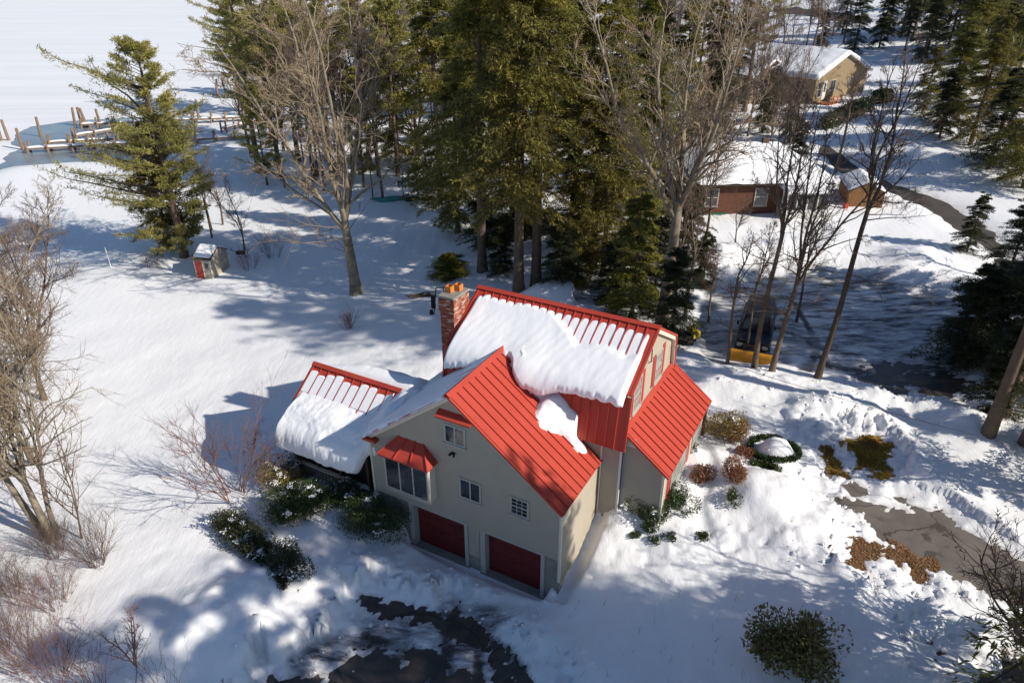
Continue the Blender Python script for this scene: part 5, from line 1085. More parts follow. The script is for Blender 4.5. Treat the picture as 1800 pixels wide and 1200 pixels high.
 ('hemdark2', 79.62, 120.68, 18, 'tall hemlock cut by the right frame edge', None, 1.0, (0, 0)),
 ('hemdark4', 58.62, 145.55, 8, 'dark young hemlock left of the tan house roof ridge', None, 1.0, (0, 0)),
 ('hemdark4', 31.91, 83.43, 7.4, 'shaded hemlock beside the terrace of the tan house', None, 1.0, (0, 0)),
 ('hemdark4', 30.2, 87.52, 7.4, 'dark hemlock behind the brick cottage roof', None, 1.0, (0, 0)),
 ('hemdark4', 30.22, 75.64, 4.7, 'low dark evergreen at the bend of the road', None, 1.3, (0, 0)),
 ('hemdark2', 35.71, 131.37, 13.3, 'dark hemlock behind the pale bare crown, left', None, 1.0, (0, 0)),
 ('hemdark3', 42.64, 134.92, 10.1, 'dark hemlock behind the pale bare crown, right', None, 1.0, (0, 0)),
 ('hemdark3', 20.56, 102.13, 12.9, 'dark hemlock left of the brick cottage', None, 1.0, (0, 0)),
 ('hem3', 17.74, 122.33, 15.8, 'sunlit hemlock far behind the pale bare tree', None, 1.0, (0, 0)),
 ('hem3', 47.38, 64.77, 14.8, 'large sunlit hemlock at the right edge above the bend of the road', None, 1.2, (0, 0)),
 ('hem3', 60.12, 100.63, 14.4, 'tall hemlock in the middle of the upper right group', None, 1.1, (0, 0)),
 ('hemdark3', 79.77, 164.04, 12.8, 'dark far hemlock above the tan house gable', None, 1.1, (0, 0)),
 ('hemdark3', 68.69, 127.24, 11.1, 'dark hemlock beyond the upper end of the long hedge', None, 1.1, (0, 0)),
 ('hem2', 67.2, 106.46, 17.0, 'tallest hemlock of the upper right group', None, 1.0, (0, 0)),
 ('hemdark3', 72.98, 170.78, 12.3, 'dark far hemlock above the tan house roof ridge', None, 1.1, (0, 0)),
 ('hemdark4', 34.3, 50.55, 4.8, 'dark hemlock standing in the crook of the road', None, 1.1, (0, 0)),
 ('hemdark3', 32.61, 43.28, 7.3, 'broad dark hemlock behind the right hand group', None, 1.2, (0, 0)),
 ('hemdark3', 27.58, 33.97, 8.8, 'big dark hemlock on the right beyond the parking area', None, 1.35, (0, 0)),
 ('hemdark4', 27.26, 37.61, 4.6, 'dark hemlock at the left of the right hand group', None, 1.3, (0, 0)),
 ('hemdark4', 24.03, 29.65, 5.4, 'low dark hemlock behind the leaning trunk on the right', None, 1.3, (0, 0)),
 ('hem4', 31.73, 37.26, 7.0, 'hemlock half outside the right edge of the picture', None, 1.2, (0, 0)),
 ('hemdark4', 25.52, 26.29, 5.4, 'hemlock outside the right edge above the driveway', None, 1.2, (0, 0)),
 ('bare1', -26.22, 304.03, 15.376, 'grey bare tree among many on the far snowy slope', 'distant bare trees on the far slope', 1.0, (0, 0)),
 ('bare2', -57.58, 406.49, 15.409, 'grey bare tree among many on the far snowy slope', 'distant bare trees on the far slope', 1.0, (0, 0)),
 ('bare3', 50.43, 127.99, 17.590, 'grey bare tree among many on the far snowy slope', 'distant bare trees on the far slope', 1.0, (0, 0)),
 ('bare4', -20.31, 207.62, 14.660, 'grey bare tree among many on the far snowy slope', 'distant bare trees on the far slope', 1.0, (0, 0)),
 ('bare1', -42.25, 325.59, 14.286, 'grey bare tree among many on the far snowy slope', 'distant bare trees on the far slope', 1.0, (0, 0)),
 ('bare2', 50.37, 125.54, 17.839, 'grey bare tree among many on the far snowy slope', 'distant bare trees on the far slope', 1.0, (0, 0)),
 ('bare3', 62.32, 206.14, 14.859, 'grey bare tree among many on the far snowy slope', 'distant bare trees on the far slope', 1.0, (0, 0)),
 ('bare4', 27.38, 146.18, 18.127, 'grey bare tree among many on the far snowy slope', 'distant bare trees on the far slope', 1.0, (0, 0)),
 ('bare1', 76.68, 215.71, 16.635, 'grey bare tree among many on the far snowy slope', 'distant bare trees on the far slope', 1.0, (0, 0)),
 ('bare2', 36.42, 168.1, 14.066, 'grey bare tree among many on the far snowy slope', 'distant bare trees on the far slope', 1.0, (0, 0)),
 ('bare3', 20.37, 265.43, 18.607, 'grey bare tree among many on the far snowy slope', 'distant bare trees on the far slope', 1.0, (0, 0)),
 ('bare4', 53.72, 152.3, 14.801, 'grey bare tree among many on the far snowy slope', 'distant bare trees on the far slope', 1.0, (0, 0)),
 ('bare1', 56.58, 147.52, 18.293, 'grey bare tree among many on the far snowy slope', 'distant bare trees on the far slope', 1.0, (0, 0)),
 ('bare2', 53.43, 157.2, 15.483, 'grey bare tree among many on the far snowy slope', 'distant bare trees on the far slope', 1.0, (0, 0)),
 ('bare3', 30.47, 184.41, 13.967, 'grey bare tree among many on the far snowy slope', 'distant bare trees on the far slope', 1.0, (0, 0)),
 ('bare4', -6.36, 158.48, 13.259, 'grey bare tree among many on the far snowy slope', 'distant bare trees on the far slope', 1.0, (0, 0)),
 ('bare1', -47.42, 214.0, 14.682, 'grey bare tree among many on the far snowy slope', 'distant bare trees on the far slope', 1.0, (0, 0)),
 ('bare2', 22.14, 183.5, 15.057, 'grey bare tree among many on the far snowy slope', 'distant bare trees on the far slope', 1.0, (0, 0)),
 ('bare3', 80.47, 183.72, 15.476, 'grey bare tree among many on the far snowy slope', 'distant bare trees on the far slope', 1.0, (0, 0)),
 ('bare4', -21.56, 192.84, 14.657, 'grey bare tree among many on the far snowy slope', 'distant bare trees on the far slope', 1.0, (0, 0)),
 ('bare1', -0.67, 161.08, 14.924, 'grey bare tree among many on the far snowy slope', 'distant bare trees on the far slope', 1.0, (0, 0)),
 ('bare2', 18.91, 134.98, 13.605, 'grey bare tree among many on the far snowy slope', 'distant bare trees on the far slope', 1.0, (0, 0)),
 ('bare3', -63.16, 304.98, 17.590, 'grey bare tree among many on the far snowy slope', 'distant bare trees on the far slope', 1.0, (0, 0)),
 ('bare4', 38.62, 220.44, 14.986, 'grey bare tree among many on the far snowy slope', 'distant bare trees on the far slope', 1.0, (0, 0)),
 ('bare1', -29.38, 228.74, 13.256, 'grey bare tree among many on the far snowy slope', 'distant bare trees on the far slope', 1.0, (0, 0)),
 ('bare2', 30.91, 129.49, 18.728, 'grey bare tree among many on the far snowy slope', 'distant bare trees on the far slope', 1.0, (0, 0)),
 ('bare3', 32.85, 123.36, 13.109, 'grey bare tree among many on the far snowy slope', 'distant bare trees on the far slope', 1.0, (0, 0)),
 ('bare4', -7.53, 145.14, 17.651, 'grey bare tree among many on the far snowy slope', 'distant bare trees on the far slope', 1.0, (0, 0)),
 ('bare1', 4.85, 139.54, 16.723, 'grey bare tree among many on the far snowy slope', 'distant bare trees on the far slope', 1.0, (0, 0)),
 ('bare2', 59.06, 187.03, 14.148, 'grey bare tree among many on the far snowy slope', 'distant bare trees on the far slope', 1.0, (0, 0)),
 ('bare3', 14.74, 260.15, 15.289, 'grey bare tree among many on the far snowy slope', 'distant bare trees on the far slope', 1.0, (0, 0)),
 ('bare4', 70.37, 169.13, 13.056, 'grey bare tree among many on the far snowy slope', 'distant bare trees on the far slope', 1.0, (0, 0)),
 ('bare1', -77.19, 353.88, 17.702, 'grey bare tree among many on the far snowy slope', 'distant bare trees on the far slope', 1.0, (0, 0)),
 ('bare2', 0.17, 239.29, 13.582, 'grey bare tree among many on the far snowy slope', 'distant bare trees on the far slope', 1.0, (0, 0)),
 ('bare3', 67.96, 157.42, 14.247, 'grey bare tree among many on the far snowy slope', 'distant bare trees on the far slope', 1.0, (0, 0)),
 ('bare4', -85.56, 413.21, 14.012, 'grey bare tree among many on the far snowy slope', 'distant bare trees on the far slope', 1.0, (0, 0)),
 ('bare1', 50.27, 231.94, 13.245, 'grey bare tree among many on the far snowy slope', 'distant bare trees on the far slope', 1.0, (0, 0)),
 ('bare2', 20.7, 232.38, 18.985, 'grey bare tree among many on the far snowy slope', 'distant bare trees on the far slope', 1.0, (0, 0)),
 ('bare3', -37.32, 222.78, 17.642, 'grey bare tree among many on the far snowy slope', 'distant bare trees on the far slope', 1.0, (0, 0)),
 ('bare4', 4.63, 136.15, 15.866, 'grey bare tree among many on the far snowy slope', 'distant bare trees on the far slope', 1.0, (0, 0)),
 ('pine2', -72.85, 428.2, 15.740, 'distant evergreen among many on the far wooded slope', 'distant evergreens on the far wooded slope', 1.0, (0, 0)),
 ('hemdark2', 118.6, 173.11, 15.780, 'distant evergreen among many on the far wooded slope', 'distant evergreens on the far wooded slope', 1.0, (0, 0)),
 ('pine1', -52.05, 304.2, 14.991, 'distant evergreen among many on the far wooded slope', 'distant evergreens on the far wooded slope', 1.0, (0, 0)),
 ('pine2', -60.62, 212.57, 20.739, 'distant evergreen among many on the far wooded slope', 'distant evergreens on the far wooded slope', 1.0, (0, 0)),
 ('hemdark2', 14.24, 233.98, 17.010, 'distant evergreen among many on the far wooded slope', 'distant evergreens on the far wooded slope', 1.0, (0, 0)),
 ('pine2', 51.13, 236.27, 19.596, 'distant evergreen among many on the far wooded slope', 'distant evergreens on the far wooded slope', 1.0, (0, 0)),
 ('pine1', 11.45, 207.15, 16.369, 'distant evergreen among many on the far wooded slope', 'distant evergreens on the far wooded slope', 1.0, (0, 0)),
 ('hem3', 77.37, 124.7, 14.311, 'distant evergreen among many on the far wooded slope', 'distant evergreens on the far wooded slope', 1.0, (0, 0)),
 ('hemdark2', 78.33, 150.44, 20.090, 'distant evergreen among many on the far wooded slope', 'distant evergreens on the far wooded slope', 1.0, (0, 0)),
 ('pine2', 83.66, 137.75, 15.529, 'distant evergreen among many on the far wooded slope', 'distant evergreens on the far wooded slope', 1.0, (0, 0)),
 ('pine1', -87.26, 282.97, 14.811, 'distant evergreen among many on the far wooded slope', 'distant evergreens on the far wooded slope', 1.0, (0, 0)),
 ('hem3', 31.38, 209.15, 15.133, 'distant evergreen among many on the far wooded slope', 'distant evergreens on the far wooded slope', 1.0, (0, 0)),
 ('pine2', 85.87, 122.46, 14.184, 'distant evergreen among many on the far wooded slope', 'distant evergreens on the far wooded slope', 1.0, (0, 0)),
 ('pine1', 94.11, 148.07, 18.256, 'distant evergreen among many on the far wooded slope', 'distant evergreens on the far wooded slope', 1.0, (0, 0)),
 ('pine1', -89.0, 389.35, 19.792, 'distant evergreen among many on the far wooded slope', 'distant evergreens on the far wooded slope', 1.0, (0, 0)),
 ('pine1', 111.04, 180.71, 16.720, 'distant evergreen among many on the far wooded slope', 'distant evergreens on the far wooded slope', 1.0, (0, 0)),
 ('hemdark2', 124.99, 181.46, 20.410, 'distant evergreen among many on the far wooded slope', 'distant evergreens on the far wooded slope', 1.0, (0, 0)),
 ('pine2', 95.31, 165.73, 14.468, 'distant evergreen among many on the far wooded slope', 'distant evergreens on the far wooded slope', 1.0, (0, 0)),
 ('pine2', 71.21, 131.06, 16.957, 'distant evergreen among many on the far wooded slope', 'distant evergreens on the far wooded slope', 1.0, (0, 0)),
 ('hem3', 38.39, 271.3, 16.285, 'distant evergreen among many on the far wooded slope', 'distant evergreens on the far wooded slope', 1.0, (0, 0)),
 ('hemdark2', 32.34, 180.2, 18.536, 'distant evergreen among many on the far wooded slope', 'distant evergreens on the far wooded slope', 1.0, (0, 0)),
 ('hemdark3', 83.58, 162.71, 15.718, 'distant evergreen among many on the far wooded slope', 'distant evergreens on the far wooded slope', 1.0, (0, 0)),
 ('hemdark2', 26.46, 151.81, 18.737, 'distant evergreen among many on the far wooded slope', 'distant evergreens on the far wooded slope', 1.0, (0, 0)),
 ('hemdark3', 78.8, 138.26, 16.139, 'distant evergreen among many on the far wooded slope', 'distant evergreens on the far wooded slope', 1.0, (0, 0)),
 ('pine1', 106.26, 156.39, 19.397, 'distant evergreen among many on the far wooded slope', 'distant evergreens on the far wooded slope', 1.0, (0, 0)),
 ('hemdark3', -28.92, 279.28, 15.007, 'distant evergreen among many on the far wooded slope', 'distant evergreens on the far wooded slope', 1.0, (0, 0)),
 ('pine1', 102.17, 195.03, 18.724, 'distant evergreen among many on the far wooded slope', 'distant evergreens on the far wooded slope', 1.0, (0, 0)),
 ('pine1', 46.05, 242.25, 16.286, 'distant evergreen among many on the far wooded slope', 'distant evergreens on the far wooded slope', 1.0, (0, 0)),
 ('hemdark2', -37.45, 269.81, 19.607, 'distant evergreen among many on the far wooded slope', 'distant evergreens on the far wooded slope', 1.0, (0, 0)),
 ('pine2', 39.52, 269.75, 18.627, 'distant evergreen among many on the far wooded slope', 'distant evergreens on the far wooded slope', 1.0, (0, 0)),
 ('pine2', 64.88, 259.45, 18.727, 'distant evergreen among many on the far wooded slope', 'distant evergreens on the far wooded slope', 1.0, (0, 0)),
 ('pine2', 83.49, 128.71, 20.167, 'distant evergreen among many on the far wooded slope', 'distant evergreens on the far wooded slope', 1.0, (0, 0)),
 ('hem3', -66.43, 383.55, 19.219, 'distant evergreen among many on the far wooded slope', 'distant evergreens on the far wooded slope', 1.0, (0, 0)),
 ('pine2', 80.05, 127.57, 17.543, 'distant evergreen among many on the far wooded slope', 'distant evergreens on the far wooded slope', 1.0, (0, 0)),
 ('hemdark2', 94.29, 167.82, 15.758, 'distant evergreen among many on the far wooded slope', 'distant evergreens on the far wooded slope', 1.0, (0, 0)),
 ('pine2', 98.26, 164.33, 18.362, 'distant evergreen among many on the far wooded slope', 'distant evergreens on the far wooded slope', 1.0, (0, 0)),
 ('pine1', 79.2, 157.03, 20.371, 'distant evergreen among many on the far wooded slope', 'distant evergreens on the far wooded slope', 1.0, (0, 0)),
 ('hemdark2', 79.17, 128.62, 15.041, 'distant evergreen among many on the far wooded slope', 'distant evergreens on the far wooded slope', 1.0, (0, 0)),
 ('hemdark3', -77.73, 452.59, 18.764, 'distant evergreen among many on the far wooded slope', 'distant evergreens on the far wooded slope', 1.0, (0, 0)),
 ('hem3', 132.19, 185.57, 15.102, 'distant evergreen among many on the far wooded slope', 'distant evergreens on the far wooded slope', 1.0, (0, 0)),
 ('pine1', 104.55, 215.27, 14.428, 'distant evergreen among many on the far wooded slope', 'distant evergreens on the far wooded slope', 1.0, (0, 0)),
 ('pine2', 43.39, 169.86, 20.668, 'distant evergreen among many on the far wooded slope', 'distant evergreens on the far wooded slope', 1.0, (0, 0)),
 ('hemdark3', 91.37, 136.3, 15.090, 'distant evergreen among many on the far wooded slope', 'distant evergreens on the far wooded slope', 1.0, (0, 0)),
 ('hemdark2', 88.29, 163.83, 16.631, 'distant evergreen among many on the far wooded slope', 'distant evergreens on the far wooded slope', 1.0, (0, 0)),
 ('pine1', 101.45, 143.09, 20.031, 'distant evergreen among many on the far wooded slope', 'distant evergreens on the far wooded slope', 1.0, (0, 0)),
 ('pine1', 74.28, 125.25, 20.136, 'distant evergreen among many on the far wooded slope', 'distant evergreens on the far wooded slope', 1.0, (0, 0)),
 ('hemdark2', -151.29, 515.37, 19.940, 'distant evergreen among many on the far wooded slope', 'distant evergreens on the far wooded slope', 1.0, (0, 0)),
 ('hemdark3', 34.74, 220.91, 15.295, 'distant evergreen among many on the far wooded slope', 'distant evergreens on the far wooded slope', 1.0, (0, 0)),
 ('hem3', 113.62, 155.62, 19.836, 'distant evergreen among many on the far wooded slope', 'distant evergreens on the far wooded slope', 1.0, (0, 0)),
 ('pine2', 94.25, 185.36, 18.200, 'distant evergreen among many on the far wooded slope', 'distant evergreens on the far wooded slope', 1.0, (0, 0)),
 ('hemdark3', 94.17, 145.9, 16.151, 'distant evergreen among many on the far wooded slope', 'distant evergreens on the far wooded slope', 1.0, (0, 0)),
 ('hemdark2', 85.16, 131.14, 20.241, 'distant evergreen among many on the far wooded slope', 'distant evergreens on the far wooded slope', 1.0, (0, 0)),
 ('hemdark3', 38.15, 192.92, 17.333, 'distant evergreen among many on the far wooded slope', 'distant evergreens on the far wooded slope', 1.0, (0, 0)),
 ('pine2', 40.65, 173.77, 17.633, 'distant evergreen among many on the far wooded slope', 'distant evergreens on the far wooded slope', 1.0, (0, 0)),
 ('hemdark2', 41.96, 266.0, 16.354, 'distant evergreen among many on the far wooded slope', 'distant evergreens on the far wooded slope', 1.0, (0, 0)),
 ('hemdark3', 105.59, 206.05, 19.872, 'distant evergreen among many on the far wooded slope', 'distant evergreens on the far wooded slope', 1.0, (0, 0)),
 ('hemdark2', 82.62, 151.72, 20.234, 'distant evergreen among many on the far wooded slope', 'distant evergreens on the far wooded slope', 1.0, (0, 0)),
 ('hem3', 61.26, 255.48, 20.231, 'distant evergreen among many on the far wooded slope', 'distant evergreens on the far wooded slope', 1.0, (0, 0)),
 ('hemdark3', 87.63, 125.36, 16.818, 'distant evergreen among many on the far wooded slope', 'distant evergreens on the far wooded slope', 1.0, (0, 0)),
 ('hemdark3', -52.09, 244.47, 16.091, 'distant evergreen among many on the far wooded slope', 'distant evergreens on the far wooded slope', 1.0, (0, 0)),
 ('bare1', -21.4, 79.63, 20.1, 'slim bare tree among the shore pines, left', None, 1, (0, 0)),
 ('bare2', -18.04, 76.63, 18.5, 'slim bare tree directly behind the forked giant', None, 0.8, (0, 0)),
 ('bare2', -13.81, 73.89, 17.8, 'slim bare tree among the shore pines, right', None, 0.8, (0, 0)),
 ('bare1', -25.38, 103.82, 19.8, 'spreading bare tree deep in the shore wood', None, 1, (0, 0)),
 ('bare2', -23.5, 80.17, 16.5, 'thin bare tree left of the forked giant', None, 0.8, (0, 0)),
 ('bare1', -16.88, 107.81, 19.6, 'tan crowned bare tree behind the golden pine', None, 1, (0, 0)),
 ('bare2', -28.7, 64.64, 10.7, 'thin pale birch like tree behind the little shed', None, 0.8, (0, 0)),
 ('bare4', -29.12, 68.78, 8.2, 'dark thin bare tree right of the left pine', None, 1, (0, 0)),
 ('bare3', -29.61, 67.03, 7.0, 'dark slender bare tree right behind the little shed', None, 1, (0, 0)),
 ('bare3', 12.64, 41.13, 6.3, 'thin bare sapling left of the truck', None, 1, (0, 0)),
 ('bare3', 11.19, 41.17, 10.9, 'thin bare tree behind the red gable', None, 1, (0, 0)),
 ('bare1', 27.99, 72.58, 11.9, 'tall bare tree with thick trunk before the tan house', None, 1, (0, 0)),
 ('bare2', 13.25, 46.21, 14.3, 'bare tree left of the brick cottage wall', None, 0.8, (0, 0)),
 ('bare2', 36.46, 72.03, 12.8, 'thin bare tree between the road and the tan house', None, 0.8, (0, 0)),
 ('bare3', 33.08, 72.23, 12.8, 'thin bare tree beside the road bend', None, 1, (0, 0)),
 ('bare1', 36.1, 118.66, 14.5, 'bare tree on the upper slope behind the cottage', None, 1, (0, 0)),
 ('bare1', 29.79, 141.41, 13.3, 'bare tree crown far behind the pale tree', None, 1, (0, 0)),
 ('bare3', 36.12, 44.69, 9.6, 'bare tree at the right edge beside the dark hemlocks', None, 1, (0, 0)),
 ('pine1', 24.4, 29.5, 27, 'slim pine trunk behind the tall pine at the right', None, 0.7, (0, 0)),
 ('pine1', 23.9, 27.0, 26, 'pine trunk at the right frame edge beside the tall pine', None, 0.7, (0, 0)),
 ('hem2', 13.5, 5.5, 20, 'tall conifer standing outside the picture on the right', 'conifers outside the picture that shade the yard', 0.75, (0, 0)),
 ('pine1', 17.0, 8.6, 20, 'tall conifer standing outside the picture on the right', 'conifers outside the picture that shade the yard', 0.7, (0, 0)),
 ('pine1', 22.5, 9.3, 21, 'tall conifer standing outside the picture on the right', 'conifers outside the picture that shade the yard', 0.62, (0, 0)),
 ('hem2', 15.5, 1.5, 23, 'tall conifer standing outside the picture on the right', 'conifers outside the picture that shade the yard', 0.9, (0, 0)),
 ('pine2', 20.0, 4.5, 22, 'tall conifer standing outside the picture on the right', 'conifers outside the picture that shade the yard', 0.9, (0, 0)),
 ('pine1', 26.0, 7.2, 22, 'tall conifer standing outside the picture on the right', 'conifers outside the picture that shade the yard', 0.7, (0, 0)),
 ('pine1', 24.0, 0.0, 24, 'tall conifer standing outside the picture on the right', 'conifers outside the picture that shade the yard', 1.0, (0, 0)),
 ('hem3', 10.0, 1.0, 20, 'tall conifer standing outside the picture on the right', 'conifers outside the picture that shade the yard', 0.7, (0, 0)),
 ('pine1', 30.0, 2.0, 24, 'tall conifer standing outside the picture on the right', 'conifers outside the picture that shade the yard', 0.9, (0, 0)),
 ('hem2', 19.0, -3.0, 24, 'tall conifer standing outside the picture on the right', 'conifers outside the picture that shade the yard', 0.9, (0, 0)),
 ('pine2', 19, 10.0, 21, 'tall conifer standing outside the picture on the right', 'conifers outside the picture that shade the yard', 0.8, (0, 0)),
 ('hem1', 24.5, 6.4, 22, 'tall conifer standing outside the picture on the right', 'conifers outside the picture that shade the yard', 0.8, (0, 0)),
 ('hem1', 28.5, 6.6, 24, 'tall conifer standing outside the picture on the right', 'conifers outside the picture that shade the yard', 0.75, (0, 0)),
 ('hem2', 34, 27.5, 17, 'tall conifer standing outside the picture on the right', 'conifers outside the picture that shade the yard', 1.0, (0, 0)),
 ('hem2', 38, 31, 19, 'tall conifer standing outside the picture on the right', 'conifers outside the picture that shade the yard', 1.0, (0, 0)),
 ('hem1', 42, 27, 20, 'tall conifer standing outside the picture on the right', 'conifers outside the picture that shade the yard', 1.0, (0, 0)),
 ('hem2', 36, 36, 18, 'tall conifer standing outside the picture on the right', 'conifers outside the picture that shade the yard', 1.0, (0, 0)),
 ('hem2', 45, 34, 20, 'tall conifer standing outside the picture on the right', 'conifers outside the picture that shade the yard', 1.0, (0, 0))]
for (key, x, y, h, label, group, sxy, tilt) in PLANTS:
    place_tree(key, x, y, h, label, 'tree', group, None, None, sxy, tilt)
custom_conifer(*POS_leftpine, 'large white pine with long golden limbs standing alone at the lake side', 17.6, 201, 'pine', .08, 9.0, 1.9, 'pine', .32, oneside=R(170))
custom_conifer(*POS_lefthem, 'yellow green hemlock growing tight against the lone lakeside pine', 11.5, 202, 'hemlock', .12, 3.3, 1.1, 'hemlock', .2)
_bt = dict(mats=('bark_pale', 'twig_tan'))
custom_tree(*POS_bigbare, 'giant forked bare tree with pale bark on the lawn behind the house', h=24, seed=301, r=.44, fork=.24, spread=.50, leaders=5, levels=4, dens=.70, lean=(-.03, .04), low=.55, twig_r=.010, **_bt)
custom_tree(*POS_white, 'tall pale bare tree with a wide branching crown behind the red gable', h=22, seed=302, r=.40, fork=.38, spread=.52, leaders=5, levels=4, dens=.70, lean=(.0, .0), twig_r=.010, **_bt)
custom_tree(*POS_t1275, 'thin bare sapling at the snowbank, leftmost of the trees by the truck', h=9, seed=303, r=.10, fork=.5, leaders=1, levels=3, dens=.6, low=.5, mats=('bark', 'twig_brown'), twig_r=.006)
custom_tree(*POS_t1327, 'straight bare tree directly in front of the yellow plough blade', h=16, seed=304, r=.15, fork=.5, spread=.18, leaders=3, levels=4, dens=.6, low=.6, lean=(.01, .0), mats=('bark', 'twig_brown'), twig_r=.007)
custom_tree(*POS_t1357, 'bare tree leaning right beside the black truck', h=15, seed=305, r=.16, fork=.34, spread=.24, leaders=4, levels=4, dens=.55, low=.4, lean=(.075, .03), mats=('bark', 'twig_brown'), twig_r=.007)
custom_tree(*POS_t1435, 'bare tree leaning right at the edge of the icy parking area', h=17, seed=306, r=.165, fork=.55, spread=.14, leaders=3, levels=4, dens=.6, low=.6, lean=(.10, .05), mats=('bark_dark', 'twig_brown'), twig_r=.007)
custom_conifer(*POS_lean, 'tall pine with a thick bare brown trunk above the snowy driveway bank', 28, 207, 'pine', .50, 5.6, 1.3, 'pine', .24)
# left foreground clump
fg = dict(mats=('bark_pale', 'twig_tan'), levels=3, twig_r=.006)
custom_tree(*POS_fg1, 'bare tree of the lower left clump with the thickest leaning trunk', h=13, seed=311, r=.18, fork=.25, spread=.62, leaders=4, dens=.9, lean=(-.12, .12), **fg)
custom_tree(POS_fg1[0] - .35, POS_fg1[1] + .2, 'second leaning stem of the lower left bare clump', h=12, seed=312, r=.15, fork=.4, spread=.25, leaders=2, dens=.7, lean=(-.30, .12), **fg)
custom_tree(POS_fg1[0] + .3, POS_fg1[1] + .15, 'upright slender stem at the right of the lower left bare clump', h=12.5, seed=313, r=.12, fork=.3, spread=.35, leaders=3, dens=.8, lean=(.02, .14), **fg)
custom_tree(POS_fg1[0] + 1.35, POS_fg1[1] + .2, 'thin bare sapling right of the lower left clump', h=6.5, seed=314, r=.045, fork=.2, spread=.3, leaders=3, dens=.5, mats=('bark', 'twig_brown'), levels=3, twig_r=.005)
custom_tree(*POS_fg4, 'wide bare crown reaching in from the left edge over the lawn', h=14, seed=315, r=.20, fork=.2, spread=.75, leaders=5, dens=1.0, lean=(.14, .0), low=.4, **fg)
custom_tree(POS_fg4[0] - 3, POS_fg4[1] + 6, 'bare tree behind the wide left edge crown', h=13, seed=316, r=.18, fork=.3, spread=.4, leaders=4, dens=.8, lean=(.08, .02), **fg)
fb = dict(mats=('bark', 'twig_brown'), levels=3, twig_r=.006)
custom_tree(-27.5, 35.5, 'brown bare tree at the left edge, its fine crown spreading over the sunny lawn', h=13.5, seed=321, r=.17, fork=.22, spread=.7, leaders=5, dens=1.0, lean=(.05, -.04), low=.4, **fb)
custom_tree(-24.5, 29.0, 'thin brown bare tree behind the thick leaning stems at the left', h=11, seed=322, r=.12, fork=.25, spread=.6, leaders=4, dens=.95, lean=(.05, .0), **fb)
custom_tree(-22.5, 20.5, 'bare brown tree at the lower left edge with a low spreading crown', h=8.5, seed=323, r=.11, fork=.15, spread=.8, leaders=5, dens=.95, lean=(.05, .05), **fb)
# bottom left bare shrubs and saplings
_lb = ['dense tangle of bare stems at the foot of the lower left clump', 'bushy bare shrub right of the lower left clump', 'reddish bare brush in the bottom left corner', 'reddish brush along the bottom edge, second from the left', 'fine brush low at the left frame edge', 'bare twigs between the corner brush and the snow hump', 'small tuft of brown stems above the snow at lower left', 'fine red twigs at the bottom edge under the snow hump']
for i, (x, y, w, h, n, m) in enumerate([(-19.2, 22.2, 2, 2.0, 46, 'twig_brown'), (-17.1, 21.6, 1.8, 2.3, 50, 'twig_brown'), (-18.4, 17.2, 3, 2.8, 40, 'twig_red'), (-15.6, 16.0, 2.6, 2.6, 34, 'twig_red'), (-21.4, 20.2, 3, 2.4, 40, 'twig_red'), (-14.0, 15.6, 2, 2.2, 22, 'twig_red'), (-19.7, 20.2, 2, 1.6, 34, 'twig_brown'), (-11.6, 15.0, 1.8, 2.4, 16, 'twig_red')]):
    twig_shrub(x, y, w, h, n, 400 + i, m, _lb[i], r=.008)
for i, (x, y, h, lab) in enumerate([(-12.6, 15.8, 3.6, 'budded sapling standing alone before the big snow hump'), (-16.6, 14.8, 4.6, 'long reddish sapling crossing the bottom left corner'), (-9.0, 14.5, 2.8, 'thin red sapling at the bottom edge on the snow hump'), (-18.4, 15.0, 5.0, 'tall reddish sapling at the left end of the bottom edge')]):
    custom_tree(x, y, lab, h=h, seed=420 + i, r=.022, fork=.25, spread=.5, leaders=3, levels=3, dens=.5, mats=('twig_red', 'twig_red'), twig_r=.004, name='sapling')
twig_shrub(*POS_reds, 3.2, 4.1, 16, 430, 'twig_red', 'fan shaped bare ornamental tree beside the porch hedge', name='bare_shrub', r=.02, spread=.75, lev=4)
for i, (x, y, w, h, lab) in enumerate([(-11.2, 43.5, 1, 1.5, 'small bare shrub alone on the shaded lawn'), (-8.3, 33.4, 1.2, 1.4, 'small dark shrub in the house shadow behind the porch roof'), (-22.4, 56.5, 3, 1.7, 'reddish thicket right of the little shed'), (-21.0, 58.8, 3, 2.2, 'brown thicket behind the little shed'), (-31, 57.2, 3, 1.2, 'low brown brush under the lone lakeside pine'), (-37, 55, 3, 1.6, 'low brush on the shaded lawn left of the white pole'), (-44, 58, 4, 2.6, 'reddish brush near the left frame edge by the lake'), (-48, 66, 4, 2.6, 'brush at the left edge below the dock')]):
    twig_shrub(x, y, w, h, 26, 440 + i, 'twig_brown' if i % 2 else 'twig_red', lab)
# evergreen shrubs by the house
def L2(x, y): return tuple(loc2w(x, y))
ls = [(-10.4, -.75, 2.7, 2.3, 2.3, 5200, 'shrub', 'dense evergreen shrub next to the garage corner under the bay window', 90), (-8.35, -1.15, 2.3, 1.8, 1.9, 3900, 'shrub', 'bushy evergreen at the left garage door'),]
def W2(x, y, *a, **k): leaf_shrub(x, y, *a, **k)
for i, (px_, py_, w, d, h, n, m, lab, sn) in enumerate(SHRUBS):
    leaf_shrub(px_, py_, w, d, h, int(n * 1.7), 500 + i, m, lab, size=.075 if m != 'rhodo' else .15, lumps=max(4, int(w * (4.5 if m != 'rhodo' else 7))), snow=sn, rot=-HR if 'row' in lab else 0)
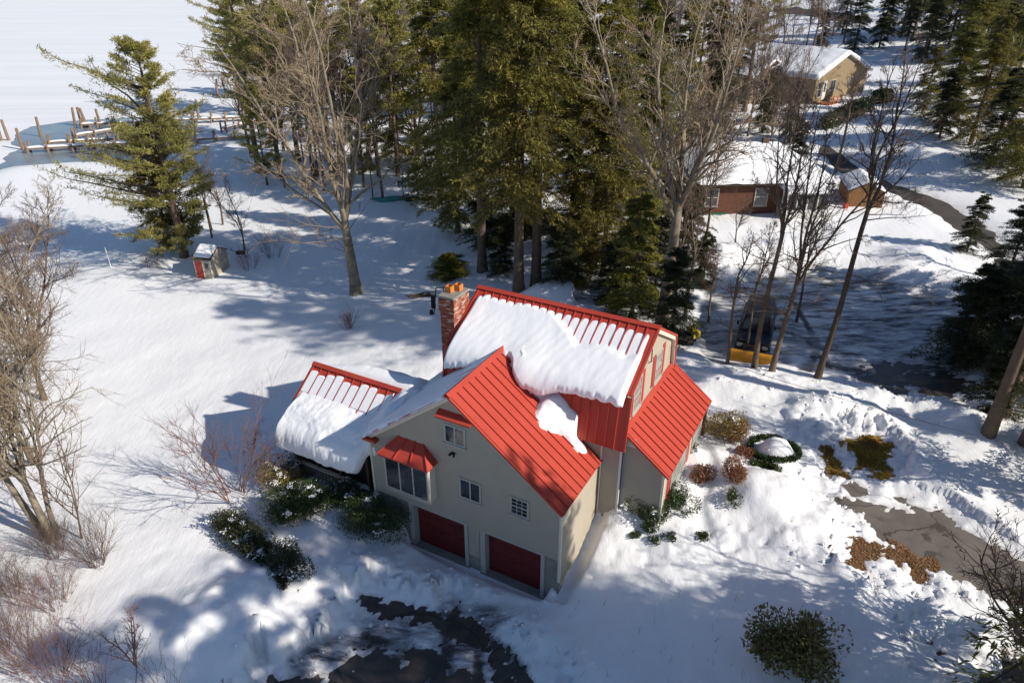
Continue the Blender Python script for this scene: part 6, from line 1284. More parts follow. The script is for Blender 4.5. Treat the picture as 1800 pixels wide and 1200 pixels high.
# clipped hedge ring around the snow mound
hg = Geo(); rg = np.random.default_rng(9); n = 5500; a = rg.uniform(0, 6.283, n); v = nrm(rg.normal(0, 1, (n, 3))) * rg.uniform(.6, 1, (n, 1)) * np.array([.11, .11, .12])
rx, ry = POS_ring; hx = rx + 1.08 * np.cos(a); hy = ry + 1.0 * np.sin(a); C = np.stack([hx, hy, snow_fields(hx, hy)[0] + .16], -1) + v
hg.cards(C, v + rg.normal(0, .12, (n, 3)), rg.normal(0, .6, (n, 3)) + np.array([0, 0, 1]), rg.uniform(.06, .12, n), rg.uniform(.04, .07, n), 0)
tag(obj('hedge', hg.mesh('hedge', [M['shrub']])), 'low round boxwood hedge ringing the snow capped mound', 'hedge')
hg = Geo(); n = 1500; t = rg.uniform(0, 1, n); P0, P1, P2 = np.array(RINGTAIL[0]), np.array(RINGTAIL[1]), np.array(RINGTAIL[2])
pt = (1 - t)[:, None] ** 2 * P0 + 2 * ((1 - t) * t)[:, None] * P1 + (t ** 2)[:, None] * P2; v = nrm(rg.normal(0, 1, (n, 3))) * np.array([.14, .14, .13])
zz = snow_fields(pt[:, 0], pt[:, 1])[0]; C = np.stack([pt[:, 0], pt[:, 1], zz + .10], -1) + v
hg.cards(C, v + rg.normal(0, .12, (n, 3)), rg.normal(0, .6, (n, 3)) + np.array([0, 0, 1]), rg.uniform(.06, .12, n), rg.uniform(.04, .07, n), 0)
tag(obj('hedge', hg.mesh('hedge', [M['shrub']])), 'short curved piece of boxwood hedge below the round ring', 'hedge')
# long hedge by the tan house
for i, (P, Q, lab) in enumerate([((37.6, 87.6), (46.2, 95.6), 'long clipped green hedge below the tan house'), ((48.6, 98.6), (50.8, 100.8), 'short rounded hedge clump at the upper end of the long hedge')]):
    hg = Geo(); n = 9000; t = rg.uniform(0, 1, n); P = np.array(P); Q = np.array(Q); pt = P + (Q - P) * t[:, None]; v = rg.uniform(-1, 1, (n, 3)) * np.array([.75, .75, .75]); zz = np.array(base_z(pt[:, 0], pt[:, 1]))
    C = np.stack([pt[:, 0], pt[:, 1], zz + .7], -1) + v; hg.cards(C, rg.normal(0, 1, (n, 3)), rg.normal(0, 1, (n, 3)), rg.uniform(.2, .35, n), rg.uniform(.12, .2, n), 0)
    tag(obj('hedge', hg.mesh('hedge', [M['shrub']])), lab, 'hedge')
for i, (x, y, w, h, n, m) in enumerate([(-20.6, 19.0, 3, 2.6, 44, 'twig_brown'), (-17.6, 19.4, 2.4, 2.0, 36, 'twig_red'), (-19.6, 16.6, 3, 3.0, 40, 'twig_brown'), (-16.9, 16.6, 2.4, 2.6, 34, 'twig_red'), (-23.2, 23.0, 3, 2.4, 44, 'twig_brown'), (-25.0, 27.0, 3, 2.2, 36, 'twig_red')]):
    twig_shrub(x, y, w, h, n, 470 + i, m, ['brown brush at the left edge above the corner brush', 'red brush in the middle of the lower left thicket', 'tall brown brush in the very corner at lower left', 'reddish brush at the right of the corner thicket', 'brown brush left of the leaning stems', 'reddish brush at the left edge behind the leaning stems'][i], r=.007, lev=4 if i % 2 else 3)
# dry stems poking through the front snow
st = MB(); r9 = random.Random(8)
for _ in range(46):
    x = r9.uniform(.5, 8.8); y = r9.uniform(15.2, 19.5); z = snow_z(x, y); hh = r9.uniform(.15, .5)
    st.tube([(x, y, z - .1), (x + r9.uniform(-.2, .2), y + r9.uniform(-.1, .1), z + hh)], [.008, .004], 3)
tag(obj('weed_stems', st.mesh('weed_stems', M['twig_brown'])), 'dry weed stems poking through the shaded front snow', kind='stuff')
# branch reaching in at the lower right and one at the right edge
_bx, _by = BR_A
t = custom_tree(_bx, _by, 'tree outside the right edge whose twigs and dark needles reach over the driveway', h=11, seed=330, r=.16, fork=.2, spread=.55, leaders=5, levels=3, dens=.9, lean=(-.18, .02), mats=('bark_dark', 'twig_brown'), twig_r=.006)
t = custom_tree(*BR_B, 'bare tree outside the bottom right corner reaching in over the leaf litter', h=9, seed=331, r=.12, fork=.12, spread=.85, leaders=5, levels=3, dens=.9, lean=(-.28, .05), mats=('bark_dark', 'twig_brown'), twig_r=.006)
for (x, y, h, sd, lab) in ((BR_B[0] - .5, BR_B[1] + .3, 6.5, 61, 'sparse dark hemlock boughs reaching in at the lower right'), (BR_A[0] + .2, BR_A[1] + .3, 8.5, 62, 'sparse hemlock boughs at the right edge above the driveway')):
    custom_conifer(x, y, lab, h, sd, 'hemlock', .15, 5.0, .60, 'hemlock', .1, oneside=R(170))

# crumbs and chunks of ploughed snow along the banks
rg = np.random.default_rng(77); C = []
for (P, w, hh) in RIDGES[:6]:
    P = np.array(P)
    for a, b2 in zip(P[:-1], P[1:]):
        n = int(np.hypot(*(b2 - a)) * 26); t = rg.random((n, 1)); C.append(a + (b2 - a) * t + rg.normal(0, w * .8, (n, 2)))
for P in ROUGH[:2]:
    P = np.array(P); q = rg.uniform(P.min(0), P.max(0), (260, 2)); C.append(q[poly_sd(q[:, 0], q[:, 1], P) > 0])
C = np.concatenate(C); zz, br, _, _ = snow_fields(C[:, 0], C[:, 1]); k = (zz > ground_z(C[:, 0], C[:, 1]) - .02); C = C[k]; zz = zz[k]; n = len(C)
s_ = (rg.uniform(0, 1, n) ** 4 * .11 + .02)[:, None]; O = np.array([[1, 0, 0], [-1, 0, 0], [0, 1, 0], [0, -1, 0], [0, 0, 1], [0, 0, -1]], float)
V = np.stack([C[:, 0], C[:, 1], zz], -1)[:, None] + O[None] * s_[:, None] * rg.uniform(.5, 1.2, (n, 6, 1)) + rg.normal(0, .15, (n, 6, 3)) * s_[:, None]
F = np.array([[0, 2, 4], [2, 1, 4], [1, 3, 4], [3, 0, 4], [2, 0, 5], [1, 2, 5], [3, 1, 5], [0, 3, 5]]); F = (F[None] + np.arange(n)[:, None, None] * 6).reshape(-1, 3)
tag(obj('snow_chunks', mesh_np('snow_chunks', V.reshape(-1, 3), [F], M['snow'])), 'crumbs and chunks of ploughed snow along the banks', kind='stuff')

# ---------------------------------------------------------------- other buildings and things
def snowslab(b, P, d, m=0): b.poly(P, d, m)
# little shed
sh = empty('garden_shed', (-26.42, 55.04, -1.25), R(-11), 'small pale garden shed with red door and snowy roof by the pine', 'shed')
W_, D_, EH, PH = 1.6, 2.5, 1.75, 2.35
b = MB(); b.poly([(W_, 0, -.3), (W_, D_, -.3), (W_, D_, EH), (W_, D_ * .5, PH), (W_, 0, EH)], (-.06, 0, 0)); b.box(0, W_ - .06, 0, .06, -.3, EH); b.poly([(0, 0, -.3), (0, D_, -.3), (0, D_, EH), (0, D_ * .5, PH), (0, 0, EH)], (.06, 0, 0)); b.box(0, W_, D_ - .06, D_, -.3, EH); b.obj('wall', M['siding'], sh)
b = MB(); b.box(.16, .82, -.04, -.005, -.2, 1.55); o = b.obj('door', M['shutter'], sh); boxobj('handle', .72, .76, -.07, -.041, .7, .85, M['black'], o)
b = MB(); b.box(.08, .155, -.03, -.004, -.2, 1.62); b.box(.825, .90, -.03, -.004, -.2, 1.62); b.box(W_ - .08, W_ + .02, -.03, -.004, -.2, 1.7); b.obj('trim', M['trim'], sh)
b = MB(); b.box(1.0, 1.42, -.02, -.006, .85, 1.45); o = b.obj('window', M['window_trim'], sh); boxobj('pane', 1.05, 1.37, -.03, -.021, .9, 1.4, M['glass'], o)
b = MB(); b.poly([(-.1, -.12, EH - .08), (-.1, D_ / 2, PH + .02), (-.1, D_ + .12, EH - .08), (-.1, D_ + .12, EH), (-.1, D_ / 2, PH + .1), (-.1, -.12, EH)], (W_ + .2, 0, 0)); b.obj('roof', M['dark_wood'], sh)
S_ = np.linspace(-.02, W_ + .0, 20)
def shed_snow(n):
    X, Y = np.meshgrid(np.linspace(-.02, W_ + .05, 16), np.linspace(.02, D_ + .06, 24), indexing='ij'); zr = PH + .10 - np.abs(Y - D_ / 2) * (PH - EH + .1) / (D_ / 2)
    e = np.minimum.reduce([X + .02, W_ + .05 - X, Y - .02, D_ + .06 - Y]); Zt = zr + .16 * np.sqrt(np.clip(e / .2, 0, 1)) + .02 * fbm(X, Y, 3, 2, 4)
    I = np.arange(X.size).reshape(X.shape); q = np.stack([I[:-1, :-1], I[1:, :-1], I[1:, 1:], I[:-1, 1:]], -1).reshape(-1, 4); return mesh_np('snow', np.stack([X, Y, Zt], -1).reshape(-1, 3), [q], M['snow'], smooth=True)
o = obj('roof_snow', shed_snow(0), None, sh.location, sh.rotation_euler); tag(o, 'snow cap on the roof of the little garden shed', 'snow', kind='stuff')
# stack and wheelbarrow like dark things behind it
b = MB(); b.box(-.35, .35, -.2, .2, .35, .6); b.tube([(-.35, 0, .5), (-.9, .1, .75)], .03); b.tube([(.3, .1, .35), (.45, .1, -.1)], .03); b.tube([(-.2, .1, .35), (-.3, .1, -.1)], .03); b.tube([(.25, -.1, .35), (.55, -.15, -.1)], .03)
cart = b.obj('cart', M['black']); cart.location = (-24.0, 59.2, -1.05); tag(cart, 'black yard cart behind the little shed', 'cart')
b = MB(); b.tube([(0, 0, -.3), (-.08, 0, 1.9)], .035, 8); p = b.obj('pole', M['paint_white']); p.location = (*POS_pole, snow_z(*POS_pole)); tag(p, 'thin white marker pole on the shaded lawn', 'pole')
# brush pile and black stand behind the chimney
b = MB(); r9 = random.Random(2)
for _ in range(26):
    a = r9.uniform(-.5, .5); x = r9.uniform(-.6, .6); b.tube([(x - .7 * math.cos(a), -.5 * math.sin(a), r9.uniform(0, .15)), (x + .6 * math.cos(a), .4 * math.sin(a), r9.uniform(.05, .45))], .025, 4)
o = b.obj('brush_pile', M['dark_wood']); o.location = (*POS_debris, snow_z(*POS_debris)); tag(o, 'small pile of dark brush on the lawn left of the chimney', 'brush')
b = MB(); b.tube([(0, 0, -.3), (.25, .1, 1.9)], .04, 8); b.tube([(.25, .1, 1.9), (.9, .15, 1.95)], .03, 6); b.tube([(.7, .2, -.3), (.75, .15, 1.93)], .035, 6); b.obj
o = empty('yard_stand', (*POS_stand, snow_z(*POS_stand)), 0, 'black metal stand with hanging covers left of the chimney', 'stand'); b.obj('frame', M['black'], o)
b = MB(); b.box(-.12, .18, -.1, .1, .45, 1.35); b.box(-.25, -.02, -.12, .1, .0, .3); b.obj('cover', M['screen'], o)
# snow blower behind the gable
o = empty('snow_blower', (10.6, 37.9, snow_z(10.6, 37.9)), R(20), 'black and yellow snow machine beside the rear corner of the house', 'machine')
b = MB(); b.box(-.4, .4, -.3, .3, .2, .65); b.obj('engine_cover', M['black'], o)
b = MB(); b.box(.1, .55, -.42, .42, .5, .9); b.tube([(.2, 0, .9), (.35, 0, 1.25)], .12, 8); b.obj('hood', M['yellow'], o)
for s in (-.38, .38): b = MB(); b.tube([(-.1, s - .06, .22), (-.1, s + .06, .22)], .24, 14); b.obj('wheel', M['tyre'], o)
b = MB(); b.tube([(-.4, -.25, .6), (-1.0, -.25, 1.0)], .02); b.tube([(-.4, .25, .6), (-1.0, .25, 1.0)], .02); b.obj('handle', M['black'], o)
# boulder
def rock(name, loc, s, seed, label):
    bm = bmesh.new(); bmesh.ops.create_icosphere(bm, subdivisions=4, radius=1)
    for v in bm.verts:
        n = float(fbm(np.array([v.co.x + seed]), np.array([v.co.y + v.co.z * 1.7]), 1.2, 4, seed)[0]); v.co *= 1 + .16 * n; v.co.x *= s[0]; v.co.y *= s[1]; v.co.z *= s[2]
    me = bpy.data.meshes.new(name); bm.to_mesh(me); bm.free(); me.materials.append(M['rock']); o = obj(name, me, None, loc, (0, 0, R(20))); return tag(o, label, 'rock')
rock('boulder', (1.3, 58.5, 1.6), (2.9, 2.0, 2.2), 3, 'large dark boulder between the hemlock trunks')
rock('boulder', (5.0, 57.0, 1.4), (1.0, .9, .9), 5, 'smaller dark rock right of the large boulder')
# stone blocks and teal kayaks at wood edge
for i, (x, y) in enumerate([(-10.4, 72.6), (-8.6, 71.9), (-7.0, 71.6), (-5.6, 71.3)]):
    rock('field_stone', (x, y, float(base_z(x, y)) + .15), (.75, .45, .32), 10 + i, ['first flat stone of the row at the wood edge, leftmost', 'second flat stone of the row at the wood edge', 'third flat stone of the row at the wood edge', 'last flat stone of the row at the wood edge, rightmost'][i])
for i, x in enumerate((-13.6, -12.0)):
    bm = bmesh.new(); bmesh.ops.create_uvsphere(bm, u_segments=14, v_segments=10, radius=1)
    for v in bm.verts: v.co.x *= 1.5 * (1 if abs(v.co.x) < .5 else 1); v.co.y *= .32 * (1 - .3 * abs(v.co.x)); v.co.z *= .22
    me = bpy.data.meshes.new('kayak'); bm.to_mesh(me); bm.free(); me.materials.append(M['teal']); o = obj('kayak', me, None, (x, 73.2, float(base_z(x, 73.2)) + .25), (0, 0, R(-10))); tag(o, ['teal kayak lying left at the wood edge', 'teal kayak lying right at the wood edge, beside the stones'][i], 'kayak')
# brick-red cottage ------------------------------------------------
ct = empty('cottage', (14.6, 58.7, 2.75), R(3), 'low red brown shingled cottage with snowy hip roof and white windows', 'house')
CW, CD, CH = 9.6, 8.5, 3.0
boxobj('wall', .1, CW - .1, .1, CD - .1, -.6, CH - .02, M['brown_shingle'], ct)
b = MB()
z = .55
while z < CH - .1:      # shingle courses
    b.poly([(0, .1, z), (0, .075, z), (0, .1, z + .15)], (CW, 0, 0)); b.poly([(CW - .1, 0, z), (CW - .075, 0, z), (CW - .1, 0, z + .15)], (0, CD, 0)); z += .16
o = b.obj('shingle_courses', M['brown_shingle'], ct); o['kind'] = 'stuff'
for (x, z0) in ((1.75, .95), (6.0, .95)):
    window(x, x + 1.15, z0, z0 + 1.55, y=.08, cols=1, rows=2, parent=ct, proud=.07)
b = MB(); x = .0
while x < 3.6: b.box(x, x + .14, -.02, .04, -.4, .38); x += .17
b.obj('lattice_skirt', M['green_paint'], ct)
RF = MB(); e = .5; A_ = [(-e, -e, CH), (CW + e + 3.0, -e + 1.6, CH), (CW + e + 3.0, CD + e, CH), (-e, CD + e, CH)]; A_[1] = (CW + e + 2.6, -e, CH); A_[2] = (CW + e + 2.6, CD + e, CH)
Rg = [(3.4, CD / 2, 5.15), (9.0, CD / 2, 5.15)]
RF.add([(p[0], p[1], p[2] - .15) for p in A_] + Rg, [(0, 1, 5, 4), (1, 2, 5), (2, 3, 4, 5), (3, 0, 4), (3, 2, 1, 0)]); RF.obj('roof', M['bark_dark'], ct)
def snowroof(name, A_, Rg, loc, rz, label, th=.28):
    """hip or gable snow cover as a height field over the rectangle"""
    x0, x1 = A_[0][0], A_[1][0]; y0, y1 = A_[0][1], A_[2][1]; X, Y = np.meshgrid(np.linspace(x0, x1, 70), np.linspace(y0, y1, 60), indexing='ij')
    ze = A_[0][2]; zr = Rg[0][2]; cy = (y0 + y1) / 2; fy = 1 - np.abs(Y - cy) / ((y1 - y0) / 2); fx = np.minimum(np.where(Rg[0][0] > x0 + .1, (X - x0) / max(Rg[0][0] - x0, .01), 1), np.where(Rg[1][0] < x1 - .1, (x1 - X) / max(x1 - Rg[1][0], .01), 1))
    h = ze + (zr - ze) * np.clip(np.minimum(fy, fx), 0, 1); ee = np.minimum.reduce([X - x0, x1 - X, Y - y0, y1 - Y])
    Zt = h + th * np.sqrt(np.clip(ee / .3, 0, 1)) + .06 * fbm(X, Y, .7, 3, 8); I = np.arange(X.size).reshape(X.shape); q = np.stack([I[:-1, :-1], I[1:, :-1], I[1:, 1:], I[:-1, 1:]], -1).reshape(-1, 4)
    o = obj(name, mesh_np(name, np.stack([X, Y, Zt], -1).reshape(-1, 3), [q], M['snow'], smooth=True), None, loc, (0, 0, rz)); return tag(o, label, 'snow', kind='stuff')
snowroof('roof_snow', A_, Rg, ct.location, R(3), 'snow on the hip roof of the red brown cottage')
boxobj('wall', CW - .1, CW + 2.6, 1.2, CD - .1, -.6, CH - .03, M['brown_shingle'], ct)
b = MB(); b.box(7.6, 8.1, CD / 2 - .25, CD / 2 + .25, 4.6, 5.75); b.obj('chimney', M['dark_wood'], ct)
# enclosed white porch
pp = empty('cottage_porch', (0, 0, 0)); pp.parent = ct
x0, x1, y0, y1 = 8.1, 11.6, -1.7, 1.2
boxobj('porch_wall', x0, x1, y0, y1, -.5, 1.05, M['white_paint'], pp)
b = MB(); n = 4
for k in range(n + 1): x = x0 + (x1 - x0) * k / n; b.beam((x, y0 + .05, 1.05), (x, y0 + .05, 2.45), .13, .1)
b.beam((x0, y0 + .05, 2.45), (x1, y0 + .05, 2.45), .14, .16)
for k in range(4): b.beam((x0 + .05, y0 + .1 + k * .9, 1.05), (x0 + .05, y0 + .1 + k * .9, 2.45), .1, .1); b.beam((x1 - .05, y0 + .1 + k * .9, 1.05), (x1 - .05, y0 + .1 + k * .9, 2.45), .1, .1)
b.obj('porch_frame', M['white_paint'], pp)
for k in range(n): boxobj('pane', x0 + (x1 - x0) * k / n + .07, x0 + (x1 - x0) * (k + 1) / n - .07, y0 + .06, y0 + .08, 1.06, 2.37, M['glass'], pp)
b = MB(); b.poly([(x0 - .2, y0 - .25, 2.5), (x0 - .2, y1 + .3, 2.95), (x0 - .2, y1 + .3, 3.02), (x0 - .2, y0 - .25, 2.6)], (x1 - x0 + .4, 0, 0)); b.obj('porch_roof', M['white_paint'], pp)
X, Y = np.meshgrid(np.linspace(x0 - .2, x1 + .2, 30), np.linspace(y0 - .28, y1 - .1, 24), indexing='ij'); ee = np.minimum.reduce([X - x0 + .2, x1 + .2 - X, Y - y0 + .28])
I = np.arange(X.size).reshape(X.shape); q = np.stack([I[:-1, :-1], I[1:, :-1], I[1:, 1:], I[:-1, 1:]], -1).reshape(-1, 4)
o = obj('roof_snow', mesh_np('roof_snow', np.stack([X, Y, 2.60 + (Y - y0) * .16 + .26 * np.sqrt(np.clip(ee / .25, 0, 1))], -1).reshape(-1, 3), [q], M['snow'], smooth=True), None, ct.location, (0, 0, R(3))); tag(o, 'snow on the flat roof of the white glazed cottage porch', 'snow', kind='stuff')
b = MB()
for k in range(4): b.box(x1 + .05 + k * .28, x1 + .33 + k * .28, y0 + .3, y0 + 1.3, -.5, .55 - k * .22)
b.obj('step', M['trim'], pp)
b = MB(); b.beam((x1 + .1, y0 + .3, .5), (x1 + .1, y0 + .3, 1.4), .08, .08); b.beam((x1 + 1.2, y0 + .3, -.3), (x1 + 1.2, y0 + .3, .7), .08, .08); b.beam((x1 + .1, y0 + .3, 1.4), (x1 + 1.2, y0 + .3, .7), .08, .08); b.obj('handrail', M['white_paint'], pp)
# brown wooden shed beside the cottage
ws = empty('wooden_shed', (29.4, 60.9, 3.0), R(-14), 'brown board shed right of the cottage porch beside the road', 'shed')
SW_, SD_ = 2.9, 4.6
b = MB(); b.poly([(0, 0, -.3), (SW_, 0, -.3), (SW_, 0, 1.5), (SW_ / 2, 0, 2.2), (0, 0, 1.5)], (0, .06, 0)); b.box(0, .06, .06, SD_, -.3, 1.5); b.box(SW_ - .06, SW_, .06, SD_, -.3, 1.5); b.poly([(0, SD_, -.3), (SW_, SD_, -.3), (SW_, SD_, 1.5), (SW_ / 2, SD_, 2.2), (0, SD_, 1.5)], (0, -.06, 0)); b.obj('wall', M['shed_wood'], ws)
b = MB()
for k in range(13): x = .08 + k * .22; b.box(x, x + .19, -.02, -.003, -.2, 1.45)
o = b.obj('board', M['shed_wood'], ws); o['kind'] = 'stuff'
b = MB(); b.poly([(-.15, -.15, 1.42), (SW_ / 2, -.15, 2.22), (SW_ + .15, -.15, 1.42), (SW_ + .15, -.15, 1.5), (SW_ / 2, -.15, 2.3), (-.15, -.15, 1.5)], (0, SD_ + .3, 0)); b.obj('roof', M['bark_dark'], ws)
X, Y = np.meshgrid(np.linspace(-.15, SW_ + .15, 24), np.linspace(-.1, SD_ + .15, 30), indexing='ij'); ee = np.minimum.reduce([X + .15, SW_ + .15 - X, Y + .1, SD_ + .15 - Y]); I = np.arange(X.size).reshape(X.shape); q = np.stack([I[:-1, :-1], I[1:, :-1], I[1:, 1:], I[:-1, 1:]], -1).reshape(-1, 4)
o = obj('roof_snow', mesh_np('roof_snow', np.stack([X, Y, 2.28 - np.abs(X - SW_ / 2) * .5 + .17 * np.sqrt(np.clip(ee / .2, 0, 1))], -1).reshape(-1, 3), [q], M['snow'], smooth=True), None, ws.location, (0, 0, R(-14))); tag(o, 'snow on the roof of the brown board shed', 'snow', kind='stuff')
boxobj('red_bucket', 0, .35, 0, .35, 0, .4, M['shutter']).location = (29.0, 60.3, 3.05)
tag(bpy.data.objects['red_bucket'], 'small red bucket at the corner of the brown board shed', 'bucket')
# tan house far up the hill
th = empty('tan_house', (40.4, 99.5, 5.0), R(38), 'tan shingled gable house with snowy roof up the hill', 'house')
TW, TD, TH_, TP = 13.0, 16.0, 3.6, 6.1
b = MB(); b.poly([(0, 0, -1), (TW, 0, -1), (TW, 0, TH_), (TW / 2, 0, TP), (0, 0, TH_)], (0, .2, 0)); b.box(0, .2, .2, TD, -1, TH_); b.box(TW - .2, TW, .2, TD, -1, TH_); b.poly([(0, TD, -1), (TW, TD, -1), (TW, TD, TH_), (TW / 2, TD, TP), (0, TD, TH_)], (0, -.2, 0)); b.obj('wall', M['tan_shingle'], th)
b = MB(); b.poly([(-.5, -.5, TH_ - .2), (TW / 2, -.5, TP + .03), (TW + .5, -.5, TH_ - .2), (TW + .5, -.5, TH_ - .02), (TW / 2, -.5, TP + .2), (-.5, -.5, TH_ - .02)], (0, TD + 1, 0)); b.obj('roof', M['white_paint'], th)
window(3.6, 4.9, 1.6, 3.0, cols=2, parent=th); window(.6, 1.6, 1.0, 3.0, cols=1, rows=2, parent=th); window(8.4, 9.4, 1.6, 3.0, cols=1, rows=2, parent=th)
b = MB(); b.box(1.9, 2.7, -.06, -.005, .6, 3.0); o = b.obj('door', M['white_paint'], th); boxobj('pane', 2.1, 2.5, -.08, -.061, 1.6, 2.7, M['glass'], o)
b = MB(); b.box(.4, 3.4, -2.2, -.1, .2, .38)
for x in (.45, 1.4, 2.4, 3.35): b.box(x - .06, x + .06, -2.2, -2.08, -1, 1.35)
for z in (.75, 1.2): b.box(.4, 3.4, -2.19, -2.09, z, z + .12)
b.obj('deck', M['orange_wood'], th)
snowroof('roof_snow', [(-.55, -.55, TH_ - .0), (TD + .6, 0, 0), (0, TW + .55, 0)], [(-.55, 0, TP + .2), (TD + .6, 0, 0)], Vector((40.4, 99.5, 5.0)) + Vector((math.cos(R(38)) * TW, math.sin(R(38)) * TW, 0)), R(128), 'snow on the gable roof of the tan house', .4)
# grey wing left of it
gw = empty('grey_house', (33.0, 103.0, 5.0), R(32), 'grey shingled house wing left of the tan house behind the big trunk', 'house')
b = MB(); b.poly([(0, 0, -1), (8, 0, -1), (8, 0, 3.2), (4, 0, 5.2), (0, 0, 3.2)], (0, 9, 0)); b.obj('wall', M['dock_wood'], gw)
window(1.4, 3.0, 1.5, 2.9, cols=2, parent=gw); window(5.0, 6.4, 1.2, 2.8, cols=2, parent=gw)
b = MB(); b.poly([(-.4, -.4, 2.98), (4, -.4, 5.2), (8.4, -.4, 2.98), (8.4, -.4, 3.4), (4, -.4, 5.6), (-.4, -.4, 3.4)], (0, 9.8, 0)); b.obj('roof', M['snow'], gw)
# black pick-up with yellow plough ---------------------------------
tk = empty('pickup_truck', (TRX, TRY, TRZ), R(TRR), 'black pickup truck with a yellow snow plough parked in the shade', 'truck')
def loft(name, secs, m, parent, bevel=.05):
    """secs: list of (y, [(x,z)...]) cross sections of equal length"""
    b = MB(); n = len(secs[0][1]); V = []
    for y, pts in secs: V += [(x, y, z) for x, z in pts]
    F = [tuple(range(n)), tuple(range((len(secs) - 1) * n, len(secs) * n))]
    for i in range(len(secs) - 1):
        for k in range(n): F.append((i * n + k, i * n + (k + 1) % n, (i + 1) * n + (k + 1) % n, (i + 1) * n + k))
    b.add(V, F); return b.obj(name, m, parent, bevel=bevel)
def hull(w, z0, z1, t=.94): return [(-w, z0), (w, z0), (w, (z0 + z1) * .5), (w * t, z1), (-w * t, z1), (-w, (z0 + z1) * .5)]
# front at y=0 looking to -y
loft('body', [(0, hull(.93, .55, 1.02)), (.15, hull(.98, .45, 1.10)), (1.45, hull(1.0, .42, 1.20)), (3.4, hull(1.0, .42, 1.22)), (5.5, hull(1.0, .45, 1.22)), (5.6, hull(.98, .5, 1.2))], M['truck'], tk)
loft('cab', [(1.35, [(-.86, 1.18), (.86, 1.18), (.84, 1.22), (.82, 1.24), (-.82, 1.24), (-.84, 1.22)]), (2.05, [(-.88, 1.18), (.88, 1.18), (.80, 1.6), (.70, 1.86), (-.70, 1.86), (-.80, 1.6)]), (3.5, [(-.88, 1.18), (.88, 1.18), (.80, 1.6), (.70, 1.90), (-.70, 1.90), (-.80, 1.6)]), (5.35, [(-.88, 1.18), (.88, 1.18), (.80, 1.58), (.72, 1.84), (-.72, 1.84), (-.80, 1.58)])], M['truck'], tk, .04)
b = MB(); b.add([(-.74, 1.42, 1.27), (.74, 1.42, 1.27), (.64, 2.02, 1.80), (-.64, 2.02, 1.80)], [(0, 1, 2, 3)]); b.poly([(-.74, 1.40, 1.29), (.74, 1.40, 1.29), (.64, 2.0, 1.82), (-.64, 2.0, 1.82)], (0, -.004, .008)); b.obj('windscreen', M['glass'], tk)
for s in (-1, 1):
    for (ya, yb) in ((2.15, 3.0), (3.1, 3.9)):
        b = MB(); b.poly([(s * .865, ya, 1.28), (s * .865, yb, 1.28), (s * .765, yb, 1.76), (s * .765, ya + .05, 1.76)], (s * .012, 0, 0)); b.obj('side_window', M['glass'], tk)
    b = MB(); b.box(s * 1.0 - .12 * (s < 0), s * 1.0 + .12 * (s > 0), 1.85, 1.97, 1.25, 1.45) ; b.obj('mirror', M['truck'], tk)
    b = MB(); b.box(s * .70 - .15, s * .70 + .15, -.03, .04, .78, .98); b.obj('headlight', M['lamp_glass'], tk)
    for y in (1.0, 4.5):
        w = MB(); w.tube([(s * 1.0, y, .38), (s * .72, y, .38)], .38, 20); o = w.obj('wheel', M['tyre'], tk); r_ = MB(); r_.tube([(s * 1.01, y, .38), (s * .98, y, .38)], .2, 14); r_.obj('rim', M['chrome'], o)
b = MB(); b.box(-.5, .5, -.03, .03, .70, .98); b.obj('grille', M['chrome'], tk)
b = MB(); b.box(-.95, .95, -.12, .02, .45, .65); b.obj('bumper', M['chrome'], tk)
b = MB(); b.beam((-.45, -.1, .45), (-.35, -.62, .42), .1, .12); b.beam((.45, -.1, .45), (.35, -.62, .42), .1, .12); b.beam((-.6, -.3, .95), (.6, -.3, .95), .08, .1); b.beam((-.3, -.3, .95), (-.3, -.6, .5), .06, .06); b.beam((.3, -.3, .95), (.3, -.6, .5), .06, .06); b.obj('plow_frame', M['black'], tk)
pl = MB(); nseg = 8; prev = None
prof = [(-.62 - .16 * math.cos(t) , .46 - .36 * math.cos(math.pi * i / nseg)) for i, t in enumerate(np.linspace(-1.2, 1.2, nseg + 1))]
V = [];
for x in (-1.2, 1.2):
    for (y, z) in prof: V.append((x, y - .0, z + .04))
for x in (-1.2, 1.2):
    for (y, z) in prof: V.append((x, y + .04, z + .04))
n = nseg + 1; F = []
for i in range(nseg): F += [(i, i + 1, n + i + 1, n + i), (2 * n + i, 3 * n + i, 3 * n + i + 1, 2 * n + i + 1), (i, 2 * n + i, 2 * n + i + 1, i + 1), (n + i, n + i + 1, 3 * n + i + 1, 3 * n + i)]
F += [(0, n, 3 * n, 2 * n), (n - 1, 3 * n - 1, 4 * n - 1, 2 * n - 1)]
pl.add(V, F); bl_ = pl.obj('plow_blade', M['plow'], tk)
rb = MB()
for x in (-.9, -.3, .3, .9): rb.beam((x, -.60, .12), (x, -.60, .82), .05, .08)
rb.obj('rib', M['plow'], bl_)
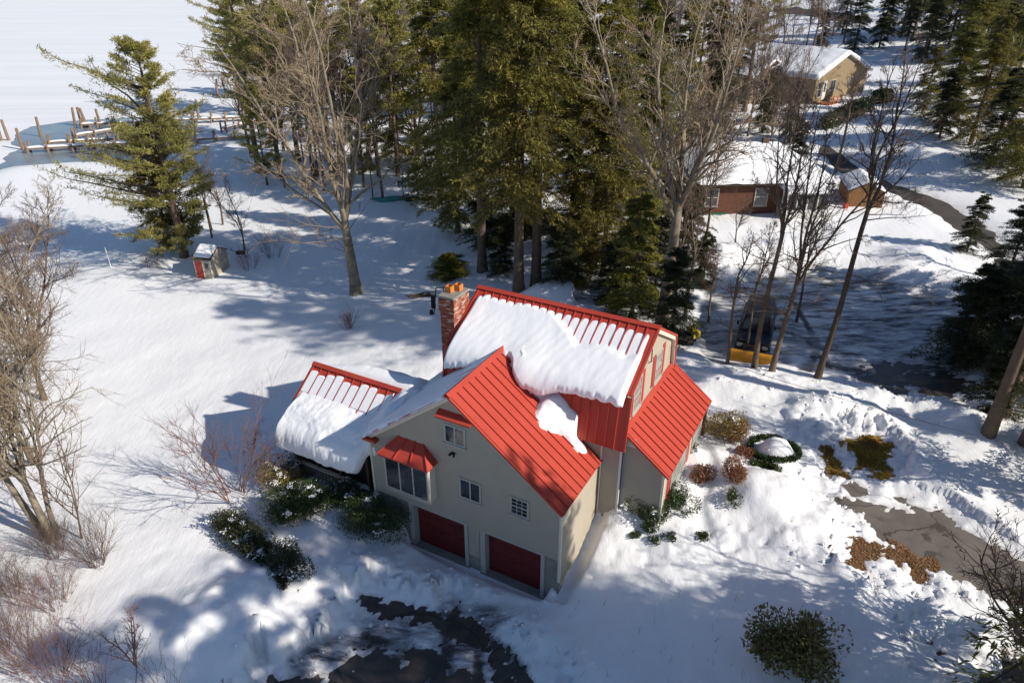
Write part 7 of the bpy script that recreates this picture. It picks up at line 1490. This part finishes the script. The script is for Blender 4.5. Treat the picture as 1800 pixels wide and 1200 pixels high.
# docks --------------------------------------------------------------
def dock(name, P, Q, wid, label, zt=-1.55, board=.3):
    P = Vector((*P, zt)); Q = Vector((*Q, zt)); L_ = (Q - P).length; ang = math.atan2(Q.y - P.y, Q.x - P.x); d = empty(name, P, ang, label, 'dock')
    b = MB(); x = 0
    while x < L_: b.box(x, x + board - .05, -wid / 2, wid / 2, -.06, 0); x += board
    o = b.obj('plank', M['dock_wood'], d); o['kind'] = 'stuff'
    b = MB(); b.box(0, L_, -wid / 2 + .05, -wid / 2 + .15, -.28, -.065); b.box(0, L_, wid / 2 - .15, wid / 2 - .05, -.28, -.065); b.obj('stringer', M['dock_wood'], d)
    rr_ = random.Random(int(L_ * 7)); x = .3
    pm = MB(); pm.tube([(0, 0, -1.6), (0, 0, .0), (.02, 0, 1.0)], [.15, .15, .13], 8); me = pm.mesh('post', M['dock_wood'])
    while x < L_:
        for s in (-1, 1):
            o = obj('post', me, d, (x, s * (wid / 2 + .12), 0)); o.rotation_euler = (rr_.uniform(-.06, .06), rr_.uniform(-.06, .06), 0); o.scale = (1, 1, rr_.uniform(.75, 1.1))
        x += rr_.uniform(2.3, 3.4)
    n = int(L_ / .4) + 2; X, Y = np.meshgrid(np.linspace(.0, L_, n), np.linspace(-wid / 2, wid / 2, 6), indexing='ij'); ee = np.minimum.reduce([X, L_ - X, Y + wid / 2, wid / 2 - Y]); Zs = .004 + .16 * np.sqrt(np.clip(ee / .3, 0, 1)) + .05 * fbm(X, Y, .8, 2, 3)
    I = np.arange(X.size).reshape(X.shape); q = np.stack([I[:-1, :-1], I[1:, :-1], I[1:, 1:], I[:-1, 1:]], -1).reshape(-1, 4)
    o = obj('dock_snow', mesh_np('dock_snow', np.stack([X, Y, Zs], -1).reshape(-1, 3), [q], M['snow'], smooth=True), None, P, (0, 0, ang)); tag(o, 'snow strip lying on ' + label, 'snow', kind='stuff')
dock('dock', (-70.4, 104.0), (-40.5, 112.5), 1.2, 'the near wooden dock reaching out from shore')
dock('dock', (-71.9, 121.5), (-36.0, 131.0), 1.3, 'the far wooden dock behind the lone pine')
dock('dock', (-69.5, 107.8), (-58.5, 111.2), .7, 'the short narrow float between the docks')
dock('dock', (-68.2, 112.4), (-63.0, 119.5), .8, 'the slanting gangway between near and far docks')
dock('dock', (-47.0, 118.0), (-42.5, 127.5), .9, 'the short cross walk near the shore birches')
PL_ = [(-79.6, 112.6), (-78.6, 112.8), (-74.8, 115.0), (-73.8, 123.2), (-72.9, 123.6), (-71.6, 122.8), (-68.8, 122.0), (-72.5, 106.4), (-60.2, 129.0), (-56.0, 131.0)]
lb = ['left leg of the leaning piling pair at the left edge', 'right leg of the leaning piling pair at the left edge', 'single piling between the left pair and the trio', 'left piling of the trio at the end of the far dock', 'middle piling of the trio at the end of the far dock', 'right piling of the trio at the end of the far dock', 'lone piling right of the trio', 'short piling at the outer end of the near dock', 'thin piling behind the far dock, left', 'thin piling behind the far dock, right']
for i, (x, y) in enumerate(PL_):
    b = MB(); b.tube([(0, 0, -2), (0, 0, 0), ((.12, -.12, .1, .3, .0, -.45, -.15, 0, 0, .1)[i], 0, 3.0)], [.24, .23, .19], 9); o = b.obj('dock_piling', M['dock_wood']); o.location = (x, y, LAKE_Z + .1); tag(o, lb[i], 'piling', 'dock pilings')
for i, (px_, py_) in enumerate([(-63.5, 160.0), (-62.0, 161.5), (-57.0, 168.0), (-60.0, 152.0)]):
    b = MB(); b.tube([(0, 0, -1), ((.5, -.5, .2, -.2)[i], 0, 2.6)], [.26, .2], 8); o = b.obj('dock_piling', M['dock_wood']); o.location = (px_, py_, LAKE_Z); tag(o, ['left leg of the far piling tripod near the upper shore', 'right leg of the far piling tripod near the upper shore', 'rearmost piling up the shore in tree shadow', 'piling before the far tripod'][i], 'piling', 'dock pilings')
# service wires
def wire(a, c, sag, label, r=.011):
    cu = MB(); pts = []
    for k in range(25):
        t = k / 24; p = Vector(a).lerp(Vector(c), t); p.z -= sag * 4 * t * (1 - t); pts.append(p)
    cu.tube(pts, r, 5); tag(cu.obj('service_wire', M['bark_dark']), label, 'wire')
g0 = H2W((.9, 9.3, 7.3)); wire(g0, (*WIRE1, 6.5), .5, 'upper service wire running from the rear gable corner to the right')
g1 = H2W((.9, 9.2, 6.9)); wire(g1, (*WIRE2, 5.6), .6, 'lower service wire running from the rear gable corner to the right')
